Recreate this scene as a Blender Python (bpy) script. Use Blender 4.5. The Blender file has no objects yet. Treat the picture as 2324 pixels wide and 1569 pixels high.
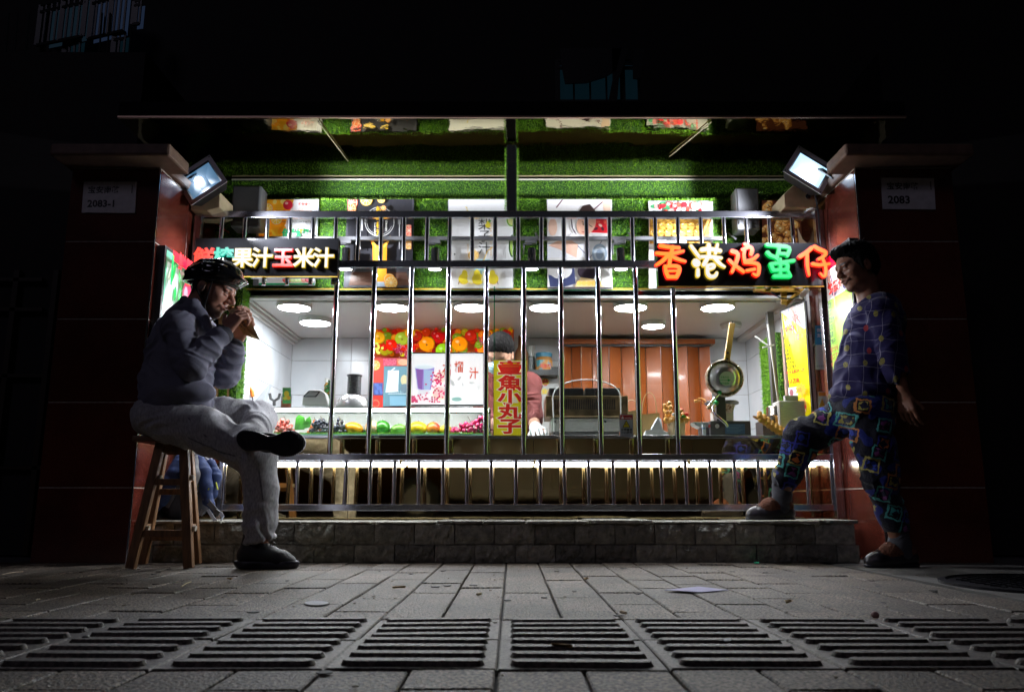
import bpy, math, random
import numpy as np
from mathutils import Vector, Matrix, Euler, noise as mnoise

random.seed(7)
R = math.radians
S = bpy.context.scene

# ---------------------------------------------------------------- camera, world, exposure
PITCH = R(10.94); FPX = 1836.0; CH = 0.28
cam_d = bpy.data.cameras.new('camera'); cam = bpy.data.objects.new('camera', cam_d)
S.collection.objects.link(cam); S.camera = cam
cam.location = (0, 0, CH); cam.rotation_euler = (R(90) + PITCH, 0, 0)
cam_d.sensor_width = 36; cam_d.lens = FPX / 2323 * 36
cam_d.clip_start = .05; cam_d.clip_end = 200
cam_d.dof.use_dof = True; cam_d.dof.focus_distance = 4.0; cam_d.dof.aperture_fstop = 6.3
W = bpy.data.worlds.new('World'); S.world = W; W.use_nodes = True
bgn = W.node_tree.nodes['Background']
sky = W.node_tree.nodes.new('ShaderNodeTexSky'); sky.sky_type = 'NISHITA'; sky.sun_disc = False
sky.sun_elevation = R(-2); sky.sun_rotation = R(150)
W.node_tree.links.new(sky.outputs[0], bgn.inputs[0]); bgn.inputs[1].default_value = 0.01
S.view_settings.view_transform = 'Standard'; S.view_settings.look = 'None'
S.view_settings.exposure = 0; S.view_settings.gamma = 1
S.render.engine = 'CYCLES'
S.cycles.use_denoising = True
S.cycles.max_bounces = 7; S.cycles.diffuse_bounces = 3; S.cycles.glossy_bounces = 4
S.cycles.transparent_max_bounces = 12; S.cycles.caustics_reflective = False; S.cycles.caustics_refractive = False
S.cycles.sample_clamp_indirect = 3.0
# the street lamp far behind the photographer: a soft cold glow from over the road
sun_d = bpy.data.lights.new('street_lamp_glow', 'SUN'); sun_d.energy = 0.09; sun_d.angle = R(14); sun_d.color = (.78, .72, 1)
sun = bpy.data.objects.new('street_lamp_glow', sun_d); S.collection.objects.link(sun)
sun.rotation_euler = (R(52), 0, R(-28))

COL = S.collection
cp, sp_ = math.cos(PITCH), math.sin(PITCH)
def P(u, v, Y):
    """real place of something seen at (u, v) of the 2323 px wide photograph that stands Y metres from the camera plane"""
    dx = (u - 1161.5) / FPX; dy = (784.5 - v) / FPX
    d = (dx, cp - dy * sp_, sp_ + dy * cp); t = Y / d[1]
    return Vector((d[0] * t, Y, CH + d[2] * t))
def PX(Y, z=.8): return (Y * cp + (z - CH) * sp_) / FPX      # metres per photo px at that depth

# ---------------------------------------------------------------- object helpers
def tag(o, label=None, cat=None, group=None, kind=None):
    if label: o['label'] = label
    if cat: o['category'] = cat
    if group: o['group'] = group
    if kind: o['kind'] = kind
    return o
def thing(name, label, cat, loc=(0, 0, 0), group=None, kind=None):
    o = bpy.data.objects.new(name, None); COL.objects.link(o); o.location = loc; o.empty_display_size = .05
    return tag(o, label, cat, group, kind)
def link(name, me, parent=None, loc=None):
    o = bpy.data.objects.new(name, me); COL.objects.link(o)
    if loc is not None: o.location = loc
    if parent is not None:
        o.parent = parent
        o.matrix_parent_inverse = Matrix.Translation(-abs_loc(parent))
    return o
def abs_loc(o):
    l = o.location.copy()
    if o.parent is not None: l = l + o.matrix_parent_inverse.translation + abs_loc(o.parent)
    return l
def dup(root, dloc, label=None, group=None):
    """copy of a thing with copies of its parts and sub-parts, moved by dloc"""
    r = root.copy(); COL.objects.link(r); r.location = root.location + Vector(dloc)
    if label: r['label'] = label
    if group: r['group'] = group
    for ch in list(root.children):
        c = ch.copy(); COL.objects.link(c); c.parent = r; c.matrix_parent_inverse = ch.matrix_parent_inverse
        for g in ch.children:
            d = g.copy(); COL.objects.link(d); d.parent = c; d.matrix_parent_inverse = g.matrix_parent_inverse
    return r

class MB:
    """collects shapes in world coordinates and links them as ONE mesh object"""
    def __init__(s): s.v = []; s.f = []; s.m = []
    def add(s, vs, fs, mi=0):
        n = len(s.v); s.v += [tuple(p) for p in vs]; s.f += [tuple(i + n for i in f) for f in fs]; s.m += [mi] * len(fs); return s
    def box(s, x0, x1, y0, y1, z0, z1, mi=0):
        vs = [(x, y, z) for z in (z0, z1) for y in (y0, y1) for x in (x0, x1)]
        return s.add(vs, [(0, 2, 3, 1), (4, 5, 7, 6), (0, 1, 5, 4), (2, 6, 7, 3), (0, 4, 6, 2), (1, 3, 7, 5)], mi)
    def obox(s, c, d, rot=None, mi=0):
        M = rot.to_matrix() if isinstance(rot, Euler) else (rot or Matrix.Identity(3))
        c = Vector(c)
        vs = [c + M @ Vector((x * d[0] / 2, y * d[1] / 2, z * d[2] / 2)) for z in (-1, 1) for y in (-1, 1) for x in (-1, 1)]
        return s.add(vs, [(0, 2, 3, 1), (4, 5, 7, 6), (0, 1, 5, 4), (2, 6, 7, 3), (0, 4, 6, 2), (1, 3, 7, 5)], mi)
    def bar(s, a, b, w, d, mi=0, up=(0, 1, 0)):
        """square bar from a to b"""
        a = Vector(a); b = Vector(b); t = (b - a).normalized(); up = Vector(up)
        x = t.cross(up).normalized(); y = x.cross(t).normalized()
        vs = []
        for p in (a, b):
            for i, j in ((-1, -1), (1, -1), (1, 1), (-1, 1)): vs.append(p + x * w / 2 * i + y * d / 2 * j)
        return s.add(vs, [(3, 2, 1, 0), (4, 5, 6, 7), (0, 1, 5, 4), (1, 2, 6, 5), (2, 3, 7, 6), (3, 0, 4, 7)], mi)
    def tube(s, path, r, n=10, mi=0, cap=True):
        path = [Vector(p) for p in path]; k = len(path)
        rs = r if isinstance(r, (list, tuple)) else [r] * k
        vs = []; prev = None
        for i, p in enumerate(path):
            t = (path[min(i + 1, k - 1)] - path[max(i - 1, 0)]).normalized()
            if prev is None:
                a = Vector((0, 0, 1)) if abs(t.z) < .9 else Vector((1, 0, 0))
                x = t.cross(a).normalized()
            else: x = (prev - t * prev.dot(t)).normalized()
            prev = x; y = t.cross(x)
            for j in range(n):
                a = 2 * math.pi * j / n; vs.append(p + (x * math.cos(a) + y * math.sin(a)) * rs[i])
        fs = [(i * n + j, i * n + (j + 1) % n, (i + 1) * n + (j + 1) % n, (i + 1) * n + j) for i in range(k - 1) for j in range(n)]
        if cap: fs += [tuple(range(n))[::-1], tuple((k - 1) * n + j for j in range(n))]
        return s.add(vs, fs, mi)
    def cyl(s, a, b, r, r2=None, n=16, mi=0): return s.tube([a, b], [r, r if r2 is None else r2], n, mi)
    def lathe(s, prof, c, n=20, rot=None, mi=0):
        M = rot.to_matrix() if isinstance(rot, Euler) else (rot or Matrix.Identity(3)); c = Vector(c); vs = []
        for r, z in prof:
            for j in range(n):
                a = 2 * math.pi * j / n; vs.append(c + M @ Vector((r * math.cos(a), r * math.sin(a), z)))
        k = len(prof)
        fs = [(i * n + j, i * n + (j + 1) % n, (i + 1) * n + (j + 1) % n, (i + 1) * n + j) for i in range(k - 1) for j in range(n)]
        fs += [tuple(range(n))[::-1], tuple((k - 1) * n + j for j in range(n))]
        return s.add(vs, fs, mi)
    def sph(s, c, r, nu=12, nv=8, rot=None, mi=0):
        if not isinstance(r, (tuple, list)): r = (r, r, r)
        M = rot.to_matrix() if isinstance(rot, Euler) else (rot or Matrix.Identity(3)); c = Vector(c)
        vs = [c + M @ Vector((0, 0, -r[2]))]
        for i in range(1, nv):
            ph = -math.pi / 2 + math.pi * i / nv
            for j in range(nu):
                a = 2 * math.pi * j / nu
                vs.append(c + M @ Vector((r[0] * math.cos(ph) * math.cos(a), r[1] * math.cos(ph) * math.sin(a), r[2] * math.sin(ph))))
        vs.append(c + M @ Vector((0, 0, r[2]))); L = len(vs) - 1
        fs = [(0, 1 + (j + 1) % nu, 1 + j) for j in range(nu)]
        for i in range(nv - 2):
            for j in range(nu):
                a = 1 + i * nu + j; b = 1 + i * nu + (j + 1) % nu; fs.append((a, b, b + nu, a + nu))
        fs += [(L, 1 + (nv - 2) * nu + j, 1 + (nv - 2) * nu + (j + 1) % nu) for j in range(nu)]
        return s.add(vs, fs, mi)
    def prism(s, pts, off, mi=0):
        off = Vector(off); n = len(pts); a = [Vector(p) for p in pts]
        return s.add(a + [p + off for p in a], [tuple(range(n))[::-1], tuple(range(n, 2 * n))] + [(i, (i + 1) % n, n + (i + 1) % n, n + i) for i in range(n)], mi)
    def mesh(s, name, mats, smooth=False):
        me = bpy.data.meshes.new(name); me.from_pydata(s.v, [], s.f)
        for m in (mats if isinstance(mats, (list, tuple)) else [mats]): me.materials.append(m)
        if any(s.m): me.polygons.foreach_set('material_index', s.m)
        if smooth: me.polygons.foreach_set('use_smooth', [True] * len(s.f))
        me.update(); return me
    def build(s, name, mats, parent=None, smooth=False, bevel=0, seg=2):
        o = link(name, s.mesh(name, mats, smooth), parent)
        if bevel:
            b = o.modifiers.new('bevel', 'BEVEL'); b.width = bevel; b.segments = seg; b.limit_method = 'ANGLE'; b.harden_normals = False
        if smooth: sharp(o)
        return o
def sharp(o, deg=40):
    me = o.data; 
    try: me.set_sharp_from_angle(angle=R(deg))
    except Exception: pass

# ---------------------------------------------------------------- materials
def _nt(name):
    m = bpy.data.materials.new(name); m.use_nodes = True; nt = m.node_tree
    return m, nt, nt.nodes['Principled BSDF']
def N(nt, t, **kw):
    n = nt.nodes.new(t)
    for k, v in kw.items():
        if k.startswith('i_'): n.inputs[int(k[2:]) if k[2:].isdigit() else k[2:]].default_value = v
        else: setattr(n, k, v)
    return n
def mat(name, col, rough=.5, metal=0, var=0, vs=8, bump=0, bs=80, rnd=0, emit=0, ecol=None, coat=0, stretch=None, spec=None,
        col2=None, thr=None, alpha=None, dist=.002, sheen=0, rvar=0, grime=0, gsz=2.5):
    m, nt, b = _nt(name); L = nt.links.new
    b.inputs['Roughness'].default_value = rough; b.inputs['Metallic'].default_value = metal
    if coat: b.inputs['Coat Weight'].default_value = coat; b.inputs['Coat Roughness'].default_value = .08
    if spec is not None: b.inputs['Specular IOR Level'].default_value = spec
    if sheen: b.inputs['Sheen Weight'].default_value = sheen; b.inputs['Sheen Roughness'].default_value = .4
    geo = N(nt, 'ShaderNodeNewGeometry'); src = geo.outputs['Position']
    if stretch:
        mp = N(nt, 'ShaderNodeMapping'); mp.inputs['Scale'].default_value = stretch; L(src, mp.inputs[0]); src = mp.outputs[0]
    c = (*col, 1)
    out = None
    if var or col2:
        nz = N(nt, 'ShaderNodeTexNoise'); nz.inputs['Scale'].default_value = vs; nz.inputs['Detail'].default_value = 6; L(src, nz.inputs['Vector'])
        rp = N(nt, 'ShaderNodeValToRGB'); L(nz.outputs[0], rp.inputs[0])
        lo, hi = thr or (.3, .7)
        rp.color_ramp.elements[0].position = lo; rp.color_ramp.elements[1].position = hi
        if col2: rp.color_ramp.elements[0].color = c; rp.color_ramp.elements[1].color = (*col2, 1)
        else:
            rp.color_ramp.elements[0].color = tuple(x * (1 - var) for x in col) + (1,)
            rp.color_ramp.elements[1].color = tuple(min(1, x * (1 + var)) for x in col) + (1,)
        out = rp.outputs[0]
        if rvar:
            mr = N(nt, 'ShaderNodeMapRange'); L(nz.outputs[0], mr.inputs[0])
            mr.inputs[3].default_value = max(0, rough - rvar); mr.inputs[4].default_value = min(1, rough + rvar); L(mr.outputs[0], b.inputs['Roughness'])
    if rnd:
        oi = N(nt, 'ShaderNodeObjectInfo'); mr = N(nt, 'ShaderNodeMapRange'); L(oi.outputs['Random'], mr.inputs[0])
        mr.inputs[3].default_value = 1 - rnd; mr.inputs[4].default_value = 1 + rnd
        mx = N(nt, 'ShaderNodeVectorMath', operation='SCALE'); L(mr.outputs[0], mx.inputs['Scale'])
        if out is not None: L(out, mx.inputs[0])
        else: mx.inputs[0].default_value = col
        out = mx.outputs[0]
    if grime:      # stains and worn patches
        nz = N(nt, 'ShaderNodeTexNoise', i_Scale=gsz, i_Detail=7, i_Roughness=.65); L(geo.outputs['Position'], nz.inputs['Vector']); mr = N(nt, 'ShaderNodeMapRange'); L(nz.outputs[0], mr.inputs[0])
        mr.inputs[1].default_value = .35; mr.inputs[2].default_value = .6; mr.inputs[3].default_value = 1 - grime; mr.inputs[4].default_value = 1.1; mx = N(nt, 'ShaderNodeVectorMath', operation='SCALE'); L(mr.outputs[0], mx.inputs['Scale'])
        if out is not None: L(out, mx.inputs[0])
        else: mx.inputs[0].default_value = col
        out = mx.outputs[0]
    if out is not None: L(out, b.inputs['Base Color'])
    else: b.inputs['Base Color'].default_value = c
    if bump:
        nz = N(nt, 'ShaderNodeTexNoise'); nz.inputs['Scale'].default_value = bs; nz.inputs['Detail'].default_value = 5; L(src, nz.inputs['Vector'])
        bp = N(nt, 'ShaderNodeBump'); bp.inputs['Strength'].default_value = bump; bp.inputs['Distance'].default_value = dist
        L(nz.outputs[0], bp.inputs['Height']); L(bp.outputs[0], b.inputs['Normal'])
    if emit:
        b.inputs['Emission Color'].default_value = (*(ecol or col), 1); b.inputs['Emission Strength'].default_value = emit
    if alpha is not None: b.inputs['Alpha'].default_value = alpha
    return m
def attr_mat(name, rough=.5, emit=0, coat=0, metal=0, bump=0, bs=300, mul=1, dist=.001, stretch=None, grain=0, gs=500):
    m, nt, b = _nt(name); L = nt.links.new
    at = N(nt, 'ShaderNodeAttribute', attribute_name='Col'); colout = at.outputs['Color']
    geo = N(nt, 'ShaderNodeNewGeometry'); src = geo.outputs['Position']
    if stretch:
        mp = N(nt, 'ShaderNodeMapping'); mp.inputs['Scale'].default_value = stretch; L(src, mp.inputs[0]); src = mp.outputs[0]
    if grain:
        nz = N(nt, 'ShaderNodeTexNoise', i_Scale=gs, i_Detail=4); L(src, nz.inputs['Vector'])
        mr = N(nt, 'ShaderNodeMapRange'); L(nz.outputs[0], mr.inputs[0]); mr.inputs[1].default_value = .3; mr.inputs[2].default_value = .7
        mr.inputs[3].default_value = 1 - grain; mr.inputs[4].default_value = 1 + grain
        mx = N(nt, 'ShaderNodeVectorMath', operation='SCALE'); L(colout, mx.inputs[0]); L(mr.outputs[0], mx.inputs['Scale']); colout = mx.outputs[0]
    L(colout, b.inputs['Base Color']); b.inputs['Roughness'].default_value = rough; b.inputs['Metallic'].default_value = metal
    if emit: L(colout, b.inputs['Emission Color']); b.inputs['Emission Strength'].default_value = emit
    if coat: b.inputs['Coat Weight'].default_value = coat
    if bump:
        nz = N(nt, 'ShaderNodeTexNoise', i_Scale=bs, i_Detail=4); L(src, nz.inputs['Vector'])
        bp = N(nt, 'ShaderNodeBump'); bp.inputs['Strength'].default_value = bump; bp.inputs['Distance'].default_value = dist
        L(nz.outputs[0], bp.inputs['Height']); L(bp.outputs[0], b.inputs['Normal'])
    return m
def emis(name, col, st, base=(.8, .8, .8), rough=.4):
    m, nt, b = _nt(name); b.inputs['Base Color'].default_value = (*base, 1); b.inputs['Roughness'].default_value = rough
    b.inputs['Emission Color'].default_value = (*col, 1); b.inputs['Emission Strength'].default_value = st; return m
def pane_mat(name, tint=(.96, .99, .97), refl=1.0, rough=0.0):
    m = bpy.data.materials.new(name); m.use_nodes = True; nt = m.node_tree; nt.nodes.clear(); L = nt.links.new
    o = N(nt, 'ShaderNodeOutputMaterial'); tr = N(nt, 'ShaderNodeBsdfTransparent'); tr.inputs[0].default_value = (*tint, 1)
    gl = N(nt, 'ShaderNodeBsdfGlossy'); gl.inputs['Roughness'].default_value = rough
    fr = N(nt, 'ShaderNodeFresnel'); fr.inputs[0].default_value = 1.5
    mu = N(nt, 'ShaderNodeMath', operation='MULTIPLY'); L(fr.outputs[0], mu.inputs[0]); mu.inputs[1].default_value = refl
    mx = N(nt, 'ShaderNodeMixShader'); L(mu.outputs[0], mx.inputs[0]); L(tr.outputs[0], mx.inputs[1]); L(gl.outputs[0], mx.inputs[2])
    L(mx.outputs[0], o.inputs[0]); return m

M = {}
M['ground'] = mat('ground_concrete', (.06, .058, .06), .8, var=.3, vs=6, bump=.4, bs=120)
M['paver'] = mat('granite_paver', (.024, .019, .015), .5, col2=(.25, .195, .145), vs=130, thr=(.42, .60), bump=1, bs=150, rnd=.22, dist=.008, spec=.3, grime=.5)
M['tactile'] = mat('tactile_concrete', (.028, .022, .018), .5, col2=(.125, .098, .08), vs=110, thr=(.40, .62), bump=.7, bs=180, rnd=.12, dist=.004, spec=.35, grime=.4, gsz=5)
M['slate'] = mat('slate', (.19, .19, .155), .45, col2=(.40, .38, .31), vs=26, thr=(.34, .68), bump=1.0, bs=38, rnd=.42, dist=.022)
M['granite'] = mat('red_granite', (.085, .014, .008), .2, col2=(.24, .08, .055), vs=260, thr=(.54, .72), grime=.3, gsz=3.5, rnd=.07, coat=.25, bump=.05, bs=500)
M['grout'] = mat('grout', (.4, .36, .3), .8, var=.3, vs=60)
M['black'] = mat('black_paint', (.01, .01, .011), .4)
M['blackgloss'] = mat('black_gloss', (.008, .008, .009), .12, coat=.5)
M['chrome'] = mat('polished_steel', (.70, .70, .78), .13, 1, bump=.03, bs=30)
M['steel'] = mat('brushed_steel', (.6, .6, .57), .4, .35, var=.15, vs=30, bump=.12, bs=60, stretch=(1, 1, 12))
M['rail'] = mat('rail_steel', (.58, .58, .66), .2, 1, bump=.06, bs=18, var=.12, vs=40)
M['mirrorgold'] = mat('titanium_mirror_sheet', (.62, .49, .26), .035, 1, bump=.03, bs=4, dist=.01)
M['ceilmirror'] = mat('mirror_ceiling_sheet', (.50, .44, .25), .04, 1, bump=.3, bs=2.6, dist=.02)
M['white'] = mat('white_plastic', (.72, .72, .7), .35)
M['offwhite'] = mat('ceiling_panel', (.66, .655, .63), .32, var=.04, vs=3)
M['cream'] = mat('cream_plaster', (.50, .40, .24), .7, var=.2, vs=12, bump=.3, bs=60)
M['darkgrey'] = mat('dark_grey_plastic', (.06, .06, .062), .5)
M['grey'] = mat('grey_plastic', (.14, .14, .145), .45)
M['green'] = mat('dark_green_paint', (.01, .1, .05), .4)
M['yellowtrim'] = mat('yellow_trim', (.6, .35, .03), .5)
M['glass'] = pane_mat('clear_pane', (.97, .99, .98), .75)
M['greenglass'] = pane_mat('glass_edge', (.25, .75, .55), 1)
M['print'] = attr_mat('printed_sheet', .35)
M['printlit'] = attr_mat('backlit_print', .35, emit=.26)
M['printglow'] = attr_mat('bright_backlit_print', .3, emit=.5)
M['darkwall'] = mat('dark_facade', (.006, .004, .004), .8, var=.3, vs=5)

# ---------------------------------------------------------------- flat print (posters, menus, lettering)
_tc = {}
def glyphs(s, off=0.0, res=2):
    k = (s, off, res)
    if k not in _tc:
        c = bpy.data.curves.new('t', 'FONT'); c.body = s; c.size = 1; c.offset = off; c.resolution_u = res
        o = bpy.data.objects.new('t', c); me = o.to_mesh()
        _tc[k] = ([(v.co.x, v.co.y) for v in me.vertices], [tuple(p.vertices) for p in me.polygons])
        o.to_mesh_clear(); bpy.data.objects.remove(o); bpy.data.curves.remove(c)
    return _tc[k]
class Art:
    def __init__(s, mp): s.mp = mp; s.v = []; s.f = []; s.c = []; s.l = 0
    clip = None
    def poly(s, pts, col, new=True):
        if new: s.l += 1
        if s.clip:
            for ax, lim, sg in ((0, s.clip[0], 1), (0, s.clip[2], -1), (1, s.clip[1], 1), (1, s.clip[3], -1)):
                o = []; n = len(pts)
                for i in range(n):
                    a, b = pts[i], pts[(i + 1) % n]; ia = (a[ax] - lim) * sg >= 0; ib = (b[ax] - lim) * sg >= 0
                    if ia: o.append(a)
                    if ia != ib: t = (lim - a[ax]) / (b[ax] - a[ax]); o.append((a[0] + (b[0] - a[0]) * t, a[1] + (b[1] - a[1]) * t))
                pts = o
                if len(pts) < 3: return
        n = len(s.v); s.v += [tuple(s.mp(u, v, s.l)) for u, v in pts]; s.f.append(tuple(range(n, n + len(pts)))); s.c.append(col)
    def rect(s, u0, v0, u1, v1, col): s.poly([(u0, v0), (u0, v1), (u1, v1), (u1, v0)], col)
    def ell(s, u, v, ru, rv, col, n=18, rot=0, a0=0, a1=360):
        ca, sa = math.cos(R(rot)), math.sin(R(rot)); pts = []
        full = a1 - a0 >= 360
        for i in range(n + (0 if full else 1)):
            a = -R(a0 + (a1 - a0) * i / n); x = ru * math.cos(a); y = rv * math.sin(a); pts.append((u + x * ca - y * sa, v + x * sa + y * ca))
        s.poly(pts, col)
    def line(s, pts, w, col):
        s.l += 1
        for (a, b), (c, d) in zip(pts, pts[1:]):
            L = math.hypot(c - a, d - b) or 1; nx, ny = -(d - b) / L * w / 2, (c - a) / L * w / 2
            s.poly([(a + nx, b + ny), (c + nx, d + ny), (c - nx, d - ny), (a - nx, b - ny)], col, False)
    def ring(s, u, v, r, w, col, n=20, a0=0, a1=360):
        s.line([(u + r * math.cos(R(a0 + (a1 - a0) * i / n)), v + r * math.sin(R(a0 + (a1 - a0) * i / n))) for i in range(n + 1)], w, col)
    def text(s, t, u, v, size, col, off=0.0, vert=False, rot=0, sx=1.0, step=1.0):
        """u, v = left end of the baseline"""
        s.l += 1
        if vert:
            for i, ch in enumerate(t): s.text(ch, u, v + i * size * step, size, col, off); 
            return
        vs, fs = glyphs(t, off); n = len(s.v); ca, sa = math.cos(R(rot)), math.sin(R(rot))
        for x, y in vs:
            x *= size * sx; y *= -size; s.v.append(tuple(s.mp(u + x * ca - y * sa, v + x * sa + y * ca, s.l)))
        s.f += [tuple(i + n for i in f) for f in fs]; s.c += [col] * len(fs)
    def build(s, name, m, parent):
        me = bpy.data.meshes.new(name); me.from_pydata(s.v, [], s.f); me.materials.append(m)
        ca = me.color_attributes.new('Col', 'FLOAT_COLOR', 'CORNER'); dat = []
        for f, c in zip(s.f, s.c): dat += [c[0], c[1], c[2], 1.0] * len(f)
        ca.data.foreach_set('color', dat); me.update(); return link(name, me, parent)
def flat(Y, step=.00035): return lambda u, v, l: P(u, v, Y - .0006 - l * step)
def framed(o, ax, ay, nrm, step=.0004):
    """0..1 square spanned by ax (right) and ay (down) from o"""
    o, ax, ay, nrm = Vector(o), Vector(ax), Vector(ay), Vector(nrm)
    return lambda u, v, l: o + ax * u + ay * v + nrm * (.0006 + l * step)

def box_uv(u0, v0, u1, v1, Y, depth):
    """box whose front fills that rectangle of the photo at depth Y"""
    a = P(u0, v0, Y); b = P(u1, v1, Y); return (a.x, b.x, Y, Y + depth, b.z, a.z)

def turf(name, regions, density, parent=None, seed=1, length=.016, label=None, cat=None, nrm_spread=.9):
    """artificial turf: regions = (origin, ax, ay, normal); real blades, one mesh"""
    rng = np.random.default_rng(seed); V = []; C = []
    for o, ax, ay, nm in regions:
        o, ax, ay, nm = map(lambda q: np.array(q, float), (o, ax, ay, nm))
        area = np.linalg.norm(np.cross(ax, ay)); n = int(area * density)
        p = o + rng.random((n, 1)) * ax + rng.random((n, 1)) * ay
        d = nm + rng.normal(0, nrm_spread, (n, 3)) * .6; d /= np.linalg.norm(d, axis=1)[:, None]
        ln = length * (.6 + .7 * rng.random((n, 1)))
        w = np.cross(d, rng.normal(0, 1, (n, 3))); w /= np.linalg.norm(w, axis=1)[:, None] + 1e-9
        hw = .0014
        tri = np.stack([p - w * hw, p + w * hw, p + d * ln], 1); V.append(tri.reshape(-1, 3))
        sh = rng.random(n); base = np.stack([.11 + .20 * sh, .31 + .3 * sh, .01 + .03 * sh], 1); C.append(np.repeat(base, 3, 0))
    V = np.concatenate(V); C = np.concatenate(C); n = len(V) // 3
    me = bpy.data.meshes.new(name); me.vertices.add(len(V)); me.vertices.foreach_set('co', V.ravel())
    me.loops.add(len(V)); me.loops.foreach_set('vertex_index', np.arange(len(V)))
    me.polygons.add(n); me.polygons.foreach_set('loop_start', np.arange(0, len(V), 3)); me.update()
    ca = me.color_attributes.new('Col', 'FLOAT_COLOR', 'POINT'); ca.data.foreach_set('color', np.concatenate([C, np.ones((len(C), 1))], 1).ravel())
    me.materials.append(M['turf']); o = link(name, me, parent); o['kind'] = 'stuff'
    if label: tag(o, label, cat)
    return o
M['turf'] = attr_mat('turf_blade', .45)
M['turfbase'] = mat('turf_backing', (.02, .07, .01), .9, var=.5, vs=300)
def Z(v, Y): return P(1161, v, Y).z
def X(u, v, Y): return P(u, v, Y).x

# ================================================================ GROUND
mb = MB(); mb.box(-14, 14, -12, 16, -.3, -.012)
ground = mb.build('ground', M['ground']); tag(ground, kind='structure')
pavement = thing('pavement', None, None, kind='structure')
pw, pl = .1485, .297
def slab_mesh(name, w, l, m):
    b = MB(); c = .003
    vs = [(-w/2, -l/2, -.03), (w/2, -l/2, -.03), (w/2, l/2, -.03), (-w/2, l/2, -.03),
          (-w/2, -l/2, -c), (w/2, -l/2, -c), (w/2, l/2, -c), (-w/2, l/2, -c),
          (-w/2+c, -l/2+c, 0), (w/2-c, -l/2+c, 0), (w/2-c, l/2-c, 0), (-w/2+c, l/2-c, 0)]
    fs = [(0, 1, 5, 4), (1, 2, 6, 5), (2, 3, 7, 6), (3, 0, 4, 7), (4, 5, 9, 8), (5, 6, 10, 9), (6, 7, 11, 10), (7, 4, 8, 11), (8, 9, 10, 11)]
    return b.add(vs, fs).mesh(name, m)
pav = slab_mesh('paver', pw - .006, pl - .006, M['paver'])
half = slab_mesh('paver', pw - .006, pl / 2 - .006, M['paver'])
x0 = -.026 + .0
def lay(x, y, me):
    o = link('paver', me, pavement, (x, y, random.uniform(-.0022, .0016)))
    o.rotation_euler = (random.gauss(0, .004), random.gauss(0, .006), random.gauss(0, .003))
def inview(x, y): return abs(x) < (y * .66 + .15)
for i in range(-18, 18):
    x = x0 + (i + .5) * pw
    if x > 1.5: continue
    y = 2.072; top = 3.965 if abs(x) < 1.79 else 3.9
    if i % 2: 
        if inview(x, y): lay(x, y + pl / 4, half)
        y += pl / 2
    while y < top + .02:
        if inview(x, y + pl): lay(x, y + pl / 2, pav)
        y += pl
    y = 1.462 if i % 2 == 0 else 1.462 - pl / 2
    if i % 2 and inview(x, 1.4): lay(x, 1.462 - pl / 4, half)
    while y > .95:
        if inview(x, y): lay(x, y - pl / 2, pav)
        y -= pl
# tactile tiles with four raised bars each
tb = MB(); w = .2955
tb.add(*(lambda c: ([(-w/2, -w/2, -.03), (w/2, -w/2, -.03), (w/2, w/2, -.03), (-w/2, w/2, -.03), (-w/2, -w/2, -c), (w/2, -w/2, -c), (w/2, w/2, -c), (-w/2, w/2, -c),
        (-w/2+c, -w/2+c, 0), (w/2-c, -w/2+c, 0), (w/2-c, w/2-c, 0), (-w/2+c, w/2-c, 0)],
       [(0, 1, 5, 4), (1, 2, 6, 5), (2, 3, 7, 6), (3, 0, 4, 7), (4, 5, 9, 8), (5, 6, 10, 9), (6, 7, 11, 10), (7, 4, 8, 11), (8, 9, 10, 11)]))(.003))
for k in range(4):
    y = -w/2 + .0375 + k * .0735; n = 8; out = []; inn = []
    for r, lst, zz in ((.019, out, 0), (.014, inn, .0085)):
        for sgn in (1, -1):
            for j in range(n + 1):
                a = -math.pi / 2 + math.pi * j / n
                lst.append((sgn * (.125 - .017) + sgn * r * math.cos(a), y + sgn * r * math.sin(a), zz))
    N_ = len(out); tb.add(out + inn, [(i, (i + 1) % N_, N_ + (i + 1) % N_, N_ + i) for i in range(N_)] + [tuple(range(N_, 2 * N_))])
tac = tb.mesh('tactile_tile', M['tactile'])
for row in range(2):
    for i in range(-6, 6):
        x = x0 + (i + .5) * .2975; y = 1.615 + row * .3025
        if abs(x) > 1.6: continue
        o = link('tactile_tile', tac, pavement, (x, y, random.uniform(-.001, .002))); o.rotation_euler = (random.gauss(0, .004), random.gauss(0, .004), 0)
# concrete patch and manhole on the right
mb = MB(); mb.box(1.512, 3.4, 2.08, 4.3, -.03, -.003); cpatch = mb.build('concrete_patch', mat('smooth_concrete', (.13, .125, .115), .45, var=.3, vs=5, bump=.5, bs=150), pavement)
mh = thing('manhole_cover', 'round dark iron manhole cover set in smooth concrete at right edge', 'manhole', (1.9, 2.92, 0))
iron = mat('cast_iron', (.03, .03, .035), .35, .8, var=.4, vs=50, bump=.4, bs=90)
mb = MB(); mb.lathe([(.375, -.003), (.375, .006), (.35, .009), (.345, .002), (.3, .0)], (1.9, 2.92, 0), 48); mb.build('rim', iron, mh, True)
mb = MB(); mb.lathe([(.338, -.003), (.338, .004), (.0001, .004)], (1.9, 2.92, 0), 48)
for i in range(-6, 7):
    for j in range(-6, 7):
        if math.hypot(i, j) * .045 < .31: mb.obox((1.9 + i * .045, 2.92 + j * .045, .0055), (.03, .016, .006), Euler((0, 0, R(45 if (i + j) % 2 else -45))))
mb.build('lid', iron, mh)

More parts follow.
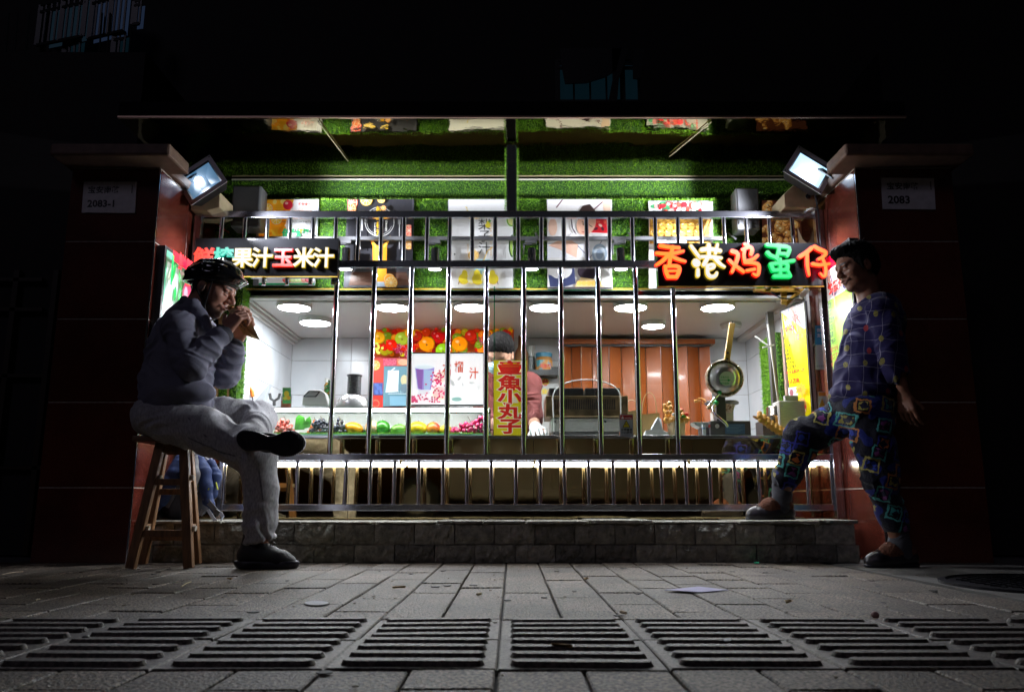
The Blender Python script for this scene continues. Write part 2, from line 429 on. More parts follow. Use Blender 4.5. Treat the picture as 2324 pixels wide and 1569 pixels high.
# ================================================================ PLINTH OF SLATE BLOCKS
plinth = thing('stone_plinth', 'low wall of dark slate blocks under the stall railing', 'wall', (0, 4.1, 0))
mb = MB(); mb.box(-1.79, 1.65, 4.0, 4.6, 0, .176); mb.build('core', M['grout'], plinth)
def block(name, x0_, x1_, z0, z1, yf, m, par, ny=.05):
    """rough hewn face"""
    b = MB(); nx, nz = 7, 3; vs = []; rr = random.Random(int((x0_ + z0 * 7) * 1e4))
    for j in range(nz + 1):
        for i in range(nx + 1):
            e = i in (0, nx) or j in (0, nz)
            vs.append((x0_ + (x1_ - x0_) * i / nx + (0 if i in (0, nx) else rr.uniform(-.006, .006)), yf + (0.004 if e else rr.uniform(-.006, .003)), z0 + (z1 - z0) * j / nz + (rr.uniform(-.0015, .0015) if j == nz else 0)))
    fs = [(j * (nx + 1) + i, j * (nx + 1) + i + 1, (j + 1) * (nx + 1) + i + 1, (j + 1) * (nx + 1) + i) for j in range(nz) for i in range(nx)]
    b.add(vs, fs); b.box(x0_ + .0005, x1_ - .0005, yf + .0045, yf + ny, z0 + .0005, z1 - .001)
    return b.build(name, m, par)
def course(z0, z1, start, wd):
    x = start
    while x < 1.65:
        a = max(x, -1.79); b_ = min(x + wd, 1.655)
        if b_ - a > .03: block('slate_block', a + .002, b_ - .002, z0 + .0015, z1 - .0015, 3.963 + random.uniform(-.004, .004), M['slate'], plinth)
        x += wd
course(.0, .083, -1.9, .1915); course(.084, .18, -1.998, .1915)
x = -1.79
while x < 1.64:      # uneven capping flags
    wd = random.uniform(.2, .42); e = min(x + wd, 1.66); b = MB(); yf = 3.955 + random.uniform(-.008, .01); n = 7; t = []
    h0 = .192 + random.uniform(-.003, .006)
    for i in range(n + 1): t.append((x + .003 + (e - x - .006) * i / n, yf + random.uniform(-.007, .007), 0))
    pts = [(p[0], p[1], .181) for p in t] + [(e - .003, 4.36, .181), (x + .003, 4.36, .181)]
    b.prism(pts, (0, 0, h0 - .181)); b.build('capping_flag', M['slate'], plinth, bevel=.002, seg=1); x = e

# ================================================================ TILED PILLARS
def pillar(sx, label, plate):
    t = thing('tiled_pillar', label, 'pillar', (sx * 2.02, 4.1, 0), 'red granite pillars beside the stall')
    xi = sx * (1.80 if sx < 0 else 1.755); xo = sx * 2.25; f = M['granite']
    mb = MB(); a, b_ = sorted((xi + sx * .003, xo - sx * .002)); mb.box(a, b_, 3.9035, 4.9, 0, 2.0); mb.build('core', M['grout'], t)
    zs = [0, .35, .757, 1.17, 1.57, 1.96]
    for z0, z1 in zip(zs, zs[1:]):
        mb = MB(); a, b_ = sorted((xi + sx * .002, xo)); mb.box(a, b_, 3.90, 3.913, z0 + .003, z1 - .003); mb.build('granite_tile', f, t, bevel=.0015, seg=1)
        for y0, y1 in ((3.916, 4.28), (4.286, 4.9)):
            mb = MB(); a, b_ = sorted((xi, xi + sx * .012)); mb.box(a, b_, y0, y1, z0 + .003, z1 - .003); mb.build('granite_tile', f, t, bevel=.0015, seg=1)
    mb = MB(); a, b_ = sorted((xi - sx * .105, sx * 2.29)); mb.box(a, b_, 3.75, 4.0, 1.965, 2.03)
    mb.box(*sorted((xi - sx * .02, sx * 2.28)), 3.98, 4.92, 1.965, 2.03)
    mb.build('ledge', mat('ledge_stone', (.13, .075, .05), .6, var=.25, vs=20, bump=.3, bs=50), t, bevel=.012)
    mb = MB(); mb.bar((xi, 3.899, 0), (xi, 3.899, 1.96), .006, .006); mb.build('edge_trim', M['chrome'], t)
    return t
pillar(-1, 'dark red granite pillar on the left with the plate ending in dash 1', None)
pillar(1, 'dark red granite pillar on the right behind the standing woman', None)
def plate(cs, txt, label):
    t = thing('house_number_plate', label, 'number plate', tuple(P(*cs[3], 3.89)), 'street number plates')
    c = [P(u, v, 3.892) for u, v in cs]
    mb = MB(); mb.prism([c[0], c[1], c[2], c[3]], (0, .007, 0)); mb.build('plate', mat('plate_enamel', (.62, .6, .62), .4, var=.1, vs=30), t, bevel=.001)
    mp = framed(c[0], c[1] - c[0], c[3] - c[0], (0, -1, 0)); a = Art(mp)
    w, h = (c[1] - c[0]).length, (c[3] - c[0]).length; k = w / h
    class A2(Art): pass
    def T(s, u, v, size, off=.02, sx=1.0):     # size in fractions of height
        a.l += 1; vs, fs = glyphs(s, off); n = len(a.v)
        for x, y in vs: a.v.append(tuple(mp(u + x * size / k * sx, v - y * size, a.l)))
        a.f += [tuple(i + n for i in f) for f in fs]; a.c += [(.03, .03, .035)] * len(fs)
    T('宝安南路', .09, .36, .245); T(txt, .1, .82, .34 if len(txt) < 5 else .31, .03)
    a.rect(.915, .11, .935, .38, (.12, .12, .12))
    a.build('lettering', M['print'], t)
plate([(190, 412), (310, 412), (306, 483), (185, 482)], '2083-1', 'white street number plate reading 2083-1 on the left pillar')
plate([(1999, 403), (2119, 404), (2123, 475), (2003, 474)], '2083', 'white street number plate reading 2083 on the right pillar')

# ================================================================ DARK BUILDING ROUND AND ABOVE
bld = thing('apartment_building', 'dark apartment block rising unlit above and beside the stall', 'building', (0, 6, 0))
mb = MB()
for a, b_ in ((-7, -2.256), (2.256, 7)): mb.box(a, b_, 4.55, 5.3, 0, 3.0)
mb.box(-7, 7, 5.35, 5.6, 2.35, 8.0)
mb.build('wall', M['darkwall'], bld)
glow = emis('dim_window', (.10, .22, .34), .045, (.02, .03, .04), .2); glow2 = emis('dim_window_blue', (.12, .2, .42), .08, (.02, .03, .05), .2)
glow3 = emis('dim_window_teal', (.03, .12, .18), .045, (.01, .02, .03), .2)
def winplane(u0, v0, u1, v1, Y0, Y1, m, bars, name='window'):
    """u0,v0 upper left .. u1,v1 lower right, left edge at Y0 and right edge at Y1"""
    tl = P(u0, v0, Y0); tr = P(u1, v0, Y1); z1 = P(u1, v1, Y1).z; z0 = tl.z
    fr = MB(); dx = tr.x - tl.x; dy = tr.y - tl.y
    def q(t, z): return (tl.x + dx * t, tl.y + dy * t - .01, z)
    n = max(2, int(bars)); 
    for k in range(n + 1): fr.bar(q(k / n, z0), q(k / n, z1), .012 if k % 4 else .035, .012)
    for z in (z0, z0 + (z1 - z0) * .18, z1): fr.bar(q(0, z), q(1, z), .02, .016)
    w = fr.build(name, M['black'], bld)
    pn = MB(); pn.add([(tl.x, tl.y + .05, z0), (tr.x, tr.y + .05, z0), (tr.x, tr.y + .05, z1), (tl.x, tl.y + .05, z1)], [(0, 3, 2, 1)]); pn.build('pane', m, w)
winplane(96, 14, 196, 84, 5.32, 5.2, glow, 8)
winplane(214, -6, 289, 72, 5.18, 5.08, glow2, 7)
winplane(150, 98, 184, 128, 5.3, 5.24, glow3, 3)
winplane(60, 165, 172, 186, 5.33, 5.26, glow3, 9)
winplane(262, 80, 286, 150, 5.12, 5.1, glow3, 2)
winplane(1264, 140, 1447, 232, 5.1, 5.1, glow3, 5)
winplane(308, 6, 322, 56, 5.06, 5.05, glow2, 2)
pipem = mat('dull_pipe', (.02, .03, .03), .5)        # the pipes of the grille seen below the window
for u in (20, 40, 66, 232, 250, 300): mb = MB(); mb.tube([P(u, 30, 5.1), P(u - 12, 190, 5.1)], .006, 6); mb.build('grille_pipe', pipem, bld)
lau = thing('laundry', 'dark clothes hung out behind the upper window above the stall', 'laundry', tuple(P(1350, 160, 5.0)))
mb = MB()
for pts in ([(1270, 110), (1410, 110), (1398, 160), (1372, 175), (1330, 188), (1282, 190), (1276, 160)], [(1388, 110), (1425, 110), (1414, 150), (1404, 180), (1400, 232), (1380, 232), (1390, 180)], [(1436, 110), (1462, 110), (1452, 180), (1436, 178)]):
    mb.prism([P(u, v, 5.02) for u, v in pts][::-1], (0, .012, 0))
mb.build('garment', M['black'], lau)
# shuttered shop front far left, just readable in the dark
mb = MB()
for u in (0, 92): mb.bar((X(u, 900, 4.5), 4.53, 0), (X(u, 900, 4.5), 4.53, 1.6), .03, .03)
for v in (632, 700, 850, 1060): mb.bar((X(-90, v, 4.5), 4.53, Z(v, 4.5)), (X(92, v, 4.5), 4.53, Z(v, 4.5)), .02, .03)
mb.build('shop_window', mat('bronze_frame', (.02, .012, .006), .4), bld)

# ================================================================ AWNING: black front beam, mirrored underside
awn = thing('awning', 'black fronted awning with mirror lined underside over the stall', 'awning', (0, 4.3, 2.32))
mb = MB(); mb.box(-2.14, 2.14, 4.08, 4.16, 2.34, 2.425); mb.build('front_beam', mat('beam_black', (.003, .002, .003), .7, spec=.1), awn, bevel=.003)
mb = MB(); mb.box(-2.14, 2.14, 4.074, 4.09, 2.328, 2.338); mb.build('edge_trim', mat('warm_trim', (.6, .4, .3), .3, .8), awn)
nx, ny = 60, 14; mb = MB(); vs = []
def sag(x, y):
    a = (y - 4.08) / .83
    return 2.3262 + .0028 * math.sin(x * 2.7 + .6) * a * (1 - a) * 4 + .002 * math.sin(x * 5.3) * (1 - a)
for j in range(ny + 1):
    for i in range(nx + 1):
        x = -2.14 + 4.28 * i / nx; y = 4.085 + .83 * j / ny; vs.append((x, y, sag(x, y)))
mb.add(vs, [(j * (nx + 1) + i, (j + 1) * (nx + 1) + i, (j + 1) * (nx + 1) + i + 1, j * (nx + 1) + i + 1) for j in range(ny) for i in range(nx)])
mb.build('mirror_sheet', M['ceilmirror'], awn, True)
mb = MB(); mb.box(-2.14, 2.14, 4.1, 4.95, 2.345, 2.42); mb.build('roof_deck', M['black'], awn)
for (a, b_) in (((722, 272), (790, 362)), ((1614, 272), (1520, 384))):
    mb = MB(); pa = P(a[0], a[1], 4.1); pb = P(*b_, 4.55 if b_[1] > 370 else 4.62)
    mb.tube([(pa.x, 4.1, 2.316), (pb.x, pb.y, 2.316)], .0035, 6); mb.build('seam_cable', mat('seam_wire', (.3, .25, .15), .4, .5), awn)
mb = MB(); mb.box(-1.8, 1.8, 4.897, 4.906, 2.311, 2.319); mb.build('ceiling_bead', mat('white_bead', (.6, .58, .45), .5), awn)

# back wall of turf above the fascia, and the fascia box
fas = thing('sign_fascia', 'long sign fascia covered in green artificial turf above the serving hatch', 'fascia', (0, 4.8, 1.54))
FT = .387 * 4.7 + CH; FB = 1.538
mb = MB(); mb.box(-1.8, 1.756, 4.712, 4.9, FB, FT); mb.build('box', mat('brown_board', (.1, .06, .03), .7, var=.3, vs=10), fas)
mb = MB(); mb.box(-1.8, 1.756, 4.912, 4.93, FB, 2.326); mb.box(-1.799, 1.755, 4.706, 4.7115, FB + .002, FT); mb.build('turf_backing', M['turfbase'], fas)
POST = [(587, 713, 453, 646), (789, 933, 453, 651), (1018, 1163, 453, 653), (1242, 1388, 453, 654), (1472, 1617, 457, 654), (1729, 1842, 455, 652)]
regs = []; edges = [460] + [e for p in POST for e in p[:2]] + [1856]
for i in range(0, len(edges), 2):
    a = X(edges[i], 600, 4.7) - .006; b_ = X(edges[i + 1], 600, 4.7) + .006
    regs.append(((a, 4.705, FB), (b_ - a, 0, 0), (0, 0, FT - FB), (0, -1, 0)))
turf('artificial_turf', regs, 42000, fas, 1, .017)
turf('artificial_turf', [((-1.8, 4.70, FT), (3.55, 0, 0), (0, .02, 0), (0, -.4, 1))], 60000, fas, 3, .018)
turf('artificial_turf', [((-2.12, 4.911, FT - .02), (4.24, 0, 0), (0, 0, .235), (0, -1, 0))], 38000, fas, 2, .012)
mb = MB(); mb.box(-2.124, -1.801, 4.912, 4.93, 2.032, 2.322); mb.box(1.757, 2.124, 4.912, 4.93, 2.032, 2.322); mb.build('end_board', M['turfbase'], fas)
mb = MB(); mb.box(-1.66, 1.75, 4.69, 4.72, FB - .012, FB + .0); mb.build('yellow_edge', M['yellowtrim'], fas)
mb = MB(); mb.box(-1.66, 1.75, 4.68, 4.76, FB - .035, FB - .013); mb.build('green_edge', M['green'], fas)
mb = MB()
for k in range(4): mb.box(-1.66, 1.75, 4.66 + k * .012, 4.78, FB - .06 + k * .006, FB - .036 - (3 - k) * .004) if k == 0 else mb.box(-1.66, 1.75, 4.655 + k * .004, 4.66 + k * .004, FB - .057 + k * .006, FB - .054 + k * .006)
mb.build('shutter_rail', mat('grey_rail', (.35, .34, .32), .4, .4), fas)

# hanging post in the middle with turf behind it
post = thing('hanging_post', 'black square post hanging from awning to top rail with turf behind', 'post', (0, 4.38, 1.9))
xa, xb = X(1150, 420, 4.38), X(1171, 420, 4.38)
mb = MB(); mb.box(xa, xb, 4.37, 4.41, Z(487, 4.37) - .005, 2.31); mb.build('channel', M['blackgloss'], post, bevel=.003)
mb = MB(); mb.box(xa - .004, xb + .004, 4.412, 4.43, Z(480, 4.4), 2.31); mb.build('backing', M['turfbase'], post)
turf('artificial_turf', [((xa - .006, 4.415, 1.9), (0, .02, 0), (0, 0, .41), (-1, 0, 0)), ((xb + .006, 4.415, 1.9), (0, .02, 0), (0, 0, .41), (1, 0, 0)), ((xa, 4.412, 1.9), (xb - xa, 0, 0), (0, 0, .41), (0, -.3, 0))], 60000, post, 5, .014)

# ================================================================ KIOSK ROOM
CZ = 1.48; YF = 4.66; YB = 5.9; XL = -1.63; XR = 1.735
room = thing('kiosk_room', 'white lit kiosk room behind the serving hatch', 'room', (0, 5.3, 0))
marble = mat('marble_tile', (.62, .66, .69), .22, col2=(.78, .8, .82), vs=3.5, thr=(.3, .7), rnd=.03, spec=.5)
mb = MB(); mb.box(XL - .05, XR + .05, YB + .012, YB + .1, 0, CZ); mb.box(XL - .06, XL - .012, YF, YB, 0, CZ); mb.box(XR + .012, XR + .02, YF, YB, 0, CZ); mb.build('wall', M['grout'], room)
mb = MB(); mb.box(XL - .06, XR + .06, YF - .02, YB + .1, CZ, CZ + .03); mb.build('ceiling', M['offwhite'], room)
mb = MB(); mb.box(XL - .06, XR + .06, YF, YB + .1, -.0, .02); mb.build('floor', M['grout'], room)
# wall tiles 0.6 x 0.3, joints where the photo shows them
zj = [.02, .38, Z(950 * .5 + 840 * .5, YB) - .0, 1.05, 1.30, CZ - .002]
zj = [.02, .50, .80, 1.055, 1.31, CZ - .002]; xj = [XL, XL + .44, XL + 1.03, XL + 1.62, XL + 2.21, XL + 2.8, XR]
for z0, z1 in zip(zj, zj[1:]):
    for a, b_ in zip(xj, xj[1:]):
        mb = MB(); mb.box(a + .0015, b_ - .0015, YB, YB + .011, z0 + .0015, z1 - .0015); mb.build('wall_tile', marble, room)
    for xx in (XL - .011, XR):
        for y0, y1 in ((YF + .02, 5.2), (5.2, 5.6), (5.6, YB)):
            mb = MB(); mb.box(xx, xx + .0115, y0 + .0015, y1 - .0015, z0 + .0015, z1 - .0015); mb.build('wall_tile', marble, room)
mb = MB()
for k in range(3): mb.box(XL + .002 + k * .022, XL + .02 + k * .022, YF, YB, CZ - .05 + k * .018, CZ - .001)
mb.box(XR - .06, XR - .002, YF, YB, CZ - .03, CZ - .001); mb.build('cornice', M['white'], room)
mb = MB(); mb.box(XL - .02, XR, YF - .02, YF + .03, CZ - .016, CZ + .0295); mb.box(-1.3, 1.6, YF + .10, YF + .115, CZ - .012, CZ - .001); mb.build('hatch_header', M['offwhite'], room)

# jambs with turf
jl = thing('turf_jamb', 'narrow strip of green turf up the left side of the hatch', 'hatch jamb', (-1.6, 4.5, .2), 'turf jambs')
a, b_ = X(500, 800, 4.5), X(545, 700, 4.5)
mb = MB(); mb.box(a, b_, 4.52, 4.64, .66, 1.5); mb.build('board', M['turfbase'], jl)
turf('artificial_turf', [((a, 4.519, .66), (b_ - a, 0, 0), (0, 0, .84), (0, -1, 0)), ((b_, 4.52, .66), (0, .12, 0), (0, 0, .84), (1, 0, 0))], 40000, jl, 8)
mb = MB(); mb.box(a + .05, a + .06, 4.505, 4.519, .66, 1.5); mb.box(a - .02, a + .0, 4.49, 4.52, .66, 1.5); mb.build('edge_strip', mat('wood_strip', (.25, .14, .05), .6, var=.3, vs=40), jl)
jr = thing('turf_panel', 'dark turf panel on the right side wall inside the kiosk', 'turf panel', (1.7, 5.2, .6), 'turf jambs')
mb = MB(); mb.box(1.66, 1.69, 4.98, 5.32, .5, 1.33); mb.build('board', M['turfbase'], jr)
turf('artificial_turf', [((1.659, 4.98, .5), (0, .34, 0), (0, 0, .83), (-1, 0, 0)), ((1.66, 4.979, .5), (.03, 0, 0), (0, 0, .83), (0, -1, 0))], 40000, jr, 9)
mb = MB(); mb.bar((1.70, 5.34, .62), (1.70, 5.34, 1.35), .03, .03); mb.bar((1.70, 4.96, .62), (1.70, 4.96, 1.35), .02, .03); mb.build('frame', mat('pink_frame', (.5, .32, .26), .5), jr)

# ================================================================ COUNTER with mirror front
cnt = thing('service_counter', 'long service counter with dark gold mirror front behind the railing', 'counter', (0, 4.7, 0))
for a, b_ in ((-1.79, -.9), (-.898, .118), (.12, 1.0), (1.002, 1.754)):
    mb = MB(); mb.box(a, b_, 4.52, 4.532, .186, .628); mb.build('mirror_panel', M['mirrorgold'], cnt)
mb = MB(); mb.box(-1.79, 1.754, 4.535, 5.0, .02, .62); mb.build('carcass', M['darkgrey'], cnt)
mb = MB(); mb.box(-1.55, 1.754, 4.49, 5.02, .63, .645); mb.build('worktop', mat('worktop_white', (.7, .7, .68), .2), cnt, bevel=.002)
mb = MB(); mb.box(-1.55, 1.754, 4.484, 4.489, .6305, .643); mb.build('worktop_edge', M['chrome'], cnt)
mb = MB(); mb.box(-1.5, 1.7, YB - .25, YB - .005, .02, .72); mb.build('back_cabinet', mat('back_cabinet', (.3, .24, .2), .5), room)

# ================================================================ RAILING
rail = thing('security_railing', 'tall polished steel security railing across the front of the stall', 'railing', (0, 4.35, .2))
YR = 4.35
def hrail(u0, u1, v0, v1, y=YR, d=.03, name='rail'):
    z1, z0 = Z(v0, y), Z(v1, y); mb = MB(); mb.box(X(u0, (v0 + v1) / 2, y), X(u1, (v0 + v1) / 2, y), y, y + d, z0, z1); return mb.build(name, M['rail'], rail, bevel=.0025)
hrail(450, 1864, 478, 493); hrail(600, 1700, 590, 606); hrail(498, 1896, 1029, 1043); hrail(500, 1906, 1143, 1158)
def vbar(u0, v0, u1, v1, r, y=YR + .015):
    mb = MB(); mb.cyl(P(u0, v0, y), P(u1, v1, y), r, n=12); mb.build('bar', M['chrome'], rail, True)
zt0, zt1 = Z(493, YR), Z(590, YR)
for k in range(26):
    x = X(498.5 + k * 52.1, 540, YR); mb = MB(); mb.cyl((x + random.uniform(-.002, .002), YR + .015, zt1 - (.14 if k < 6 or k > 19 else 0)), (x + random.uniform(-.002, .002), YR + .015, zt0), .0125, n=12); mb.build('bar', M['chrome'], rail, True)
za, zb = Z(606, YR), Z(1029, YR)
for k in range(10):
    x = X(756 + k * 86.4, 815, YR); mb = MB(); mb.cyl((x + random.uniform(-.003, .003), YR + .015, zb), (x + random.uniform(-.003, .003), YR + .015, za), .0145, n=14); mb.build('bar', M['chrome'], rail, True)
za, zb = Z(1043, YR), Z(1143, YR)
for k in range(26):
    x = X(506 + k * 55.35, 1093, YR); mb = MB(); mb.cyl((x + random.uniform(-.002, .002), YR + .015, zb), (x + random.uniform(-.002, .002), YR + .015, za), .0115, n=12); mb.build('bar', M['chrome'], rail, True)
mb = MB(); mb.box(-1.785, -1.745, 4.33, 4.37, .2, 1.9); mb.build('end_post', M['rail'], rail, bevel=.002)
mb = MB(); mb.box(1.705, 1.75, 4.33, 4.37, .2, 1.9); mb.build('end_post', M['rail'], rail, bevel=.002)
mb = MB(); mb.box(-1.552, -1.53, 4.335, 4.375, .19, .56); mb.build('end_post', M['chrome'], rail, bevel=.002)

# LED tubes under the lower rail
led = emis('led_tube_glow', (.86, .9, 1), 36)
tubes = [(498, 905), (912, 1210), (1215, 1560), (1568, 1892)]
for i, (a, b_) in enumerate(tubes):
    nm = ['leftmost', 'second from left', 'third from left', 'rightmost'][i]
    t = thing('led_tube', f'glowing white led tube under the lower rail, {nm} of the four', 'led tube', (0, 4.36, .49), 'led tubes under the lower rail')
    z = Z(1051, 4.375); mb = MB(); mb.box(X(a, 1050, 4.38), X(b_, 1050, 4.38), 4.383, 4.393, z - .007, z + .008); mb.build('tube', led, t, bevel=.002)
    mb = MB(); mb.box(X(a, 1050, 4.38), X(b_, 1050, 4.38), 4.3835, 4.41, z + .0085, z + .016); mb.build('housing', M['white'], t)

# tall glass pane in front of the hatch
gp = thing('glass_screen', 'tall clear glass pane standing on the counter behind the bars', 'glass pane', (.1, 4.5, .65))
xa, xb = X(1121, 800, 4.47), X(1530, 800, 4.47)
mb = MB(); mb.box(xa, xb, 4.476, 4.4762, .646, 1.49); gl = mb.build('pane', M['glass'], gp)
for x in (xa, xb): mb = MB(); mb.box(x - .003, x + .003, 4.472, 4.482, .646, 1.49); mb.build('green_edge', M['greenglass'], gp)

# ================================================================ NEON SIGNS
def neon(name, label, u0, v0, u1, v1, Y, chars, y_base, size, off, red_glow=None):
    t = thing(name, label, 'neon sign', tuple(P((u0 + u1) / 2, v1, Y)), 'lit character signs on the railing')
    a = P(u0, v0, Y); b_ = P(u1, v1, Y)
    mb = MB(); mb.box(a.x, b_.x, Y, Y + .05, b_.z, a.z); mb.build('board', M['blackgloss'] if name == 'neon' else M['blackgloss'], t, bevel=.003)
    mb = MB(); mb.box(a.x - .001, b_.x + .001, Y - .003, Y + .002, b_.z - .004, b_.z - .0); mb.build('lower_trim', M['yellowtrim'], t)
    for ch, uc, core, halo in chars:
        s = size * PX(Y, 1.6); c = P(uc, y_base, Y)
        for (o_, e0, e1, mm, nm) in ((off + .016, .004, .016, halo, 'glowing_character'), (off, .016, .0175, core, 'face')):
            vs, fs = glyphs(ch, o_, 3)
            w = max(v[0] for v in vs) + min(v[0] for v in vs)
            me_v = [(c.x + (v[0] - w / 2) * s, Y - e1, c.z + v[1] * s) for v in vs]; n = len(vs)
            mb = MB(); mb.add(me_v, fs)
            cnt_ = {}
            for f in fs:
                for i in range(len(f)):
                    e = (f[i], f[(i + 1) % len(f)]); cnt_[e] = 1
            back = [(v[0], Y - e0, v[2]) for v in me_v]; mb.v += back
            for (i, j) in cnt_:
                if (j, i) not in cnt_: mb.f.append((j, i, i + n, j + n)); mb.m.append(0)
            if nm == 'glowing_character': root = mb.build(nm, mm, t)
            else: mb.build(nm, mm, root)
    return t
def nm_(n, c, st): return emis(n, c, st, (.02, .02, .02), .5)
nR = nm_('neon_red', (1, .012, .004), 1.5); nRc = nm_('neon_red_core', (1, .05, .012), 1.35)
nO = nm_('neon_orange_core', (1, .22, .006), 1.6); nY = nm_('neon_yellow', (.9, .62, .05), 1.0); nW = nm_('neon_white_core', (.86, .84, .80), 1.0)
nC = nm_('neon_cyan', (0, .45, .32), 1.1); nCc = nm_('neon_cyan_core', (.03, .75, .52), 1.0); nG = nm_('neon_green', (0, .55, .08), 1.2); nGc = nm_('neon_green_core', (.0, .85, .22), 1.1)
neon('juice_sign', 'black sign with seven lit characters for juice over the seated cyclist', 443, 540, 765, 627, 4.28,
     [('鲜', 463, nRc, nR), ('榨', 507, nCc, nC), ('果', 551, nW, nY), ('汁', 595, nW, nY), ('玉', 643, nRc, nR), ('米', 690, nW, nY), ('汁', 734, nW, nY)], 603, 48, .02)
es = neon('egg_waffle_sign', 'black sign with five bold lit characters for egg waffles over the right of the hatch', 1490, 551, 1869, 649, 4.2, [], 624, 76, .016)
def brush(strokes, ox, core, halo):
    """brush written character: strokes in pixels of an enlarged crop, ((x, y, width), ...)"""
    cv = lambda x, y: ((ox + x / 2.092) / 1.7633, (400 + y / 2.092) / 1.7633)
    root = None
    for gr, e0, e1, mm, nm in ((8, .004, .018, halo, 'glowing_character'), (3, .018, .0195, core, 'face')):
        mb = MB(); lay_ = 0
        for st_ in strokes:
            pts = []
            for (x0_, y0_, w0_), (x1_, y1_, w1_) in zip(st_, st_[1:]):
                for t_ in (0, .34, .67): pts.append((x0_ + (x1_ - x0_) * t_, y0_ + (y1_ - y0_) * t_, w0_ + (w1_ - w0_) * t_))
            pts.append(st_[-1])
            if len(st_) > 2:
                for _ in range(2): pts = [pts[0]] + [tuple((a_ + 2 * b_ + c_) / 4 for a_, b_, c_ in zip(p, q, r_)) for p, q, r_ in zip(pts, pts[1:], pts[2:])] + [pts[-1]]
            up, dn = [], []; n_ = len(pts)
            for i, (x, y, w_) in enumerate(pts):
                dx_ = pts[min(i + 1, n_ - 1)][0] - pts[max(i - 1, 0)][0]; dy_ = pts[min(i + 1, n_ - 1)][1] - pts[max(i - 1, 0)][1]; L_ = math.hypot(dx_, dy_) or 1; w_ = w_ / 2 + gr
                up.append((x - dy_ / L_ * w_, y + dx_ / L_ * w_)); dn.append((x + dy_ / L_ * w_, y - dx_ / L_ * w_))
            def cap_(i, sg):
                x, y, w_ = pts[i]; w_ = w_ / 2 + gr; a0 = math.atan2((pts[-1][1] - pts[-2][1]) if i else (pts[1][1] - pts[0][1]), (pts[-1][0] - pts[-2][0]) if i else (pts[1][0] - pts[0][0]))
                return [(x + w_ * math.cos(a0 + sg * math.pi / 2 + k_ * math.pi / 5), y + w_ * math.sin(a0 + sg * math.pi / 2 + k_ * math.pi / 5)) for k_ in (1, 2, 3, 4)]
            lay_ += 1; ee = e1 + lay_ * .00025
            quads = [(up[i], up[i + 1], dn[i + 1], dn[i]) for i in range(n_ - 1)]
            P2 = lambda q, d: tuple(P(*cv(*q), 4.2) + Vector((0, -d, 0)))
            for q_ in quads: mb.add([P2(q, ee) for q in q_] + [P2(q, e0) for q in q_], [(0, 1, 2, 3), (0, 4, 5, 1), (3, 2, 6, 7)])
            for i, sg in ((0, 1), (-1, -1)):
                c_ = cap_(i, sg); ring_ = ([up[0]] + c_ + [dn[0]]) if i == 0 else ([dn[-1]] + c_ + [up[-1]])
                m_ = len(ring_); mb.add([P2(q, ee) for q in ring_] + [P2(q, e0) for q in ring_], [tuple(range(m_))] + [(k_, m_ + k_, m_ + k_ + 1, k_ + 1) for k_ in range(m_ - 1)])
        if root is None: root = mb.build(nm, mm, es)
        else: mb.build(nm, mm, root)
brush([[(1338, 1228, 26), (1400, 1240, 22), (1490, 1246, 22)], [(1305, 1290, 20), (1420, 1300, 26), (1528, 1272, 14)], [(1440, 1240, 26), (1420, 1330, 26), (1408, 1400, 22)], [(1400, 1310, 28), (1350, 1360, 24), (1302, 1388, 14)], [(1432, 1318, 22), (1490, 1345, 22), (1543, 1358, 14)],
       [(1376, 1400, 22), (1384, 1450, 26), (1402, 1488, 26)], [(1376, 1402, 20), (1440, 1396, 22), (1498, 1402, 26), (1492, 1450, 26), (1470, 1488, 26)], [(1402, 1440, 12), (1480, 1438, 12)], [(1400, 1488, 24), (1470, 1488, 24)]], 2000, nO, nR)
brush([[(1592, 1228, 18), (1630, 1280, 22), (1668, 1328, 18)], [(1632, 1366, 56), (1640, 1374, 58)], [(1650, 1425, 20), (1650, 1474, 24)], [(1682, 1262, 30), (1740, 1252, 30), (1835, 1270, 24)], [(1740, 1222, 28), (1742, 1300, 24)], [(1812, 1218, 16), (1796, 1290, 20)], [(1680, 1320, 18), (1760, 1322, 26), (1844, 1330, 16)], [(1730, 1330, 26), (1700, 1385, 28)], [(1790, 1330, 26), (1830, 1380, 22), (1872, 1404, 10)],
       [(1728, 1395, 18), (1780, 1380, 20), (1790, 1410, 18), (1735, 1425, 14)], [(1728, 1400, 22), (1728, 1465, 24), (1755, 1490, 24), (1798, 1482, 22), (1806, 1455, 16)]], 2000, nW, nY)
brush([[(1936, 1275, 30), (1992, 1290, 26), (1968, 1370, 24), (1934, 1445, 18)], [(1910, 1348, 18), (1955, 1390, 24), (2030, 1444, 20)], [(2040, 1216, 20), (2062, 1225, 30)], [(2022, 1262, 22), (2080, 1232, 24), (2104, 1258, 26), (2092, 1300, 22)], [(2036, 1262, 20), (2030, 1320, 20), (2042, 1366, 20)], [(2040, 1360, 18), (2110, 1345, 22), (2146, 1310, 18)], [(2040, 1368, 20), (2120, 1372, 22), (2160, 1385, 24), (2156, 1450, 22), (2146, 1482, 18), (2112, 1462, 12)], [(2056, 1436, 16), (2122, 1424, 18)]], 2000, nO, nR)
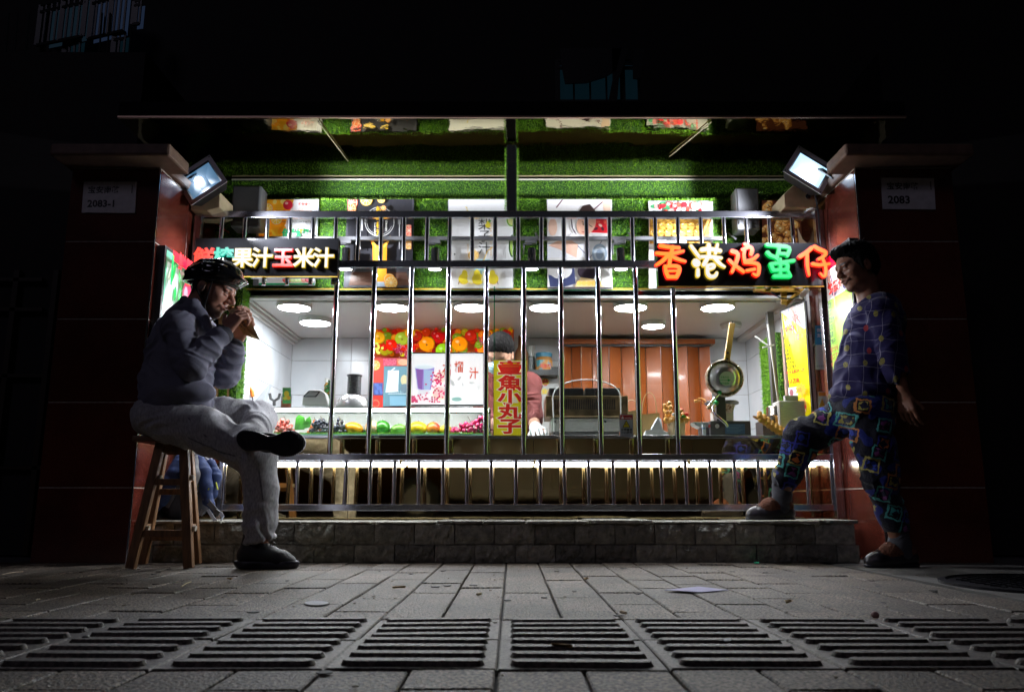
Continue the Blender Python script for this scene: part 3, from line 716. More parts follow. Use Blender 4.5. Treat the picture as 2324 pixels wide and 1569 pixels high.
brush([[(762, 1220, 22), (860, 1232, 22), (962, 1238, 22), (932, 1310, 20)], [(862, 1236, 18), (860, 1280, 18), (842, 1330, 18)], [(768, 1286, 26), (790, 1312, 22), (838, 1324, 20), (862, 1352, 22)], [(862, 1292, 16), (912, 1296, 20)], [(862, 1368, 14), (985, 1352, 18)], [(792, 1380, 18), (880, 1372, 20), (936, 1376, 22), (930, 1424, 22)], [(794, 1384, 24), (812, 1432, 24)], [(812, 1432, 20), (930, 1428, 20)], [(872, 1340, 14), (874, 1478, 18)], [(824, 1482, 22), (952, 1482, 22)], [(936, 1440, 14), (956, 1480, 16)]], 2700, nGc, nG)
brush([[(1132, 1248, 26), (1085, 1290, 28), (1036, 1318, 26)], [(1096, 1290, 20), (1096, 1390, 22), (1112, 1472, 12)], [(1158, 1236, 24), (1200, 1262, 26), (1262, 1282, 24), (1232, 1322, 20), (1192, 1340, 16)], [(1222, 1330, 16), (1252, 1400, 20), (1252, 1470, 20), (1236, 1490, 12), (1206, 1458, 8)], [(1142, 1380, 22), (1200, 1392, 20), (1300, 1376, 14)]], 2700, nO, nR)
# ================================================================ LAMPS THE PLACE HAS, AND ONE DISC ADDED AS A REFLECTION
disc = emis('ceiling_lamp_glow', (.93, .96, 1), 135)
def ceiling_light(u, v, label, Y=4.82, r=.098, emit=disc):
    z = CZ; x = X(u, v, Y); t = thing('ceiling_light', label, 'ceiling light', (x, Y, z), 'round lamps on the kiosk ceiling')
    mb = MB(); mb.lathe([(r + .008, z), (r + .008, z - .03), (r, z - .034), (r - .004, z - .03), (.001, z - .03)], (x, Y, 0), 32); mb.build('ring', M['white'], t, True)
    mb = MB(); mb.lathe([(r - .005, z - .0305), (r - .006, z - .0345), (.001, z - .036)], (x, Y, 0), 32); mb.build('diffuser', emit, t, True)
for u, lab in ((668, 'round white ceiling lamp above the terminal, leftmost of the row'), (890, 'round white ceiling lamp above the left end of the fruit picture'),
               (1068, 'round white ceiling lamp left of the shop worker'), (1238, 'round white ceiling lamp above the shelf with the jar'),
               (1430, 'round white ceiling lamp above the paper bags'), (1627, 'round white ceiling lamp above the round waffle iron')):
    ceiling_light(u, 690, lab)
ceiling_light(1483, 762, 'small round ceiling lamp farther back above the brown folding door', 5.35, .075)
ceiling_light(715, 731, 'glowing disc imitating a ceiling reflection deeper in the kiosk behind the leftmost ceiling lamp', 5.25, .10, emis('ceiling_reflection_glow', (.82, .92, 1), 50))  # added glowing disc imitates a reflection on the ceiling; no lamp hangs there
t = thing('smoke_alarm', 'small white smoke alarm on the ceiling behind the wooden handle', 'alarm', (X(1660, 775, 5.4), 5.4, CZ))
mb = MB(); mb.lathe([(.075, CZ), (.075, CZ - .02), (.06, CZ - .04), (.001, CZ - .042)], (X(1660, 775, 5.4), 5.4, 0), 8); mb.build('body', M['white'], t)

# track with spot heads
trk = thing('light_track', 'thin grey lighting track in front of the posters', 'lighting track', (0, 4.6, 1.77))
zt = Z(541, 4.6); mb = MB(); mb.box(X(550, 540, 4.6), X(1646, 540, 4.6), 4.59, 4.615, zt - .011, zt + .011); mb.build('bar', M['grey'], trk, bevel=.002)
for u in (700, 1215, 1430, 1660):
    mb = MB(); mb.bar((X(u, 500, 4.6), 4.7, zt + .07), (X(u, 500, 4.6) + .02, 4.61, zt), .012, .008); mb.build('stay', M['grey'], trk)
spotglow = emis('spot_glow', (.9, .95, 1), 60)
for u, lab in ((785, 'black track spotlight beside the end of the juice sign'), (987, 'black track spotlight between the orange and pear posters'),
               (1206, 'black track spotlight between the pear and chef posters'), (1408, 'black track spotlight left of the egg waffle sign')):
    x = X(u, 580, 4.6); z = Z(563, 4.6); t = thing('track_spotlight', lab, 'spotlight', (x, 4.6, z), 'track spotlights over the hatch')
    mb = MB(); mb.box(x - .04, x + .03, 4.585, 4.62, zt - .033, zt - .012); mb.build('adapter', M['grey'], t, bevel=.003)
    mb = MB(); mb.box(x - .05, x - .042, 4.59, 4.61, zt - .10, zt - .03); mb.box(x - .05, x, 4.59, 4.61, zt - .04, zt - .034); mb.build('arm', M['grey'], t, bevel=.002)
    z1 = Z(612, 4.6); mb = MB(); mb.lathe([(.02, z), (.024, z - .003), (.025, z - .07), (.046, z1 + .006), (.047, z1), (.04, z1), (.036, z1 + .006), (.001, z1 + .006)], (x, 4.6, 0), 24); mb.build('head', M['blackgloss'], t, True)
    mb = MB(); mb.lathe([(.037, z1 + .005), (.001, z1 + .004)], (x, 4.6, 0), 24); mb.build('lens', spotglow, t)

# two floodlights hung on the pillar ledges
def flood(corners, Y, label, lit, spot_uv, energy):
    """corners clockwise from top edge in the photo; the lamp faces down towards the street"""
    c = [P(u, v, y) for (u, v), y in zip(corners, Y)]
    o = (c[0] + c[1] + c[2] + c[3]) / 4
    ax = ((c[1] - c[0]) + (c[2] - c[3])).normalized(); t_ = ((c[3] - c[0]) + (c[2] - c[1])).normalized()
    nrm = ax.cross(t_).normalized()
    if nrm.y > 0: nrm = -nrm
    ay = nrm.cross(ax).normalized(); ay = ay if ay.dot(t_) > 0 else -ay
    w = ((c[1] - c[0]).length + (c[2] - c[3]).length) / 2; h = ((c[3] - c[0]).length + (c[2] - c[1]).length) / 2
    t = thing('floodlight', label, 'floodlight', tuple(o), 'floodlights at the ends of the stall')
    def q(a, b, d): return o + ax * (a * w / 2) + ay * (b * h / 2) + nrm * d
    def ringf(mb, a0, a1, d0, d1):
        A = [q(sa * a0, sb * a0, d0) for sa, sb in ((-1, -1), (1, -1), (1, 1), (-1, 1))]; B = [q(sa * a1, sb * (a1 - .04), d1) for sa, sb in ((-1, -1), (1, -1), (1, 1), (-1, 1))]
        mb.add(A + B, [(i, (i + 1) % 4, 4 + (i + 1) % 4, 4 + i) for i in range(4)])
    mb = MB(); ringf(mb, 1, .8, 0, 0); ringf(mb, 1, .96, 0, -.012); mb.build('front_frame', mat('flood_frame', (.7, .68, .72), .5), t)
    mb = MB(); ringf(mb, .8, .74, -.001, -.008); mb.build('gasket', M['black'], t)
    mb = MB(); A = [q(sa * .74, sb * .70, -.008) for sa, sb in ((-1, -1), (1, -1), (1, 1), (-1, 1))]; B = [q(sa * .25, sb * .3 - .1, -.045) for sa, sb in ((-1, -1), (1, -1), (1, 1), (-1, 1))]
    mb.add(A + B, [(i, (i + 1) % 4, 4 + (i + 1) % 4, 4 + i) for i in range(4)] + [(4, 5, 6, 7)])
    mb.build('reflector', lit, t)
    # light chip: the small very bright source
    ck = MB(); s = spot_uv
    cc = q(s[0], s[1], -.03); ck.sph(cc, s[2], 16, 10); ck.build('led_chip', emis('led_chip', (.8, .88, 1), energy), t, True)
    mb = MB(); body = [q(sa * .96, sb * .92, -.012) for sa, sb in ((-1, -1), (1, -1), (1, 1), (-1, 1))]; back = [q(sa * .7, sb * .6, -.09) for sa, sb in ((-1, -1), (1, -1), (1, 1), (-1, 1))]
    mb.add(body + back, [(i, (i + 1) % 4, 4 + (i + 1) % 4, 4 + i) for i in range(4)] + [(4, 5, 6, 7)])
    for k in range(9):
        a = -.62 + k * .155; mb.add([q(a, -.5, -.09), q(a + .03, -.5, -.09), q(a + .03, .5, -.09), q(a, .5, -.09), q(a, -.4, -.115), q(a + .03, -.4, -.115), q(a + .03, .4, -.115), q(a, .4, -.115)],
            [(0, 1, 5, 4), (1, 2, 6, 5), (2, 3, 7, 6), (3, 0, 4, 7), (4, 5, 6, 7)])
    mb.build('housing', M['black'], t)
    for sa, sb in ((-1, -1), (1, -1), (1, 1), (-1, 1)): mb = MB(); mb.sph(q(sa * .92, sb * .90, .0), .004, 8, 5); mb.build('corner_screw', M['darkgrey'], t)
    mb = MB(); top = q(0, -1.0, -.05); sx = -1 if o.x < 0 else 1
    wall = Vector((sx * 1.74, 4.12, 2.0)); mb.bar(q(-.5, -.2, -.1), q(-.5, -1.2, -.08), .02, .006); mb.bar(q(-.5, -1.2, -.08), q(.5, -1.2, -.08), .02, .006); mb.bar(q(.5, -1.2, -.08), q(.5, -.2, -.1), .02, .006)
    mb.bar(q(0, -1.2, -.08), wall, .025, .008); mb.build('bracket', M['black'], t)
    return t, o, nrm, ax
refl_dim = emis('flood_reflector', (.16, .42, .75), .36, (.12, .14, .16), .3)
refl_hot = emis('flood_reflector_hot', (.42, .7, 1), 1.5, (.2, .2, .2), .3)
fl1 = flood([(387, 409), (472, 353), (520, 409), (440, 461)], (4.24, 4.24, 4.16, 4.16), 'tilted floodlight with a small bright spot at the left pillar', refl_dim, (-.12, -.25, .024), 16)
fl2 = flood([(1816, 332), (1905, 387), (1855, 435), (1772, 385)], (4.24, 4.24, 4.16, 4.16), 'tilted floodlight glowing fully white at the right pillar', refl_hot, (.1, -.1, .04), 10)
def flood_beam(fl, energy):
    t, o, n, ax = fl
    ld = bpy.data.lights.new('flood_beam', 'POINT'); ld.shadow_soft_size = .05; ld.energy = energy; ld.color = (.82, .87, 1)
    lo = bpy.data.objects.new('flood_beam', ld); COL.objects.link(lo); lo.location = o + n * .08; pass
    lo.parent = t; lo.matrix_parent_inverse = Matrix.Translation(-t.location)
def beam(fl, name, pos, aim, en, size, blend=.7):
    ld = bpy.data.lights.new(name, 'SPOT'); ld.energy = en; ld.spot_size = R(size); ld.spot_blend = blend; ld.shadow_soft_size = .04; ld.color = (.86, .9, 1)
    lo = bpy.data.objects.new(name, ld); COL.objects.link(lo); lo.location = pos
    lo.rotation_euler = (Vector(aim) - Vector(pos)).to_track_quat('-Z', 'Y').to_euler(); lo.parent = fl[0]; lo.matrix_parent_inverse = Matrix.Translation(-fl[0].location)
for fl_, en, sg in ((fl1, 200, -1), (fl2, 235, 1)):
    p = (sg * 1.50, 4.12, 1.80)
    beam(fl_, 'flood_throw', p, (sg * -.1, 4.8, 1.95), en, 110)
    beam(fl_, 'flood_spill', p, (sg * 1.72, 4.2, .6), en * .2, 140, 1)
    beam(fl_, 'flood_street', (sg * 1.50, 4.06, 1.84), (sg * .2, 2.9, 0), en * .12, 115, 1)
FLOODS = (fl1, fl2)

# boxes, speakers, camera
def trunk(uv, Y, label):
    t = thing('cable_box', label, 'cable box', tuple(P(*uv[0], Y)), 'cream cable boxes beside the floodlights')
    mb = MB(); mb.prism([P(u, v, Y) for u, v in uv], (0, .22, 0)); mb.build('cover', M['cream'], t, bevel=.004)
trunk([(432, 476), (440, 430), (478, 418), (499, 436), (498, 470), (470, 478)][::-1], 4.28, 'cream cable box under the left floodlight')
trunk([(1780, 470), (1778, 440), (1806, 414), (1850, 440), (1852, 470)][::-1], 4.3, 'cream cable box behind the security camera')
def speaker(u0, v0, u1, v1, Y, label, lean=0):
    a = P(u0, v0, Y); b_ = P(u1, v1, Y); t = thing('speaker', label, 'speaker', ((a.x + b_.x) / 2, Y, b_.z), 'grey speakers on the fascia')
    mb = MB(); mb.box(a.x, b_.x, Y, Y + .13, b_.z, a.z); mb.build('cabinet', M['grey'], t, bevel=.014, seg=3)
    cx = (a.x + b_.x) / 2; wz = (a.z - b_.z)
    mb = MB(); mb.box(a.x + .008, b_.x - .008, Y - .006, Y + .002, b_.z + .03, a.z - .01); mb.build('grille', mat('speaker_grille', (.10, .10, .105), .6, bump=.9, bs=900), t, bevel=.006)
    mb = MB(); mb.lathe([(.035, -.012), (.04, -.008), (.042, -.006)], (cx, Y, b_.z + wz * .38), 20, Euler((R(90), 0, 0))); mb.build('woofer_ring', M['darkgrey'], t, True)
    mb = MB(); mb.lathe([(.006, -.009), (.008, -.007)], (cx, Y, b_.z + wz * .8), 12, Euler((R(90), 0, 0))); mb.build('logo_disc', M['chrome'], t, True)
speaker(527, 420, 588, 515, 4.52, 'grey box speaker behind the left floodlight')
speaker(1668, 425, 1727, 520, 4.52, 'grey box speaker left of the brown waffle poster')
t = thing('security_camera', 'small white dome security camera on the top rail at right', 'security camera', tuple(P(1841, 478, 4.34)))
c = P(1840, 465, 4.34); mb = MB(); mb.lathe([(.036, -.035), (.034, -.01), (.03, .02), (.026, .035), (.018, .048), (.001, .054)], c, 24, Euler((0, R(-8), 0))); mb.build('body', M['white'], t, True)
mb = MB(); mb.sph(P(1832, 447, 4.31), .019, 14, 10); mb.build('lens', M['blackgloss'], t, True)
mb = MB(); mb.cyl(P(1845, 476, 4.34), P(1862, 500, 4.35), .01, n=8); mb.build('stem', M['white'], t)

# ================================================================ POSTERS ON THE FASCIA
def poster(k, label, paint, framecol=(.5, .5, .52)):
    u0, u1, v0, v1 = POST[k]; Y = 4.685
    a = P(u0, v0, Y); b_ = P(u1, v1, Y); t = thing('poster', label, 'poster', ((a.x + b_.x) / 2, Y, b_.z), 'food posters on the turf fascia')
    mb = MB(); mb.box(a.x - .004, b_.x + .004, Y, Y + .018, b_.z - .004, a.z + .004); mb.build('light_box', mat('poster_frame', framecol, .4), t, bevel=.002)
    A = Art(flat(Y)); A.clip = (u0, v0, u1, v1); paint(A, u0, v0, u1, v1); A.build('artwork', M['printlit'], t)
    mb = MB(); zt_ = P(u0, 590, Y).z
WHT = (.78, .78, .77); BLK = (.02, .02, .022)
def half_fruit(A, u, v, r, rind, flesh, n=8, seg=True):
    A.ell(u, v, r, r, rind); A.ell(u, v, r * .88, r * .88, (.85, .75, .5)); A.ell(u, v, r * .8, r * .8, flesh)
    if seg:
        for i in range(n):
            a = math.pi * 2 * i / n; A.line([(u, v), (u + r * .8 * math.cos(a), v + r * .8 * math.sin(a))], r * .07, (.9, .8, .6))
def p_juice(A, u0, v0, u1, v1):
    A.rect(u0, v0, u1, v1, WHT); rr = random.Random(3)
    A.poly([(u0, v0), (u0, v1 - 70), (u0 + 40, v1 - 78), (u0 + 62, v1 - 100), (u0 + 58, v0 + 60), (u0 + 80, v0)], (.85, .42, .02))
    for i in range(26):
        A.ell(u0 + rr.uniform(4, 58), v0 + rr.uniform(2, 100), rr.uniform(3, 12), rr.uniform(3, 9), rr.choice([(.9, .6, .05), (.85, .3, .01), (.95, .75, .2), (.8, .18, .02)]), 12, rr.uniform(0, 180))
    A.ell(u0 + 66, v0 + 12, 11, 11, (.62, .02, .04)); A.ell(u0 + 63, v0 + 8, 4, 3, (.9, .4, .35))
    for (x, y, r) in ((20, 20, 13), (40, 44, 14), (14, 62, 12)): half_fruit(A, u0 + x, v0 + y, r, (.8, .35, .02), (.95, .6, .05))
    A.text('新·鲜·果·汁', u1 - 36, v0 + 13, 7.6, (.6, .08, .05), .02, sx=.8)
    A.text('FRESHLY', u1 - 34, v0 + 21, 5.4, (.8, .35, .2)); A.text('SQUEEZED JUICE', u1 - 46, v0 + 27, 5.2, (.8, .35, .2))
    A.text('FRUIT JUICE, FRESH IS BETTER', u1 - 74, v0 + 52, 5.4, (.1, .1, .1))
    A.text('鲜', u1 - 74, v0 + 92, 31, (.01, .33, .10), .03); A.text('榨', u1 - 43, v0 + 92, 31, (.01, .33, .10), .03); A.text('十', u1 - 36, v0 + 74, 12, (.9, .4, .02), .03)
    A.text('果汁', u1 - 70, v0 + 118, 22, (.8, .3, .02), .02)
    A.text('天然 无添加剂', u0 + 12, v1 - 20, 11, (.5, .03, .05), .02); A.rect(u0, v1 - 4, u1, v1, (.0, .3, .1))
    for i, cc in enumerate([(.7, .05, .02), (.75, .1, .03), (.5, .65, .2), (.5, .65, .2), (.5, .65, .2), (.8, .2, .12), (.55, .03, .04)]):
        A.ell(u0 + 60 + i * 8.5, v1 - 12, 6.5, 6.5, cc); A.ell(u0 + 60 + i * 8.5, v1 - 12, 4.6, 4.8, tuple(min(.95, x * 1.4 + .1) for x in cc))
poster(0, 'white and orange fresh juice poster behind the juice sign', p_juice)
def p_orange(A, u0, v0, u1, v1):
    A.rect(u0, v0, u1, v1, (.028, .028, .034)); A.rect(u0 + 2, v1 - 46, u1 - 2, v1, (.05, .05, .055))
    A.poly([(u0 + 10, v1 - 34), (u1 - 12, v1 - 34), (u1 - 2, v1 - 4), (u0 + 2, v1 - 4)], (.10, .045, .03))
    for i in range(9): A.line([(u0 + 6, v1 - 30 + i * 3), (u1 - 6, v1 - 30 + i * 3)], .7, (.2, .12, .08))
    half_fruit(A, u0 + 8, v0 + 6, 15, (.6, .05, .03), (.7, .08, .06)); half_fruit(A, u0 + 6, v0 + 20, 13, (.8, .25, .03), (.85, .2, .05)); half_fruit(A, u0 + 42, v0, 14, (.8, .5, .04), (.9, .6, .05)); half_fruit(A, u0 + 76, v0 - 1, 9, (.8, .5, .04), (.9, .6, .05))
    half_fruit(A, u1 - 5, v0 + 70, 14, (.6, .08, .05), (.8, .15, .1)); half_fruit(A, u1 - 5, v0 + 100, 13, (.8, .3, .03), (.9, .4, .05))
    cu, cv = u0 + 72, v0 + 50; A.ring(cu, cv, 33, 1.2, (.75, .75, .72), 36); A.ring(cu, cv, 29, .6, (.75, .75, .72), 30, 20, 330)
    A.text('新鲜橙汁', cu - 8, cv - 22, 15, (.9, .5, .02), .03, True, step=1.15)
    half_fruit(A, cu + 9, cv - 31, 6, (.8, .25, .03), (.9, .4, .05))
    A.text('food culture', cu - 12, cv + 2, 6, (.8, .78, .7), .01, rot=90); A.text('FRUIT VERSION', cu + 13, cv - 22, 6.2, (.8, .78, .7), .01, rot=90)
    A.line([(u1 - 27, v0 + 46), (u1 - 27, v0 + 112)], 2, (.7, .7, .72)); 
    for k in (-2.5, 0, 2.5): A.line([(u1 - 27 + k, v0 + 42), (u1 - 27 + k, v0 + 56)], .9, (.7, .7, .72))
    A.line([(u0 + 28, v0 + 40), (u0 + 28, v0 + 112)], 2.4, (.6, .6, .62)); A.line([(u0 + 32, v0 + 42), (u0 + 32, v0 + 70)], 4, (.6, .6, .62))
    O1, O2 = (.85, .32, .02), (.92, .5, .05)
    A.poly([(cu - 16, cv + 54), (cu - 14, cv + 150 - 4), (cu + 15, cv + 150 - 4), (cu + 17, cv + 54), (cu + 24, cv + 38), (cu + 10, cv + 50), (cu + 2, cv + 56), (cu - 8, cv + 52), (cu - 26, cv + 34), (cu - 20, cv + 44)], O1)
    A.poly([(cu - 12, cv + 56), (cu - 11, cv + 90), (cu + 6, cv + 90), (cu + 8, cv + 60)], O2); A.line([(cu - 26, cv + 36), (cu - 14, cv + 46), (cu - 8, cv + 58)], 3, (.95, .65, .12)); A.line([(cu + 28, cv + 36), (cu + 18, cv + 46), (cu + 10, cv + 58)], 3, (.95, .65, .12))
    for k in range(9): A.ell(cu + math.cos(k * 2.1) * (18 + k * 2), cv + 42 + math.sin(k * 1.7) * 9, 1.7, 1.4, O2, 8)
    A.poly([(cu - 15, cv + 136), (cu - 14, cv + 147), (cu + 14, cv + 147), (cu + 15, cv + 136)], (.5, .6, .68)); half_fruit(A, cu + 22, cv + 130, 13, (.8, .35, .02), O1, seg=False); half_fruit(A, cu + 26, cv + 138, 15, (.85, .4, .03), (.92, .5, .05), 10)
poster(1, 'black fresh orange juice poster with a splashing glass', p_orange, (.05, .05, .06))
def p_pear(A, u0, v0, u1, v1):
    A.rect(u0, v0, u1, v1, WHT)
    for k in range(6): A.line([(u0 + 38 + k * 3, v0 + 16 + k * 7), (u0 + 42 + k * 3, v0 + 20 + k * 7)], 2, (.8, .6, .1))
    A.text('梨子汁', u0 + 66, v0 + 66, 30, (.03, .03, .03), .0, True, step=.92)
    A.ell(u0 + 89, v0 + 58, 6, 6, (.85, .7, .06)); A.ell(u0 + 89, v0 + 52, 3.5, 4, (.85, .7, .06)); A.ell(u0 + 93, v0 + 49, 4, 1.5, (.1, .4, .05), 10, -30)
    A.text('雪梨润肺 清甜可口 现榨现卖', u1 - 52, v0 + 56, 5.2, (.7, .45, .15), .0, True, step=1.05); A.text('天然果香 健康好味', u1 - 46, v0 + 52, 5, (.7, .45, .15), .0, True, step=1.05)
    A.text('delicious', u0 + 42, v0 + 100, 6, (.6, .4, .15), rot=90)
    A.ell(u1 - 2, v0 + 46, 12, 15, (.2, .45, .06)); A.ell(u1 - 2, v0 + 46, 9, 12, (.75, .8, .3)); A.ell(u1 + 0, v0 + 105, 9, 26, (.03, .1, .03)); A.ell(u1 + 0, v0 + 105, 6, 22, (.45, .65, .15)); 
    A.poly([(u0 + 56, v0 + 135), (u0 + 60, v0 + 190), (u0 + 88, v0 + 190), (u0 + 93, v0 + 135)], (.45, .68, .72)); A.line([(u0 + 74, v0 + 150), (u0 + 88, v0 + 116), (u0 + 102, v0 + 106)], 1.8, (.85, .55, .08)); half_fruit(A, u0 + 56, v0 + 126, 12, (.85, .45, .03), (.9, .55, .1))
    for du, s in ((34, 1), (52, .9), (66, 1.1), (84, .9), (101, 1)):
        c = (.9, .72, .05) if du not in (52, 84) else (.9, .85, .5); A.ell(u0 + du, v0 + 180, 12 * s, 12 * s, (.8, .55, .03)); A.ell(u0 + du, v0 + 179, 11.5 * s, 11.5 * s, c); A.ell(u0 + du + (2 if du < 66 else -2), v0 + 168, 6.5 * s, 9 * s, c)
    A.line([(u0 + 24, v0 + 185), (u0 + 22, v0 + 192)], 1.5, (.2, .1, .03)); A.line([(u0 + 110, v0 + 185), (u0 + 112, v0 + 192)], 1.5, (.2, .1, .03))
    A.rect(u0 + 12, v0 + 122, u0 + 15, v0 + 125, BLK); A.rect(u0 - 2, v1 - 40, u0 + 3, v1 - 6, (.5, .03, .08))
poster(2, 'white pear juice poster with yellow pears at its foot', p_pear)
def p_chef(A, u0, v0, u1, v1):
    A.rect(u0, v0, u1, v1, (.72, .7, .68)); SK = (.72, .42, .30)
    A.line([(u0 + 20, v0 + 18), (u0 + 34, v0)], 2.5, (.16, .06, .08)); A.line([(u0 + 106, v0 + 22), (u0 + 128, v0 + 2)], 2.5, (.16, .06, .08)); A.poly([(u1 - 22, v0), (u1 - 14, v0 + 60), (u1 - 4, v0 + 60), (u1 - 2, v0)], (.75, .55, .42))
    A.poly([(u1 - 52, v0 + 40), (u1 - 50, v0 + 74), (u1 - 10, v0 + 76), (u1 - 12, v0 + 42)], (.62, .02, .03)); 
    for k in range(7): A.ell(u1 - 46 + k * 5, v0 + 50 + (k % 3) * 8, 3, 5, [(.75, .12, .08), (.8, .5, .4), (.1, .02, .03)][k % 3], 10, k * 30)
    A.ell(u0 + 12, v0 + 62, 10, 20, (.78, .52, .40)); A.ell(u0 + 88, v0 + 54, 21, 27, SK, 20, 24); A.poly([(u0 + 70, v0 + 46), (u0 + 68, v0 + 30), (u0 + 80, v0 + 14), (u0 + 96, v0 + 10), (u0 + 108, v0 + 24), (u0 + 109, v0 + 40), (u0 + 100, v0 + 30), (u0 + 84, v0 + 30)], (.035, .02, .018))
    A.line([(u0 + 78, v0 + 50), (u0 + 88, v0 + 54)], 1.5, (.05, .02, .02)); A.line([(u0 + 94, v0 + 57), (u0 + 102, v0 + 62)], 1.5, (.05, .02, .02)); A.ell(u0 + 82, v0 + 56, 3, 1.3, (.05, .02, .02), 8, 20); A.line([(u0 + 78, v0 + 72), (u0 + 88, v0 + 76)], 2, (.5, .12, .1)); A.line([(u0 + 90, v0 + 60), (u0 + 86, v0 + 68)], 1.2, (.55, .28, .2))
    A.line([(u0 + 54, v0 + 44), (u0 + 56, v0 + 64), (u0 + 66, v0 + 80), (u0 + 84, v0 + 86)], 2.6, (.05, .03, .05))
    A.poly([(u0 + 26, v0 + 96), (u0 + 58, v0 + 76), (u0 + 96, v0 + 88), (u0 + 128, v0 + 82), (u1, v0 + 96), (u1, v0 + 160), (u0 + 112, v0 + 142), (u0 + 82, v0 + 130), (u0, v0 + 132), (u0, v0 + 96)], (.76, .76, .78))
    A.poly([(u0 + 2, v0 + 104), (u0 + 40, v0 + 84), (u0 + 70, v0 + 102), (u0 + 66, v0 + 132), (u0 + 26, v0 + 112)], (.76, .48, .36)); A.line([(u0 + 68, v0 + 104), (u0 + 96, v0 + 132), (u0 + 126, v0 + 90)], 1.4, (.12, .12, .2)); 
    A.ell(u0 + 118, v0 + 122, 17, 22, (.35, .45, .55)); A.ell(u0 + 118, v0 + 122, 13, 17, (.55, .62, .68)); A.ell(u0 + 118, v0 + 124, 8, 11, (.3, .38, .48))
    A.poly([(u0 + 2, v0 + 170), (u0 + 30, v0 + 176), (u0 + 60, v0 + 150), (u0 + 64, v0 + 190), (u0 + 40, v1 - 4), (u0 + 6, v1 - 4)], (.05, .06, .14)); A.ell(u0 + 30, v0 + 160, 26, 20, (.72, .7, .68)); A.ell(u0 + 92, v0 + 162, 24, 20, (.03, .02, .03)); A.poly([(u0 + 62, v1 - 4), (u0 + 76, v0 + 176), (u0 + 104, v0 + 180), (u0 + 130, v1 - 4)], (.85, .62, .3))
    for k in range(5): A.ell(u0 + 72 + k * 11, v1 - 12, 6, 5, (.9, .55, .12)); 
    A.rect(u0, v1 - 3, u1, v1, (.08, .06, .06))
poster(3, 'poster of a cook in white bending over a pan', p_chef)
def waffle_art(A, u0, v0, u1, v1, n, r, base, dark, sauce=(.08, .02, .01), skew=0, seed=1):
    rr = random.Random(seed); A.poly([(u0, v0), (u0, v1), (u1, v1), (u1, v0)], dark)
    cu = max(1, int((u1 - u0) / (r * 1.9))); cv = max(1, int((v1 - v0) / (r * 1.8)))
    for j in range(cv):
        for i in range(cu):
            u = u0 + (i + .5 + .25 * (j % 2)) * (u1 - u0) / (cu + .3); v = v0 + (j + .5) * (v1 - v0) / cv
            k = rr.uniform(.85, 1.12); A.ell(u, v, r * 1.02, r, tuple(x * .62 for x in base), 14); A.ell(u - r * .08, v - r * .1, r * .86, r * .8, tuple(min(.95, x * k) for x in base), 14); A.ell(u - r * .3, v - r * .35, r * .28, r * .2, (.95, .82, .55), 8)
    for j in range(cv):
        v = v0 + (j + .35) * (v1 - v0) / cv; pts = [(u0 + t * (u1 - u0) / 24, v + math.sin(t * 1.1 + j) * r * .55) for t in range(25)]; A.line(pts, max(.8, r * .14), sauce)
def p_waffle(A, u0, v0, u1, v1):
    A.rect(u0, v0, u1, v1, (.7, .7, .68)); rr = random.Random(5)
    for k in range(46):
        A.ell(u0 + rr.uniform(10, 118), v0 + rr.uniform(2, 24), rr.uniform(3, 9), rr.uniform(3, 9), rr.choice([(.65, .02, .03), (.8, .3, .28), (.05, .25, .1), (.8, .6, .55), (.7, .08, .05), (.85, .78, .75)]), 10)
    waffle_art(A, u0 + 2, v0 + 30, u1 - 6, v0 + 96, 10, 8.5, (.85, .48, .08), (.6, .28, .04)); A.line([(u1 - 6, v0 + 40), (u1 - 34, v0 + 102)], 9, (.8, .45, .12)); A.line([(u1 - 4, v0 + 40), (u1 - 30, v0 + 102)], 3, (.2, .1, .03))
    A.rect(u0, v0 + 104, u1, v1, (.72, .7, .7)); A.text('香浓鸡蛋仔', u0 + 20, v0 + 150, 20, (.5, .1, .05), .02)
poster(4, 'white poster with a tray of golden waffles drizzled with syrup', p_waffle)
def p_brown(A, u0, v0, u1, v1):
    A.rect(u0, v0, u1, v1, (.09, .03, .018)); rr = random.Random(9); pts = []
    for k in range(64):
        u = u0 + rr.uniform(2, 78) - max(0, 0); v = v0 + rr.uniform(4, 96)
        r = rr.uniform(7, 11); b = rr.uniform(.75, 1.1); A.ell(u, v, r, r * .85, (.35, .14, .03), 14, rr.uniform(0, 180)); A.ell(u - 1, v - 1.4, r * .82, r * .68, (.78 * b, .45 * b, .14 * b), 14, rr.uniform(0, 180)); A.ell(u - 2, v - 3, r * .3, r * .2, (.92, .78, .5), 8)
    for k in range(11):
        u = u0 + rr.uniform(0, 60); v = v0 + rr.uniform(5, 90); A.line([(u, v), (u + rr.uniform(5, 16), v + rr.uniform(-8, 8)), (u + rr.uniform(16, 30), v + rr.uniform(-9, 9))], 1.8, (.06, .012, .006))
    A.poly([(u0 + 80, v0 + 60), (u0 + 92, v0 + 88), (u1 - 8, v1 - 98), (u1 - 20, v0 + 104), (u0 + 84, v0 + 104)], (.6, .45, .32))
poster(5, 'dark brown poster of chocolate waffles at the right end of the fascia', p_brown, (.1, .05, .03))

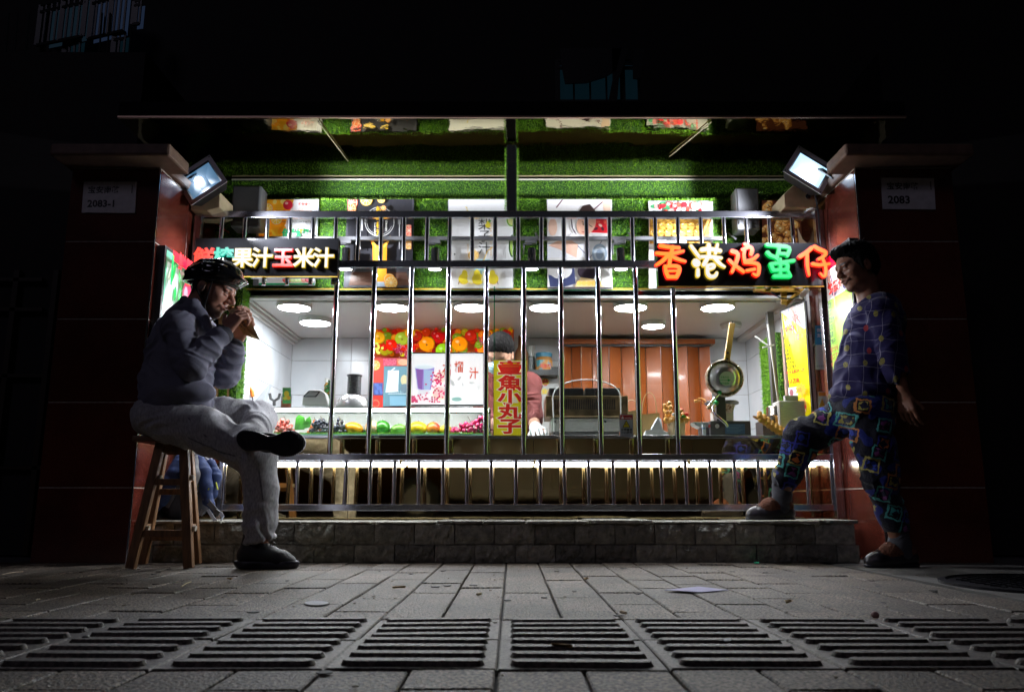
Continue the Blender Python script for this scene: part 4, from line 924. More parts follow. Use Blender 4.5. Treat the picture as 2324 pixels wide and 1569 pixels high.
# ================================================================ SIDE LIGHT BOXES ON THE PILLARS
def sidebox(sx, yf, yb, z0, z1, label, paint):
    xi = sx * (1.80 if sx < 0 else 1.755); t = thing('side_light_box', label, 'light box', (xi, (yf + yb) / 2, z0), 'light boxes on the pillar sides')
    xf = xi - sx * .045; mb = MB(); mb.box(*sorted((xi - sx * .001, xf)), yf, yb, z0, z1); mb.build('case', M['black'], t, bevel=.003)
    m_ = .018
    if sx < 0: o, ax = (xf, yf + m_, z1 - m_), (0, yb - yf - 2 * m_, 0)
    else: o, ax = (xf, yb - m_, z1 - m_), (0, -(yb - yf - 2 * m_), 0)
    A = Art(framed(o, ax, (0, 0, -(z1 - z0 - 2 * m_)), (-sx, 0, 0))); A.clip = (0, 0, 1, 1); paint(A); A.build('artwork', M['printglow'], t)
def p_veg(A):
    A.rect(0, 0, 1, 1, (.10, .42, .26)); A.rect(.04, .08, .96, 1, (.48, .62, .55)); rr = random.Random(2)
    for k in range(70):
        u = rr.uniform(.1, .9); v = rr.uniform(.14, .98); c = rr.choice([(.03, .4, .08), (.05, .55, .12), (.6, .12, .08), (.8, .8, .78), (.1, .3, .1), (.7, .2, .22), (.65, .6, .5), (.02, .28, .05)])
        A.ell(u, v, rr.uniform(.05, .16), rr.uniform(.015, .05), c, 12, rr.uniform(-60, 60))
    A.ell(.72, .28, .2, .13, (.35, .03, .08)); A.ell(.66, .25, .08, .05, (.6, .25, .3)); A.ell(.7, .14, .16, .05, (.7, .05, .03))
    A.rect(.02, 0, .98, .075, (.8, .0, .02)); A.text('鲜果', .25, .1, .14, (.9, .02, .03), .03, sx=2.2); A.rect(-.02, .04, .06, .26, (.0, .6, .1))
sidebox(-1, 3.93, 4.27, .82, 1.56, 'tall light box with vegetable picture on the left pillar side', p_veg)
def p_menu2(A):
    A.rect(0, 0, 1, 1, (.36, .68, .08)); A.rect(0, 0, 1, .08, (.75, .0, .02)); A.rect(.0, .08, 1, .26, (.75, .72, .70)); rr = random.Random(4)
    for k in range(20): A.ell(rr.uniform(.1, .9), rr.uniform(.1, .24), rr.uniform(.04, .12), .02, rr.choice([(.7, .1, .08), (.8, .5, .4), (.1, .1, .2), (.75, .3, .3)]), 10, rr.uniform(0, 90))
    A.text('鸡蛋仔', .1, .23, .07, (.65, .02, .02), .03, sx=3.4)
    sx = 2.3; y = .31
    for s, c in (('原味', (.03, .12, .03)), ('抹茶', (.03, .12, .03)), ('黑芝麻', (.03, .12, .03)), ('红豆', (.03, .12, .03)), ('榴莲', (.03, .12, .03)), ('葡萄干', (.03, .12, .03)), ('焦糖珍珠', (.35, .08, .03)), ('进口巧克力豆', (.4, .08, .03)), ('金沙咸蛋黄口味', (.45, .1, .03))):
        A.text(s, .05, y, .036, c, .02, sx=sx * (1 if len(s) < 6 else .85)); y += .044
    A.text('水果', .08, y + .02, .055, (.0, .35, .15), .02, sx=sx); y += .06
    for s in ('香蕉', '芒果', '草莓'): A.text(s, .1, y, .036, (.35, .1, .03), .02, sx=sx); y += .045
    A.text('13元', .72, .5, .045, (.35, .02, .06), .02, sx=sx * .8); A.text('13元', .72, .56, .045, (.35, .02, .06), .02, sx=sx * .8)
sidebox(1, 3.93, 4.27, .66, 1.6, 'tall green lit menu board on the right pillar behind the woman', p_menu2)
# yellow menu board leaning inside the right end of the hatch
t = thing('yellow_menu_board', 'tall yellow egg waffle menu board beside the right post', 'menu board', tuple(P(1820, 960, 4.6)))
c = [P(1772, 706, 4.80), P(1824, 686, 4.58), P(1842, 960, 4.58), P(1800, 960, 4.80)]
mb = MB(); nrm_ = (c[1] - c[0]).cross(c[3] - c[0]).normalized(); nrm_ = nrm_ if nrm_.y > 0 else -nrm_
ex = (c[1] - c[0]) * .05; ez = (c[3] - c[0]) * .01
mb.prism([c[0] - ex - ez, c[1] + ex - ez, c[2] + ex, c[3] - ex], nrm_ * .012); mb.build('frame', M['darkgrey'], t)
def bilin(c, nrm):
    return lambda u, v, l: (c[0] * (1 - u) + c[1] * u) * (1 - v) + (c[3] * (1 - u) + c[2] * u) * v - nrm * (.0008 + .0004 * l)
A = Art(bilin(c, nrm_)); A.clip = (0, 0, 1, 1); A.rect(0, 0, 1, 1, (.78, .72, .01)); A.rect(0, 0, 1, .22, (.7, .7, .72)); rr = random.Random(6)
for k in range(22): A.ell(rr.uniform(.08, .92), rr.uniform(.02, .19), rr.uniform(.05, .15), rr.uniform(.008, .022), rr.choice([(.65, .15, .12), (.8, .5, .42), (.06, .06, .12), (.45, .5, .6), (.8, .78, .76)]), 10, rr.uniform(0, 90))
A.text('鸡蛋仔', .08, .2, .05, (.6, .02, .02), .03, sx=4.2)
A.text('10', .55, .30, .075, (.35, .02, .12), .03, sx=2.8); A.text('元', .84, .29, .04, (.35, .02, .12), .02, sx=3)
y = .265
for s in ('原味', '抹茶', '黑芝麻', '红豆', '榴莲', '葡萄干', '进口芝士', '进口巧克力'):
    A.text(s, .03, y, .03, (.04, .05, .02), .03, sx=3.6); y += .0375
A.text('金沙咸蛋黄口味', .03, y + .004, .03, (.45, .03, .03), .03, sx=3.1); A.text('13元', .76, y + .004, .036, (.4, .02, .05), .03, sx=2.2)
A.text('+冰淇淋', .06, .655, .05, (.45, .02, .02), .02, sx=3.2); A.rect(.05, .69, .5, .79, (.5, .62, .7)); A.ell(.2, .735, .11, .03, (.3, .1, .12)); A.ell(.42, .755, .1, .022, (.75, .7, .65))
A.poly([(.7 + (.2 if k % 2 else .32) * math.cos(k * math.pi / 9), .72 + (.04 if k % 2 else .065) * math.sin(k * math.pi / 9)) for k in range(18)], (.75, .42, .05)); A.text('15元', .52, .735, .04, (.6, .05, .03), .02, sx=2.6)
A.text('格仔饼', .06, .855, .045, (.45, .02, .02), .02, sx=3.0); A.ell(.72, .86, .22, .075, (.55, .3, .08)); 
for k in range(9): A.ell(.72 + .13 * math.cos(k * .7), .865 + .04 * math.sin(k * .7), .06, .018, [(.65, .03, .03), (.85, .75, .6), (.8, .5, .1)][k % 3], 10)
A.text('11', .5, .985, .06, (.5, .02, .02), .03, sx=3)
A.build('menu_print', M['printglow'], t)
# pay stickers on a glass strip by the right post
t = thing('sticker_strip', 'narrow glass strip with blue and white stickers beside the right post', 'stickers', tuple(P(1858, 950, 4.42)))
mb = MB(); mb.box(X(1846, 800, 4.43), X(1872, 800, 4.43), 4.43, 4.434, .65, 1.49); mb.build('strip', M['glass'], t)
A = Art(flat(4.425)); A.rect(1849, 738, 1872, 782, (.05, .35, .65)); A.rect(1850, 782, 1873, 838, (.75, .75, .75)); A.text('微信', 1853, 752, 9, (.8, .85, .9), .02); A.text('支付', 1853, 764, 9, (.8, .85, .9), .02); A.text('推荐使用', 1852, 832, 5, (.3, .3, .3))
A.build('pay_sticker', M['print'], t); A = Art(flat(4.425)); A.rect(1856, 888, 1874, 946, (.75, .75, .75)); A.rect(1857, 889, 1873, 898, (.85, .3, .05)); A.poly([(1858, 922), (1865, 903), (1872, 922)], (.85, .45, .05)); A.text('小心玻璃', 1858, 932, 4, (.2, .2, .2)); A.build('warning_sticker', M['print'], t)

# ================================================================ FRUIT CASE
fc = thing('fruit_case', 'long lit glass fruit case on the left of the counter', 'display case', (-.9, 4.6, .645))
xa, xb = X(556, 950, 4.56), X(1112, 950, 4.56); z1 = Z(924, 4.56); z0 = .646
mb = MB(); mb.box(xa, xb, 4.545, 4.82, z1 - .006, z1); mb.build('glass_top', mat('frosted_top', (.35, .42, .36), .25), fc)
mb = MB(); mb.box(xa, xb, 4.546, 4.5465, z0 + .012, z1 - .006); mb.build('front_pane', M['glass'], fc)
mb = MB(); mb.box(xa, xb, 4.82, 4.83, z0, z1); mb.build('back_panel', M['white'], fc)
mb = MB(); mb.box(xa, xb, 4.54, 4.82, z0 - .001, z0 + .011); mb.build('glass_base', mat('pale_green_glass', (.25, .55, .42), .15), fc)
for x in (xb, ): mb = MB(); mb.box(x - .004, x, 4.54, 4.82, z0, z1); mb.build('end_pane', M['greenglass'], fc)
mb = MB(); mb.box(xa + .01, xb - .01, 4.556, 4.575, z1 - .022, z1 - .008); mb.build('led_strip', emis('case_led', (.95, .98, 1), 34), fc)
mb = MB()
for u0, u1 in ((845, 905), (980, 1020), (1060, 1100), (790, 830)): mb.box(X(u0, 950, 4.8), X(u1, 950, 4.8), 4.812, 4.819, z0 + .02, z0 + .06)
mb.build('leaf_card', M['turfbase'], fc)
turf('case_turf', [((xa, 4.56, z0 + .011), (xb - xa, 0, 0), (0, .24, 0), (0, 0, 1))], 55000, fc, 12, .014)
FY = 4.64
def fruit(name, label, cat, u, v, r, col, seed=0, col2=None, group='fruit in the lit case', stem=True, rough=.3):
    r = tuple(q_ * 1.22 for q_ in r); c = P(u, v, FY); t = thing(name, label, cat, (c.x, FY, z0 + .012), group); rr = random.Random(seed)
    mb = MB(); mb.sph((c.x, FY, z0 + .012 + r[2]), r, 20, 14, Euler((rr.uniform(-.2, .2), rr.uniform(-.25, .25), 0)))
    mb.build('flesh', mat(name + '_skin', col, rough, col2=col2, vs=14, thr=(.35, .65), coat=.3, bump=.15, bs=150) if col2 else mat(name + '_skin', col, rough, var=.25, vs=30, coat=.3), t, True)
    if stem: mb = MB(); mb.cyl((c.x, FY - r[1] * .2, z0 + .01 + 2 * r[2] - .004), (c.x + .003, FY - r[1] * .2, z0 + .016 + 2 * r[2]), .002, n=6); mb.build('stalk', mat('stalk', (.1, .06, .02), .7), t)
fruit('orange', 'orange at the left of the round fruit in the lit case', 'orange', 803, 960, (.047, .04, .030), (.85, .33, .01), 1)
fruit('peach', 'pale peach between orange and green papaya', 'peach', 845, 958, (.036, .04, .034), (.7, .42, .22), 2, (.78, .5, .35), stem=False)
fruit('green_mango', 'ribbed green papaya standing in the fruit case', 'papaya', 868, 957, (.036, .038, .035), (.05, .28, .02), 3, (.02, .14, .01))
fruit('green_melon', 'round green mango right of the papaya', 'mango', 904, 961, (.038, .034, .026), (.10, .3, .03), 4, (.2, .42, .06))
fruit('yellow_mango', 'large yellow mango in the middle of the fruit case', 'mango', 949, 960, (.044, .04, .032), (.85, .5, .01), 5)
fruit('red_apple', 'red and yellow apple in the fruit case', 'apple', 983, 960, (.033, .032, .031), (.5, .03, .01), 6, (.75, .3, .03))
fruit('small_yellow_mango', 'small yellow mango left of the pink grapes', 'mango', 1010, 964, (.03, .03, .024), (.85, .55, .03), 7)
def grapes(label, u0, u1, v0, v1, r, n, col, seed, group='bunches of grapes in the lit case', Yc=4.63, base=0):
    rr = random.Random(seed); c = P((u0 + u1) / 2, 970, Yc); t = thing('grape_bunch', label, 'grapes', (c.x, Yc, z0 + .012), group)
    mb = MB(); mb.sph((0, 0, 0), (r, r, r * 1.08), 12, 8); me = mb.mesh('grape', mat('grape_skin', col, .18, coat=.6, rnd=.35), True)
    W_ = X(u1, 960, Yc) - X(u0, 960, Yc); Hh = (z1 - z0) * .55; k = 0; pts = []
    while len(pts) < n and k < 4000:
        k += 1; a = rr.uniform(-.5, .5); hmax = Hh * (1 - (2 * a) ** 2 * .7)
        if base: hmax = Hh * (.35 + .9 * (a + .5))
        p = Vector((c.x + a * W_, Yc + rr.uniform(-.035, .03), z0 + .012 + r + rr.uniform(0, 1) ** .8 * max(.001, hmax - r)))
        if all((p - q).length > r * 1.45 for q in pts): pts.append(p)
    for p in pts: link('grape', me, t, None).location = p - Vector((c.x, Yc, z0 + .012)) + Vector((c.x, Yc, z0 + .012))
    mb = MB(); mb.tube([(c.x, Yc, z0 + Hh * .6), (c.x + .01, Yc - .01, z0 + Hh), (c.x - .005, Yc - .01, z0 + Hh + .03)], .0016, 5); mb.build('stalk', mat('stalk', (.1, .06, .02), .7), t)
grapes('bunch of coral pink grapes at the left of the fruit case', 628, 664, 948, 975, .0125, 34, (.62, .12, .09), 1)
grapes('orange red grapes behind the green leaf', 700, 728, 940, 968, .010, 16, (.75, .16, .04), 2, Yc=4.68)
grapes('bunch of black grapes left of the second bar', 706, 752, 948, 975, .0105, 46, (.012, .012, .03), 3)
grapes('bunch of black grapes left of the orange', 754, 786, 945, 975, .0105, 34, (.012, .012, .03), 4)
grapes('large bunch of magenta grapes at the right end of the fruit case', 1026, 1100, 940, 978, .0125, 50, (.6, .02, .12), 5, base=1)
t = thing('leaf', 'broad green leaf between the coral and black grapes', 'leaf', tuple(P(686, 970, 4.60)))
mb = MB(); 
for pts in ([(668, 975), (671, 948), (678, 940), (690, 946), (694, 958), (690, 974)], [(690, 972), (694, 950), (703, 944), (707, 956), (703, 968)]): mb.prism([P(u, v, 4.585) for u, v in pts][::-1], (0, .003, 0))
mb.build('blade', mat('leaf_green', (.05, .25, .02), .4, var=.5, vs=30), t)

# ================================================================ THINGS ON THE CASE AND AT THE BACK
TOP = z1; YS = 4.66
t = thing('juice_jar', 'glass jar of pink juice with a fruit label on the fruit case', 'jar', (X(650, 900, YS), YS, TOP)); c = (X(650, 900, YS), YS, TOP); k = PX(YS, .9)
mb = MB(); mb.lathe([(.026, 0), (.03, .004), (.031, .075), (.024, .094), (.022, .1)], c, 24); mb.build('glass', pane_mat('jar_glass', (.92, .96, .95), .8), t, True)
mb = MB(); mb.lathe([(.027, .003), (.028, .05), (.001, .05)], c, 24); mb.build('juice', mat('pink_juice', (.7, .2, .12), .2), t, True)
mb = MB(); mb.lathe([(.024, .1), (.025, .112), (.02, .114), (.001, .114)], c, 24); mb.build('lid', M['darkgrey'], t, True)
A = Art(flat(YS - .033)); A.rect(641, 879, 660, 915, (.1, .4, .12)); A.ell(650, 893, 6, 7, (.9, .7, .05)); A.ell(654, 902, 5, 5, (.9, .5, .05)); A.ell(647, 903, 5, 4, (.8, .75, .1)); A.build('label_print', M['print'], t)
t = thing('card_terminal', 'white card terminal with a black rimmed screen on the fruit case', 'card terminal', (X(710, 918, YS), YS, TOP))
q = lambda u, v, Y=YS: P(u, v, Y)
mb = MB(); mb.prism([q(685, 918), (q(745, 919)), q(738, 892), q(728, 884), q(712, 883), q(700, 885), q(687, 900)][::-1], (0, .08, 0)); mb.build('body', M['white'], t, bevel=.005)
mb = MB(); mb.prism([q(687, 900, YS - .002), q(717, 900, YS - .002), q(727, 887, YS - .001), q(700, 886, YS - .001)][::-1], (0, .004, 0)); mb.build('screen_rim', M['blackgloss'], t)
mb = MB(); mb.prism([q(691, 898, YS - .003), q(715, 898, YS - .003), q(723, 889, YS - .002), q(702, 888, YS - .002)][::-1], (0, .003, 0)); mb.build('screen', mat('screen_grey', (.45, .46, .46), .15), t)
t = thing('blender_machine', 'rounded silver juicer with a dark upright cylinder', 'juicer', (X(803, 918, 4.72), 4.72, TOP)); c = (X(800, 918, 4.72), 4.72, TOP)
mb = MB(); mb.lathe([(.095, .004), (.098, .02), (.097, .03), (.09, .05), (.072, .078), (.04, .092), (.034, .096)], c, 32); mb.build('bowl', mat('silver_plastic', (.6, .6, .6), .22, .5), t, True)
mb = MB(); mb.lathe([(.088, 0), (.09, .004), (.09, .026), (.088, .03)], c, 32); mb.build('base', M['darkgrey'], t, True)
mb = MB(); mb.lathe([(.041, .09), (.04, .2), (.045, .203), (.045, .21), (.038, .212), (.001, .212)], (X(804, 860, 4.72), 4.72, TOP), 28); mb.build('chute', mat('smoked_chute', (.07, .07, .075), .25, var=.4, vs=90), t, True)
t = thing('orange_tap', 'bright orange curved tap left of the white funnel', 'tap', tuple(P(562, 912, 5.0))); mb = MB()
mb.tube([P(556, 915, 5.0), P(555, 892, 5.0), P(559, 880, 5.0), P(566, 879, 5.0), P(572, 888, 5.0), P(573, 900, 5.0)], .011, 10); mb.build('spout', mat('orange_rubber', (.85, .2, .01), .4), t, True)
mb = MB(); mb.cyl(P(573, 900, 5.0), P(574, 915, 5.0), .007, n=10); mb.build('neck', M['chrome'], t)
t = thing('white_funnel', 'angled clear white plastic funnel behind the orange tap', 'funnel', tuple(P(595, 912, 5.05)))
mb = MB(); mb.prism([P(576, 912, 5.05), P(600, 914, 5.05), P(603, 898, 5.05), P(612, 870, 5.05), P(600, 882, 5.05)][::-1], (0, .05, 0)); mb.build('shell', mat('milky_plastic', (.55, .6, .64), .2), t, bevel=.003)
t = thing('dark_holder', 'black curved holder between funnel and jar', 'holder', tuple(P(622, 912, 4.9))); mb = MB()
mb.tube([P(612, 892, 4.9), P(614, 904, 4.9), P(622, 909, 4.9), P(632, 903, 4.9), P(635, 892, 4.9)], .009, 8); mb.cyl(P(622, 909, 4.9), P(622, 920, 4.9), .01, n=8); mb.build('hook', M['darkgrey'], t, True)
t = thing('cup_stack', 'tall clear cup stack in the corner behind the turf jamb', 'cups', tuple(P(545, 905, 4.95))); mb = MB()
for k in range(5): mb.lathe([(.02, .0 + k * .018), (.03, .05 + k * .018), (.0325, .052 + k * .018)], (X(546, 900, 4.95), 4.95, TOP - .06), 16)
mb.build('cups', mat('grey_cups', (.3, .33, .36), .3), t, True)
t = thing('wall_bottle', 'small bottle with brass cap on the wall by the second bar', 'bottle', tuple(P(742, 870, 5.8))); mb = MB(); c = P(742, 880, 5.8)
mb.lathe([(.018, -.05), (.022, -.045), (.022, .02), (.012, .04)], c, 14); mb.build('glass', mat('amber_bottle', (.35, .18, .04), .2), t, True)
mb = MB(); mb.lathe([(.02, .04), (.02, .07), (.001, .071)], c, 14); mb.build('cap', M['steel'], t, True)
pt = thing('hanging_plant', 'dark green leaf spray hanging on the wall behind the second bar', 'plant', tuple(P(748, 905, 5.75))); rr = random.Random(8); mb = MB()
for k in range(60):
    c = P(748 + rr.gauss(0, 4), 890 + rr.uniform(-22, 18), 5.75); d = Vector((rr.uniform(-1, 1), rr.uniform(-1, 0), rr.uniform(-1, 1))).normalized() * .03; w = d.cross(Vector((0, 1, .2))).normalized() * .006
    mb.add([c - w, c + d * .5 + w * 1.5, c + d, c + d * .5 - w * 1.5], [(0, 1, 2, 3)])
mb.build('leaves', mat('leaf_dark', (.03, .12, .03), .5), pt)

# fruit mural band and fridge on the back wall
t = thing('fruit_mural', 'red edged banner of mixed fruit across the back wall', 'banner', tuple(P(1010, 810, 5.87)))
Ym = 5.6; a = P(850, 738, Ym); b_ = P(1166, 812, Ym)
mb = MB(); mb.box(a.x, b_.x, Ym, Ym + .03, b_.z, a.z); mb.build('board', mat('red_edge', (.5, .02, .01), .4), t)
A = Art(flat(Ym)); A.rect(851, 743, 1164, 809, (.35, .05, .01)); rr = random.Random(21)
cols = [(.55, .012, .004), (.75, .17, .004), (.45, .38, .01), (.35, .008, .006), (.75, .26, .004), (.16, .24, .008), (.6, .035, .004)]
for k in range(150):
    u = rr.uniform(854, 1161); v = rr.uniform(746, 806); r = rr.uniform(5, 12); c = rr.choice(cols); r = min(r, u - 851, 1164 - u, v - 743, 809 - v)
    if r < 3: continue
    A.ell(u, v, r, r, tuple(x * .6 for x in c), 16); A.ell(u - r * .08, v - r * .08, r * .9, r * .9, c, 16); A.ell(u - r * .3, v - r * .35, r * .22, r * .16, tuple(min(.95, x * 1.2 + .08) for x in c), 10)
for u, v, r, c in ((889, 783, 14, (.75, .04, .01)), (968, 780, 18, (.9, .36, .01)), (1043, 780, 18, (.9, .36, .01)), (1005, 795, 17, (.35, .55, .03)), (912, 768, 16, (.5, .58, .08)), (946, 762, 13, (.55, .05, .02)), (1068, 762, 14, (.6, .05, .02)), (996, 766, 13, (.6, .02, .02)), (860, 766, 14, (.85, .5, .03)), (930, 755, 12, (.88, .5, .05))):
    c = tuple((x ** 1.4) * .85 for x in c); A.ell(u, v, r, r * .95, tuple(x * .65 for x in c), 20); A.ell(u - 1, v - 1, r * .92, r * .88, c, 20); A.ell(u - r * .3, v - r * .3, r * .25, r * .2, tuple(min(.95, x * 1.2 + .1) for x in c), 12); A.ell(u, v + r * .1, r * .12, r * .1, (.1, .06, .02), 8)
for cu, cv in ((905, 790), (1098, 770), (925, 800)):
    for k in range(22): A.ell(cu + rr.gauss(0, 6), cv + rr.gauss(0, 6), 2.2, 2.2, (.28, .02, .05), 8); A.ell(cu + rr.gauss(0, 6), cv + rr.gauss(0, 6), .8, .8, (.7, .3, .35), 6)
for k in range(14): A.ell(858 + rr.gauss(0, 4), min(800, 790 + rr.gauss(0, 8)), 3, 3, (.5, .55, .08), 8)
fm_ = attr_mat('fruit_print_matte', .8, emit=.35); fm_.node_tree.nodes['Principled BSDF'].inputs['Specular IOR Level'].default_value = .05; A.build('fruit_print', fm_, t)  # banner is no lamp; faint glow added to keep its colours strong
Yf = 5.5; t = thing('picture_fridge', 'small fridge with fruit pictures round a glass door', 'fridge', tuple(P(890, 920, Yf))); a = P(846, 812, Yf); b_ = P(930, 925, Yf)
mb = MB(); mb.box(a.x, b_.x, Yf, Yf + .3, .7, a.z); mb.build('cabinet', mat('red_cabinet', (.4, .03, .02), .4), t)
A = Art(flat(Yf)); A.rect(847, 812, 930, 925, (.6, .05, .03)); half_fruit(A, 851, 828, 12, (.8, .3, .02), (.9, .4, .03)); A.rect(869, 813, 899, 829, (.6, .05, .12))
for k in range(26): A.ell(871 + (k * 7.3) % 27, 815 + (k * 5.1) % 13, 2.2, 2, (.75, .12, .2), 8)
A.rect(901, 813, 930, 829, (.7, .12, .05)); A.ell(915, 821, 12, 7, (.85, .3, .15)); A.rect(847, 868, 868, 896, (.05, .08, .25)); 
for k in range(10): A.ell(851 + (k * 7) % 15, 872 + (k * 9) % 22, 3.4, 3.4, (.08, .14, .4), 8)
A.rect(847, 897, 868, 925, (.65, .03, .02)); A.ring(852, 915, 8, 2, (.8, .2, .1)); A.build('picture_print', M['print'], t)
mb = MB(); a = P(871, 830, Yf - .02); b_ = P(929, 922, Yf - .02); mb.box(a.x, b_.x, Yf - .02, Yf - .005, b_.z, a.z); fr_ = mb.build('door', mat('fridge_blue_glass', (.13, .25, .3), .08, coat=.5), t, bevel=.002)
A = Art(flat(Yf - .022)); A.poly([(880, 840), (905, 840), (903, 888), (878, 890)], (.6, .66, .68)); A.line([(876, 890), (880, 860), (886, 842), (896, 834)], 2.5, (.6, .7, .72))
for k in range(12): A.line([(884 + k * 4, 886), (884 + k * 4, 893)], .7, (.5, .6, .62))
A.line([(880, 893), (929, 893)], 1.2, (.5, .62, .66)); A.rect(884, 898, 926, 920, (.16, .32, .42)); A.ell(917, 862, 8, 12, (.45, .4, .22)); A.ell(918, 880, 10, 10, (.1, .16, .2)); A.build('contents_print', M['print'], fr_)

# pomegranate light box on the case
Yp = 4.6; t = thing('pomegranate_light_box', 'bright white light box with purple juice glass and pomegranate', 'light box', tuple(P(1015, 920, Yp))); a = P(929, 799, Yp); b_ = P(1098, 920, Yp)
mb = MB(); mb.box(a.x, b_.x, Yp, Yp + .03, b_.z, a.z); mb.build('case', M['black'], t, bevel=.002)
A = Art(flat(Yp)); A.rect(931, 802, 1096, 917, (.9, .92, .93)); rr = random.Random(31)
A.poly([(941, 832), (947, 882), (960, 888), (977, 886), (986, 834), (975, 828), (950, 828)], (.34, .3, .62)); A.poly([(944, 836), (949, 880), (958, 884), (960, 838)], (.26, .13, .42)); A.poly([(962, 838), (962, 884), (974, 884), (982, 840)], (.38, .55, .78)); A.ell(963, 832, 22, 5, (.7, .84, .88)); A.poly([(948, 884), (945, 896), (978, 896), (977, 884)], (.75, .82, .86))
A.ell(1000, 855, 13, 13, (.85, .74, .6)); A.ell(1000, 892, 20, 15, (.86, .76, .55)); A.ell(998, 889, 16, 13, (.8, .6, .55))
for k in range(110):
    cu, cv, su = rr.choice([(997, 888, 8), (960, 903, 14), (990, 866, 8), (938, 905, 5), (985, 905, 9), (992, 850, 6)]); u = cu + rr.gauss(0, su); v = min(911, cv + rr.gauss(0, 5)); A.ell(max(935, u), v, 2.4, 2.2, rr.choice([(.45, .01, .08), (.6, .04, .15), (.3, .0, .07)]), 8); A.ell(max(935, u) - .7, v - .7, .7, .6, (.9, .6, .7), 6)
A.ell(1036, 905, 12, 5, (.35, .6, .55)); 
for u, v, s, ro in ((1026, 868, 9, 60), (1042, 858, 6, -45), (1070, 868, 6, 0), (1050, 872, 4, 80), (1086, 878, 4, 10), (1020, 850, 6, 70)): A.ell(u, v, s, s * .4, (.55, .58, .57), 12, ro)
for ch, u, v in (('石', 1003, 848), ('榴', 1030, 842), ('汁', 1064, 856)): A.text(ch, u + 1, v + 1.2, 27, (.5, .45, .48), .0, sx=.8); A.text(ch, u, v, 27, (.6, .1, .05), .02, sx=.8)
A.build('artwork', attr_mat('very_bright_print', .3, emit=.95), t)
# yellow sign on the pane
Yy = 4.463; t = thing('octopus_ball_sign', 'yellow upright sign with five red characters at the glass edge', 'sign', tuple(P(1158, 988, Yy))); a = P(1120, 817, Yy); b_ = P(1196, 987, Yy)
mb = MB(); mb.box(a.x, b_.x, Yy, Yy + .006, b_.z, a.z); mb.build('panel', mat('yellow_edge', (.75, .65, .02), .4), t)
A = Art(flat(Yy)); A.rect(1120.5, 817.5, 1195.5, 986.5, (.80, .72, .02))
for i, ch in enumerate('章魚小丸子'): A.text(ch, 1129, 849 + i * 32.6, 36, (.9, .85, .6), .075, sx=1.55); A.text(ch, 1129, 849 + i * 32.6, 36, (.75, .03, .02), .035, sx=1.55)
A.build('lettering', attr_mat('sign_print', .4, emit=.25), t)
t = thing('warning_sign', 'small grey and red hot surface warning sign on the counter', 'sign', tuple(P(1422, 990, 4.46))); Yw = 4.465; a = P(1405, 939, Yw); b_ = P(1437, 990, Yw)
mb = MB(); mb.box(a.x, b_.x, Yw, Yw + .005, b_.z, a.z); mb.build('panel', M['darkgrey'], t)
A = Art(flat(Yw)); A.rect(1406, 940, 1436, 989, (.42, .44, .48)); A.rect(1407, 941, 1435, 951, (.55, .03, .03)); A.poly([(1409, 949.5), (1412.5, 943), (1416, 949.5)], (.8, .8, .8)); A.text('warning', 1417, 949, 5.4, (.85, .85, .85), .015, sx=.9)
A.poly([(1412, 969), (1421, 952), (1430, 969)], (.02, .02, .02)); A.poly([(1414, 968), (1421, 954.5), (1428, 968)], (.8, .65, .02)); 
for k in (-2, 0, 2): A.line([(1421 + k, 960), (1420.4 + k, 962), (1421.4 + k, 964)], .6, (.02, .02, .02))
A.text('注意高温', 1409, 976.5, 6.4, (.03, .03, .03), .03); A.text('小心烫伤', 1409, 983, 6.4, (.03, .03, .03), .03); A.text('caution! hot', 1410, 987.5, 3.8, (.1, .1, .1), .01); A.build('lettering', M['print'], t)

# licence and shelf
t = thing('licence', 'grey business licence with gold emblem on the back wall', 'certificate', tuple(P(1245, 980, 5.86))); Yl = 5.86; a = P(1190, 850, Yl); b_ = P(1275, 985, Yl)
mb = MB(); mb.box(a.x, b_.x, Yl, Yl + .01, b_.z, a.z); mb.build('frame', M['white'], t)
A = Art(flat(Yl)); A.rect(1192, 852, 1273, 984, (.42, .42, .41)); A.ell(1237, 866, 8.5, 8.5, (.7, .5, .05)); A.ell(1237, 865, 6.5, 6.5, (.5, .05, .03)); A.ell(1237, 869, 4, 1.6, (.75, .55, .08)); A.ell(1237, 862, 1.2, 1.2, (.85, .7, .1), 8); A.rect(1233, 872, 1241, 875, (.5, .05, .03))
A.text('营业执照', 1212, 892, 13, (.75, .55, .03), .05, sx=1.2)
for k in range(8): A.line([(1200, 908 + k * 9), (1255 - (k * 7) % 22, 908 + k * 9)], .8, (.3, .3, .3))
A.build('licence_print', M['print'], t)
t = thing('wall_shelf', 'dark narrow wall shelf behind the yellow sign', 'shelf', tuple(P(1220, 852, 5.75))); mb = MB(); a = P(1180, 842, 5.75); b_ = P(1266, 852, 5.75)
mb.box(a.x, b_.x, 5.72, 5.88, b_.z, b_.z + .012); mb.box(a.x, b_.x, 5.715, 5.72, b_.z, b_.z + .04); mb.box(b_.x - .05, b_.x, 5.714, 5.72, b_.z, b_.z + .06); mb.build('tray', M['black'], t); SZ = b_.z + .012
t = thing('peanut_butter_jar', 'peanut butter jar with a blue lid on the wall shelf', 'jar', (X(1234, 840, 5.78), 5.78, SZ)); c = (X(1234, 840, 5.78), 5.78, SZ)
mb = MB(); mb.lathe([(.058, 0), (.062, .01), (.062, .1), (.055, .125)], c, 24); mb.build('jar_body', mat('peanut_brown', (.45, .22, .06), .3), t, True)
mb = MB(); mb.lathe([(.06, .125), (.061, .155), (.056, .158), (.001, .158)], c, 24); mb.build('lid', mat('blue_lid', (.05, .25, .4), .4), t, True)
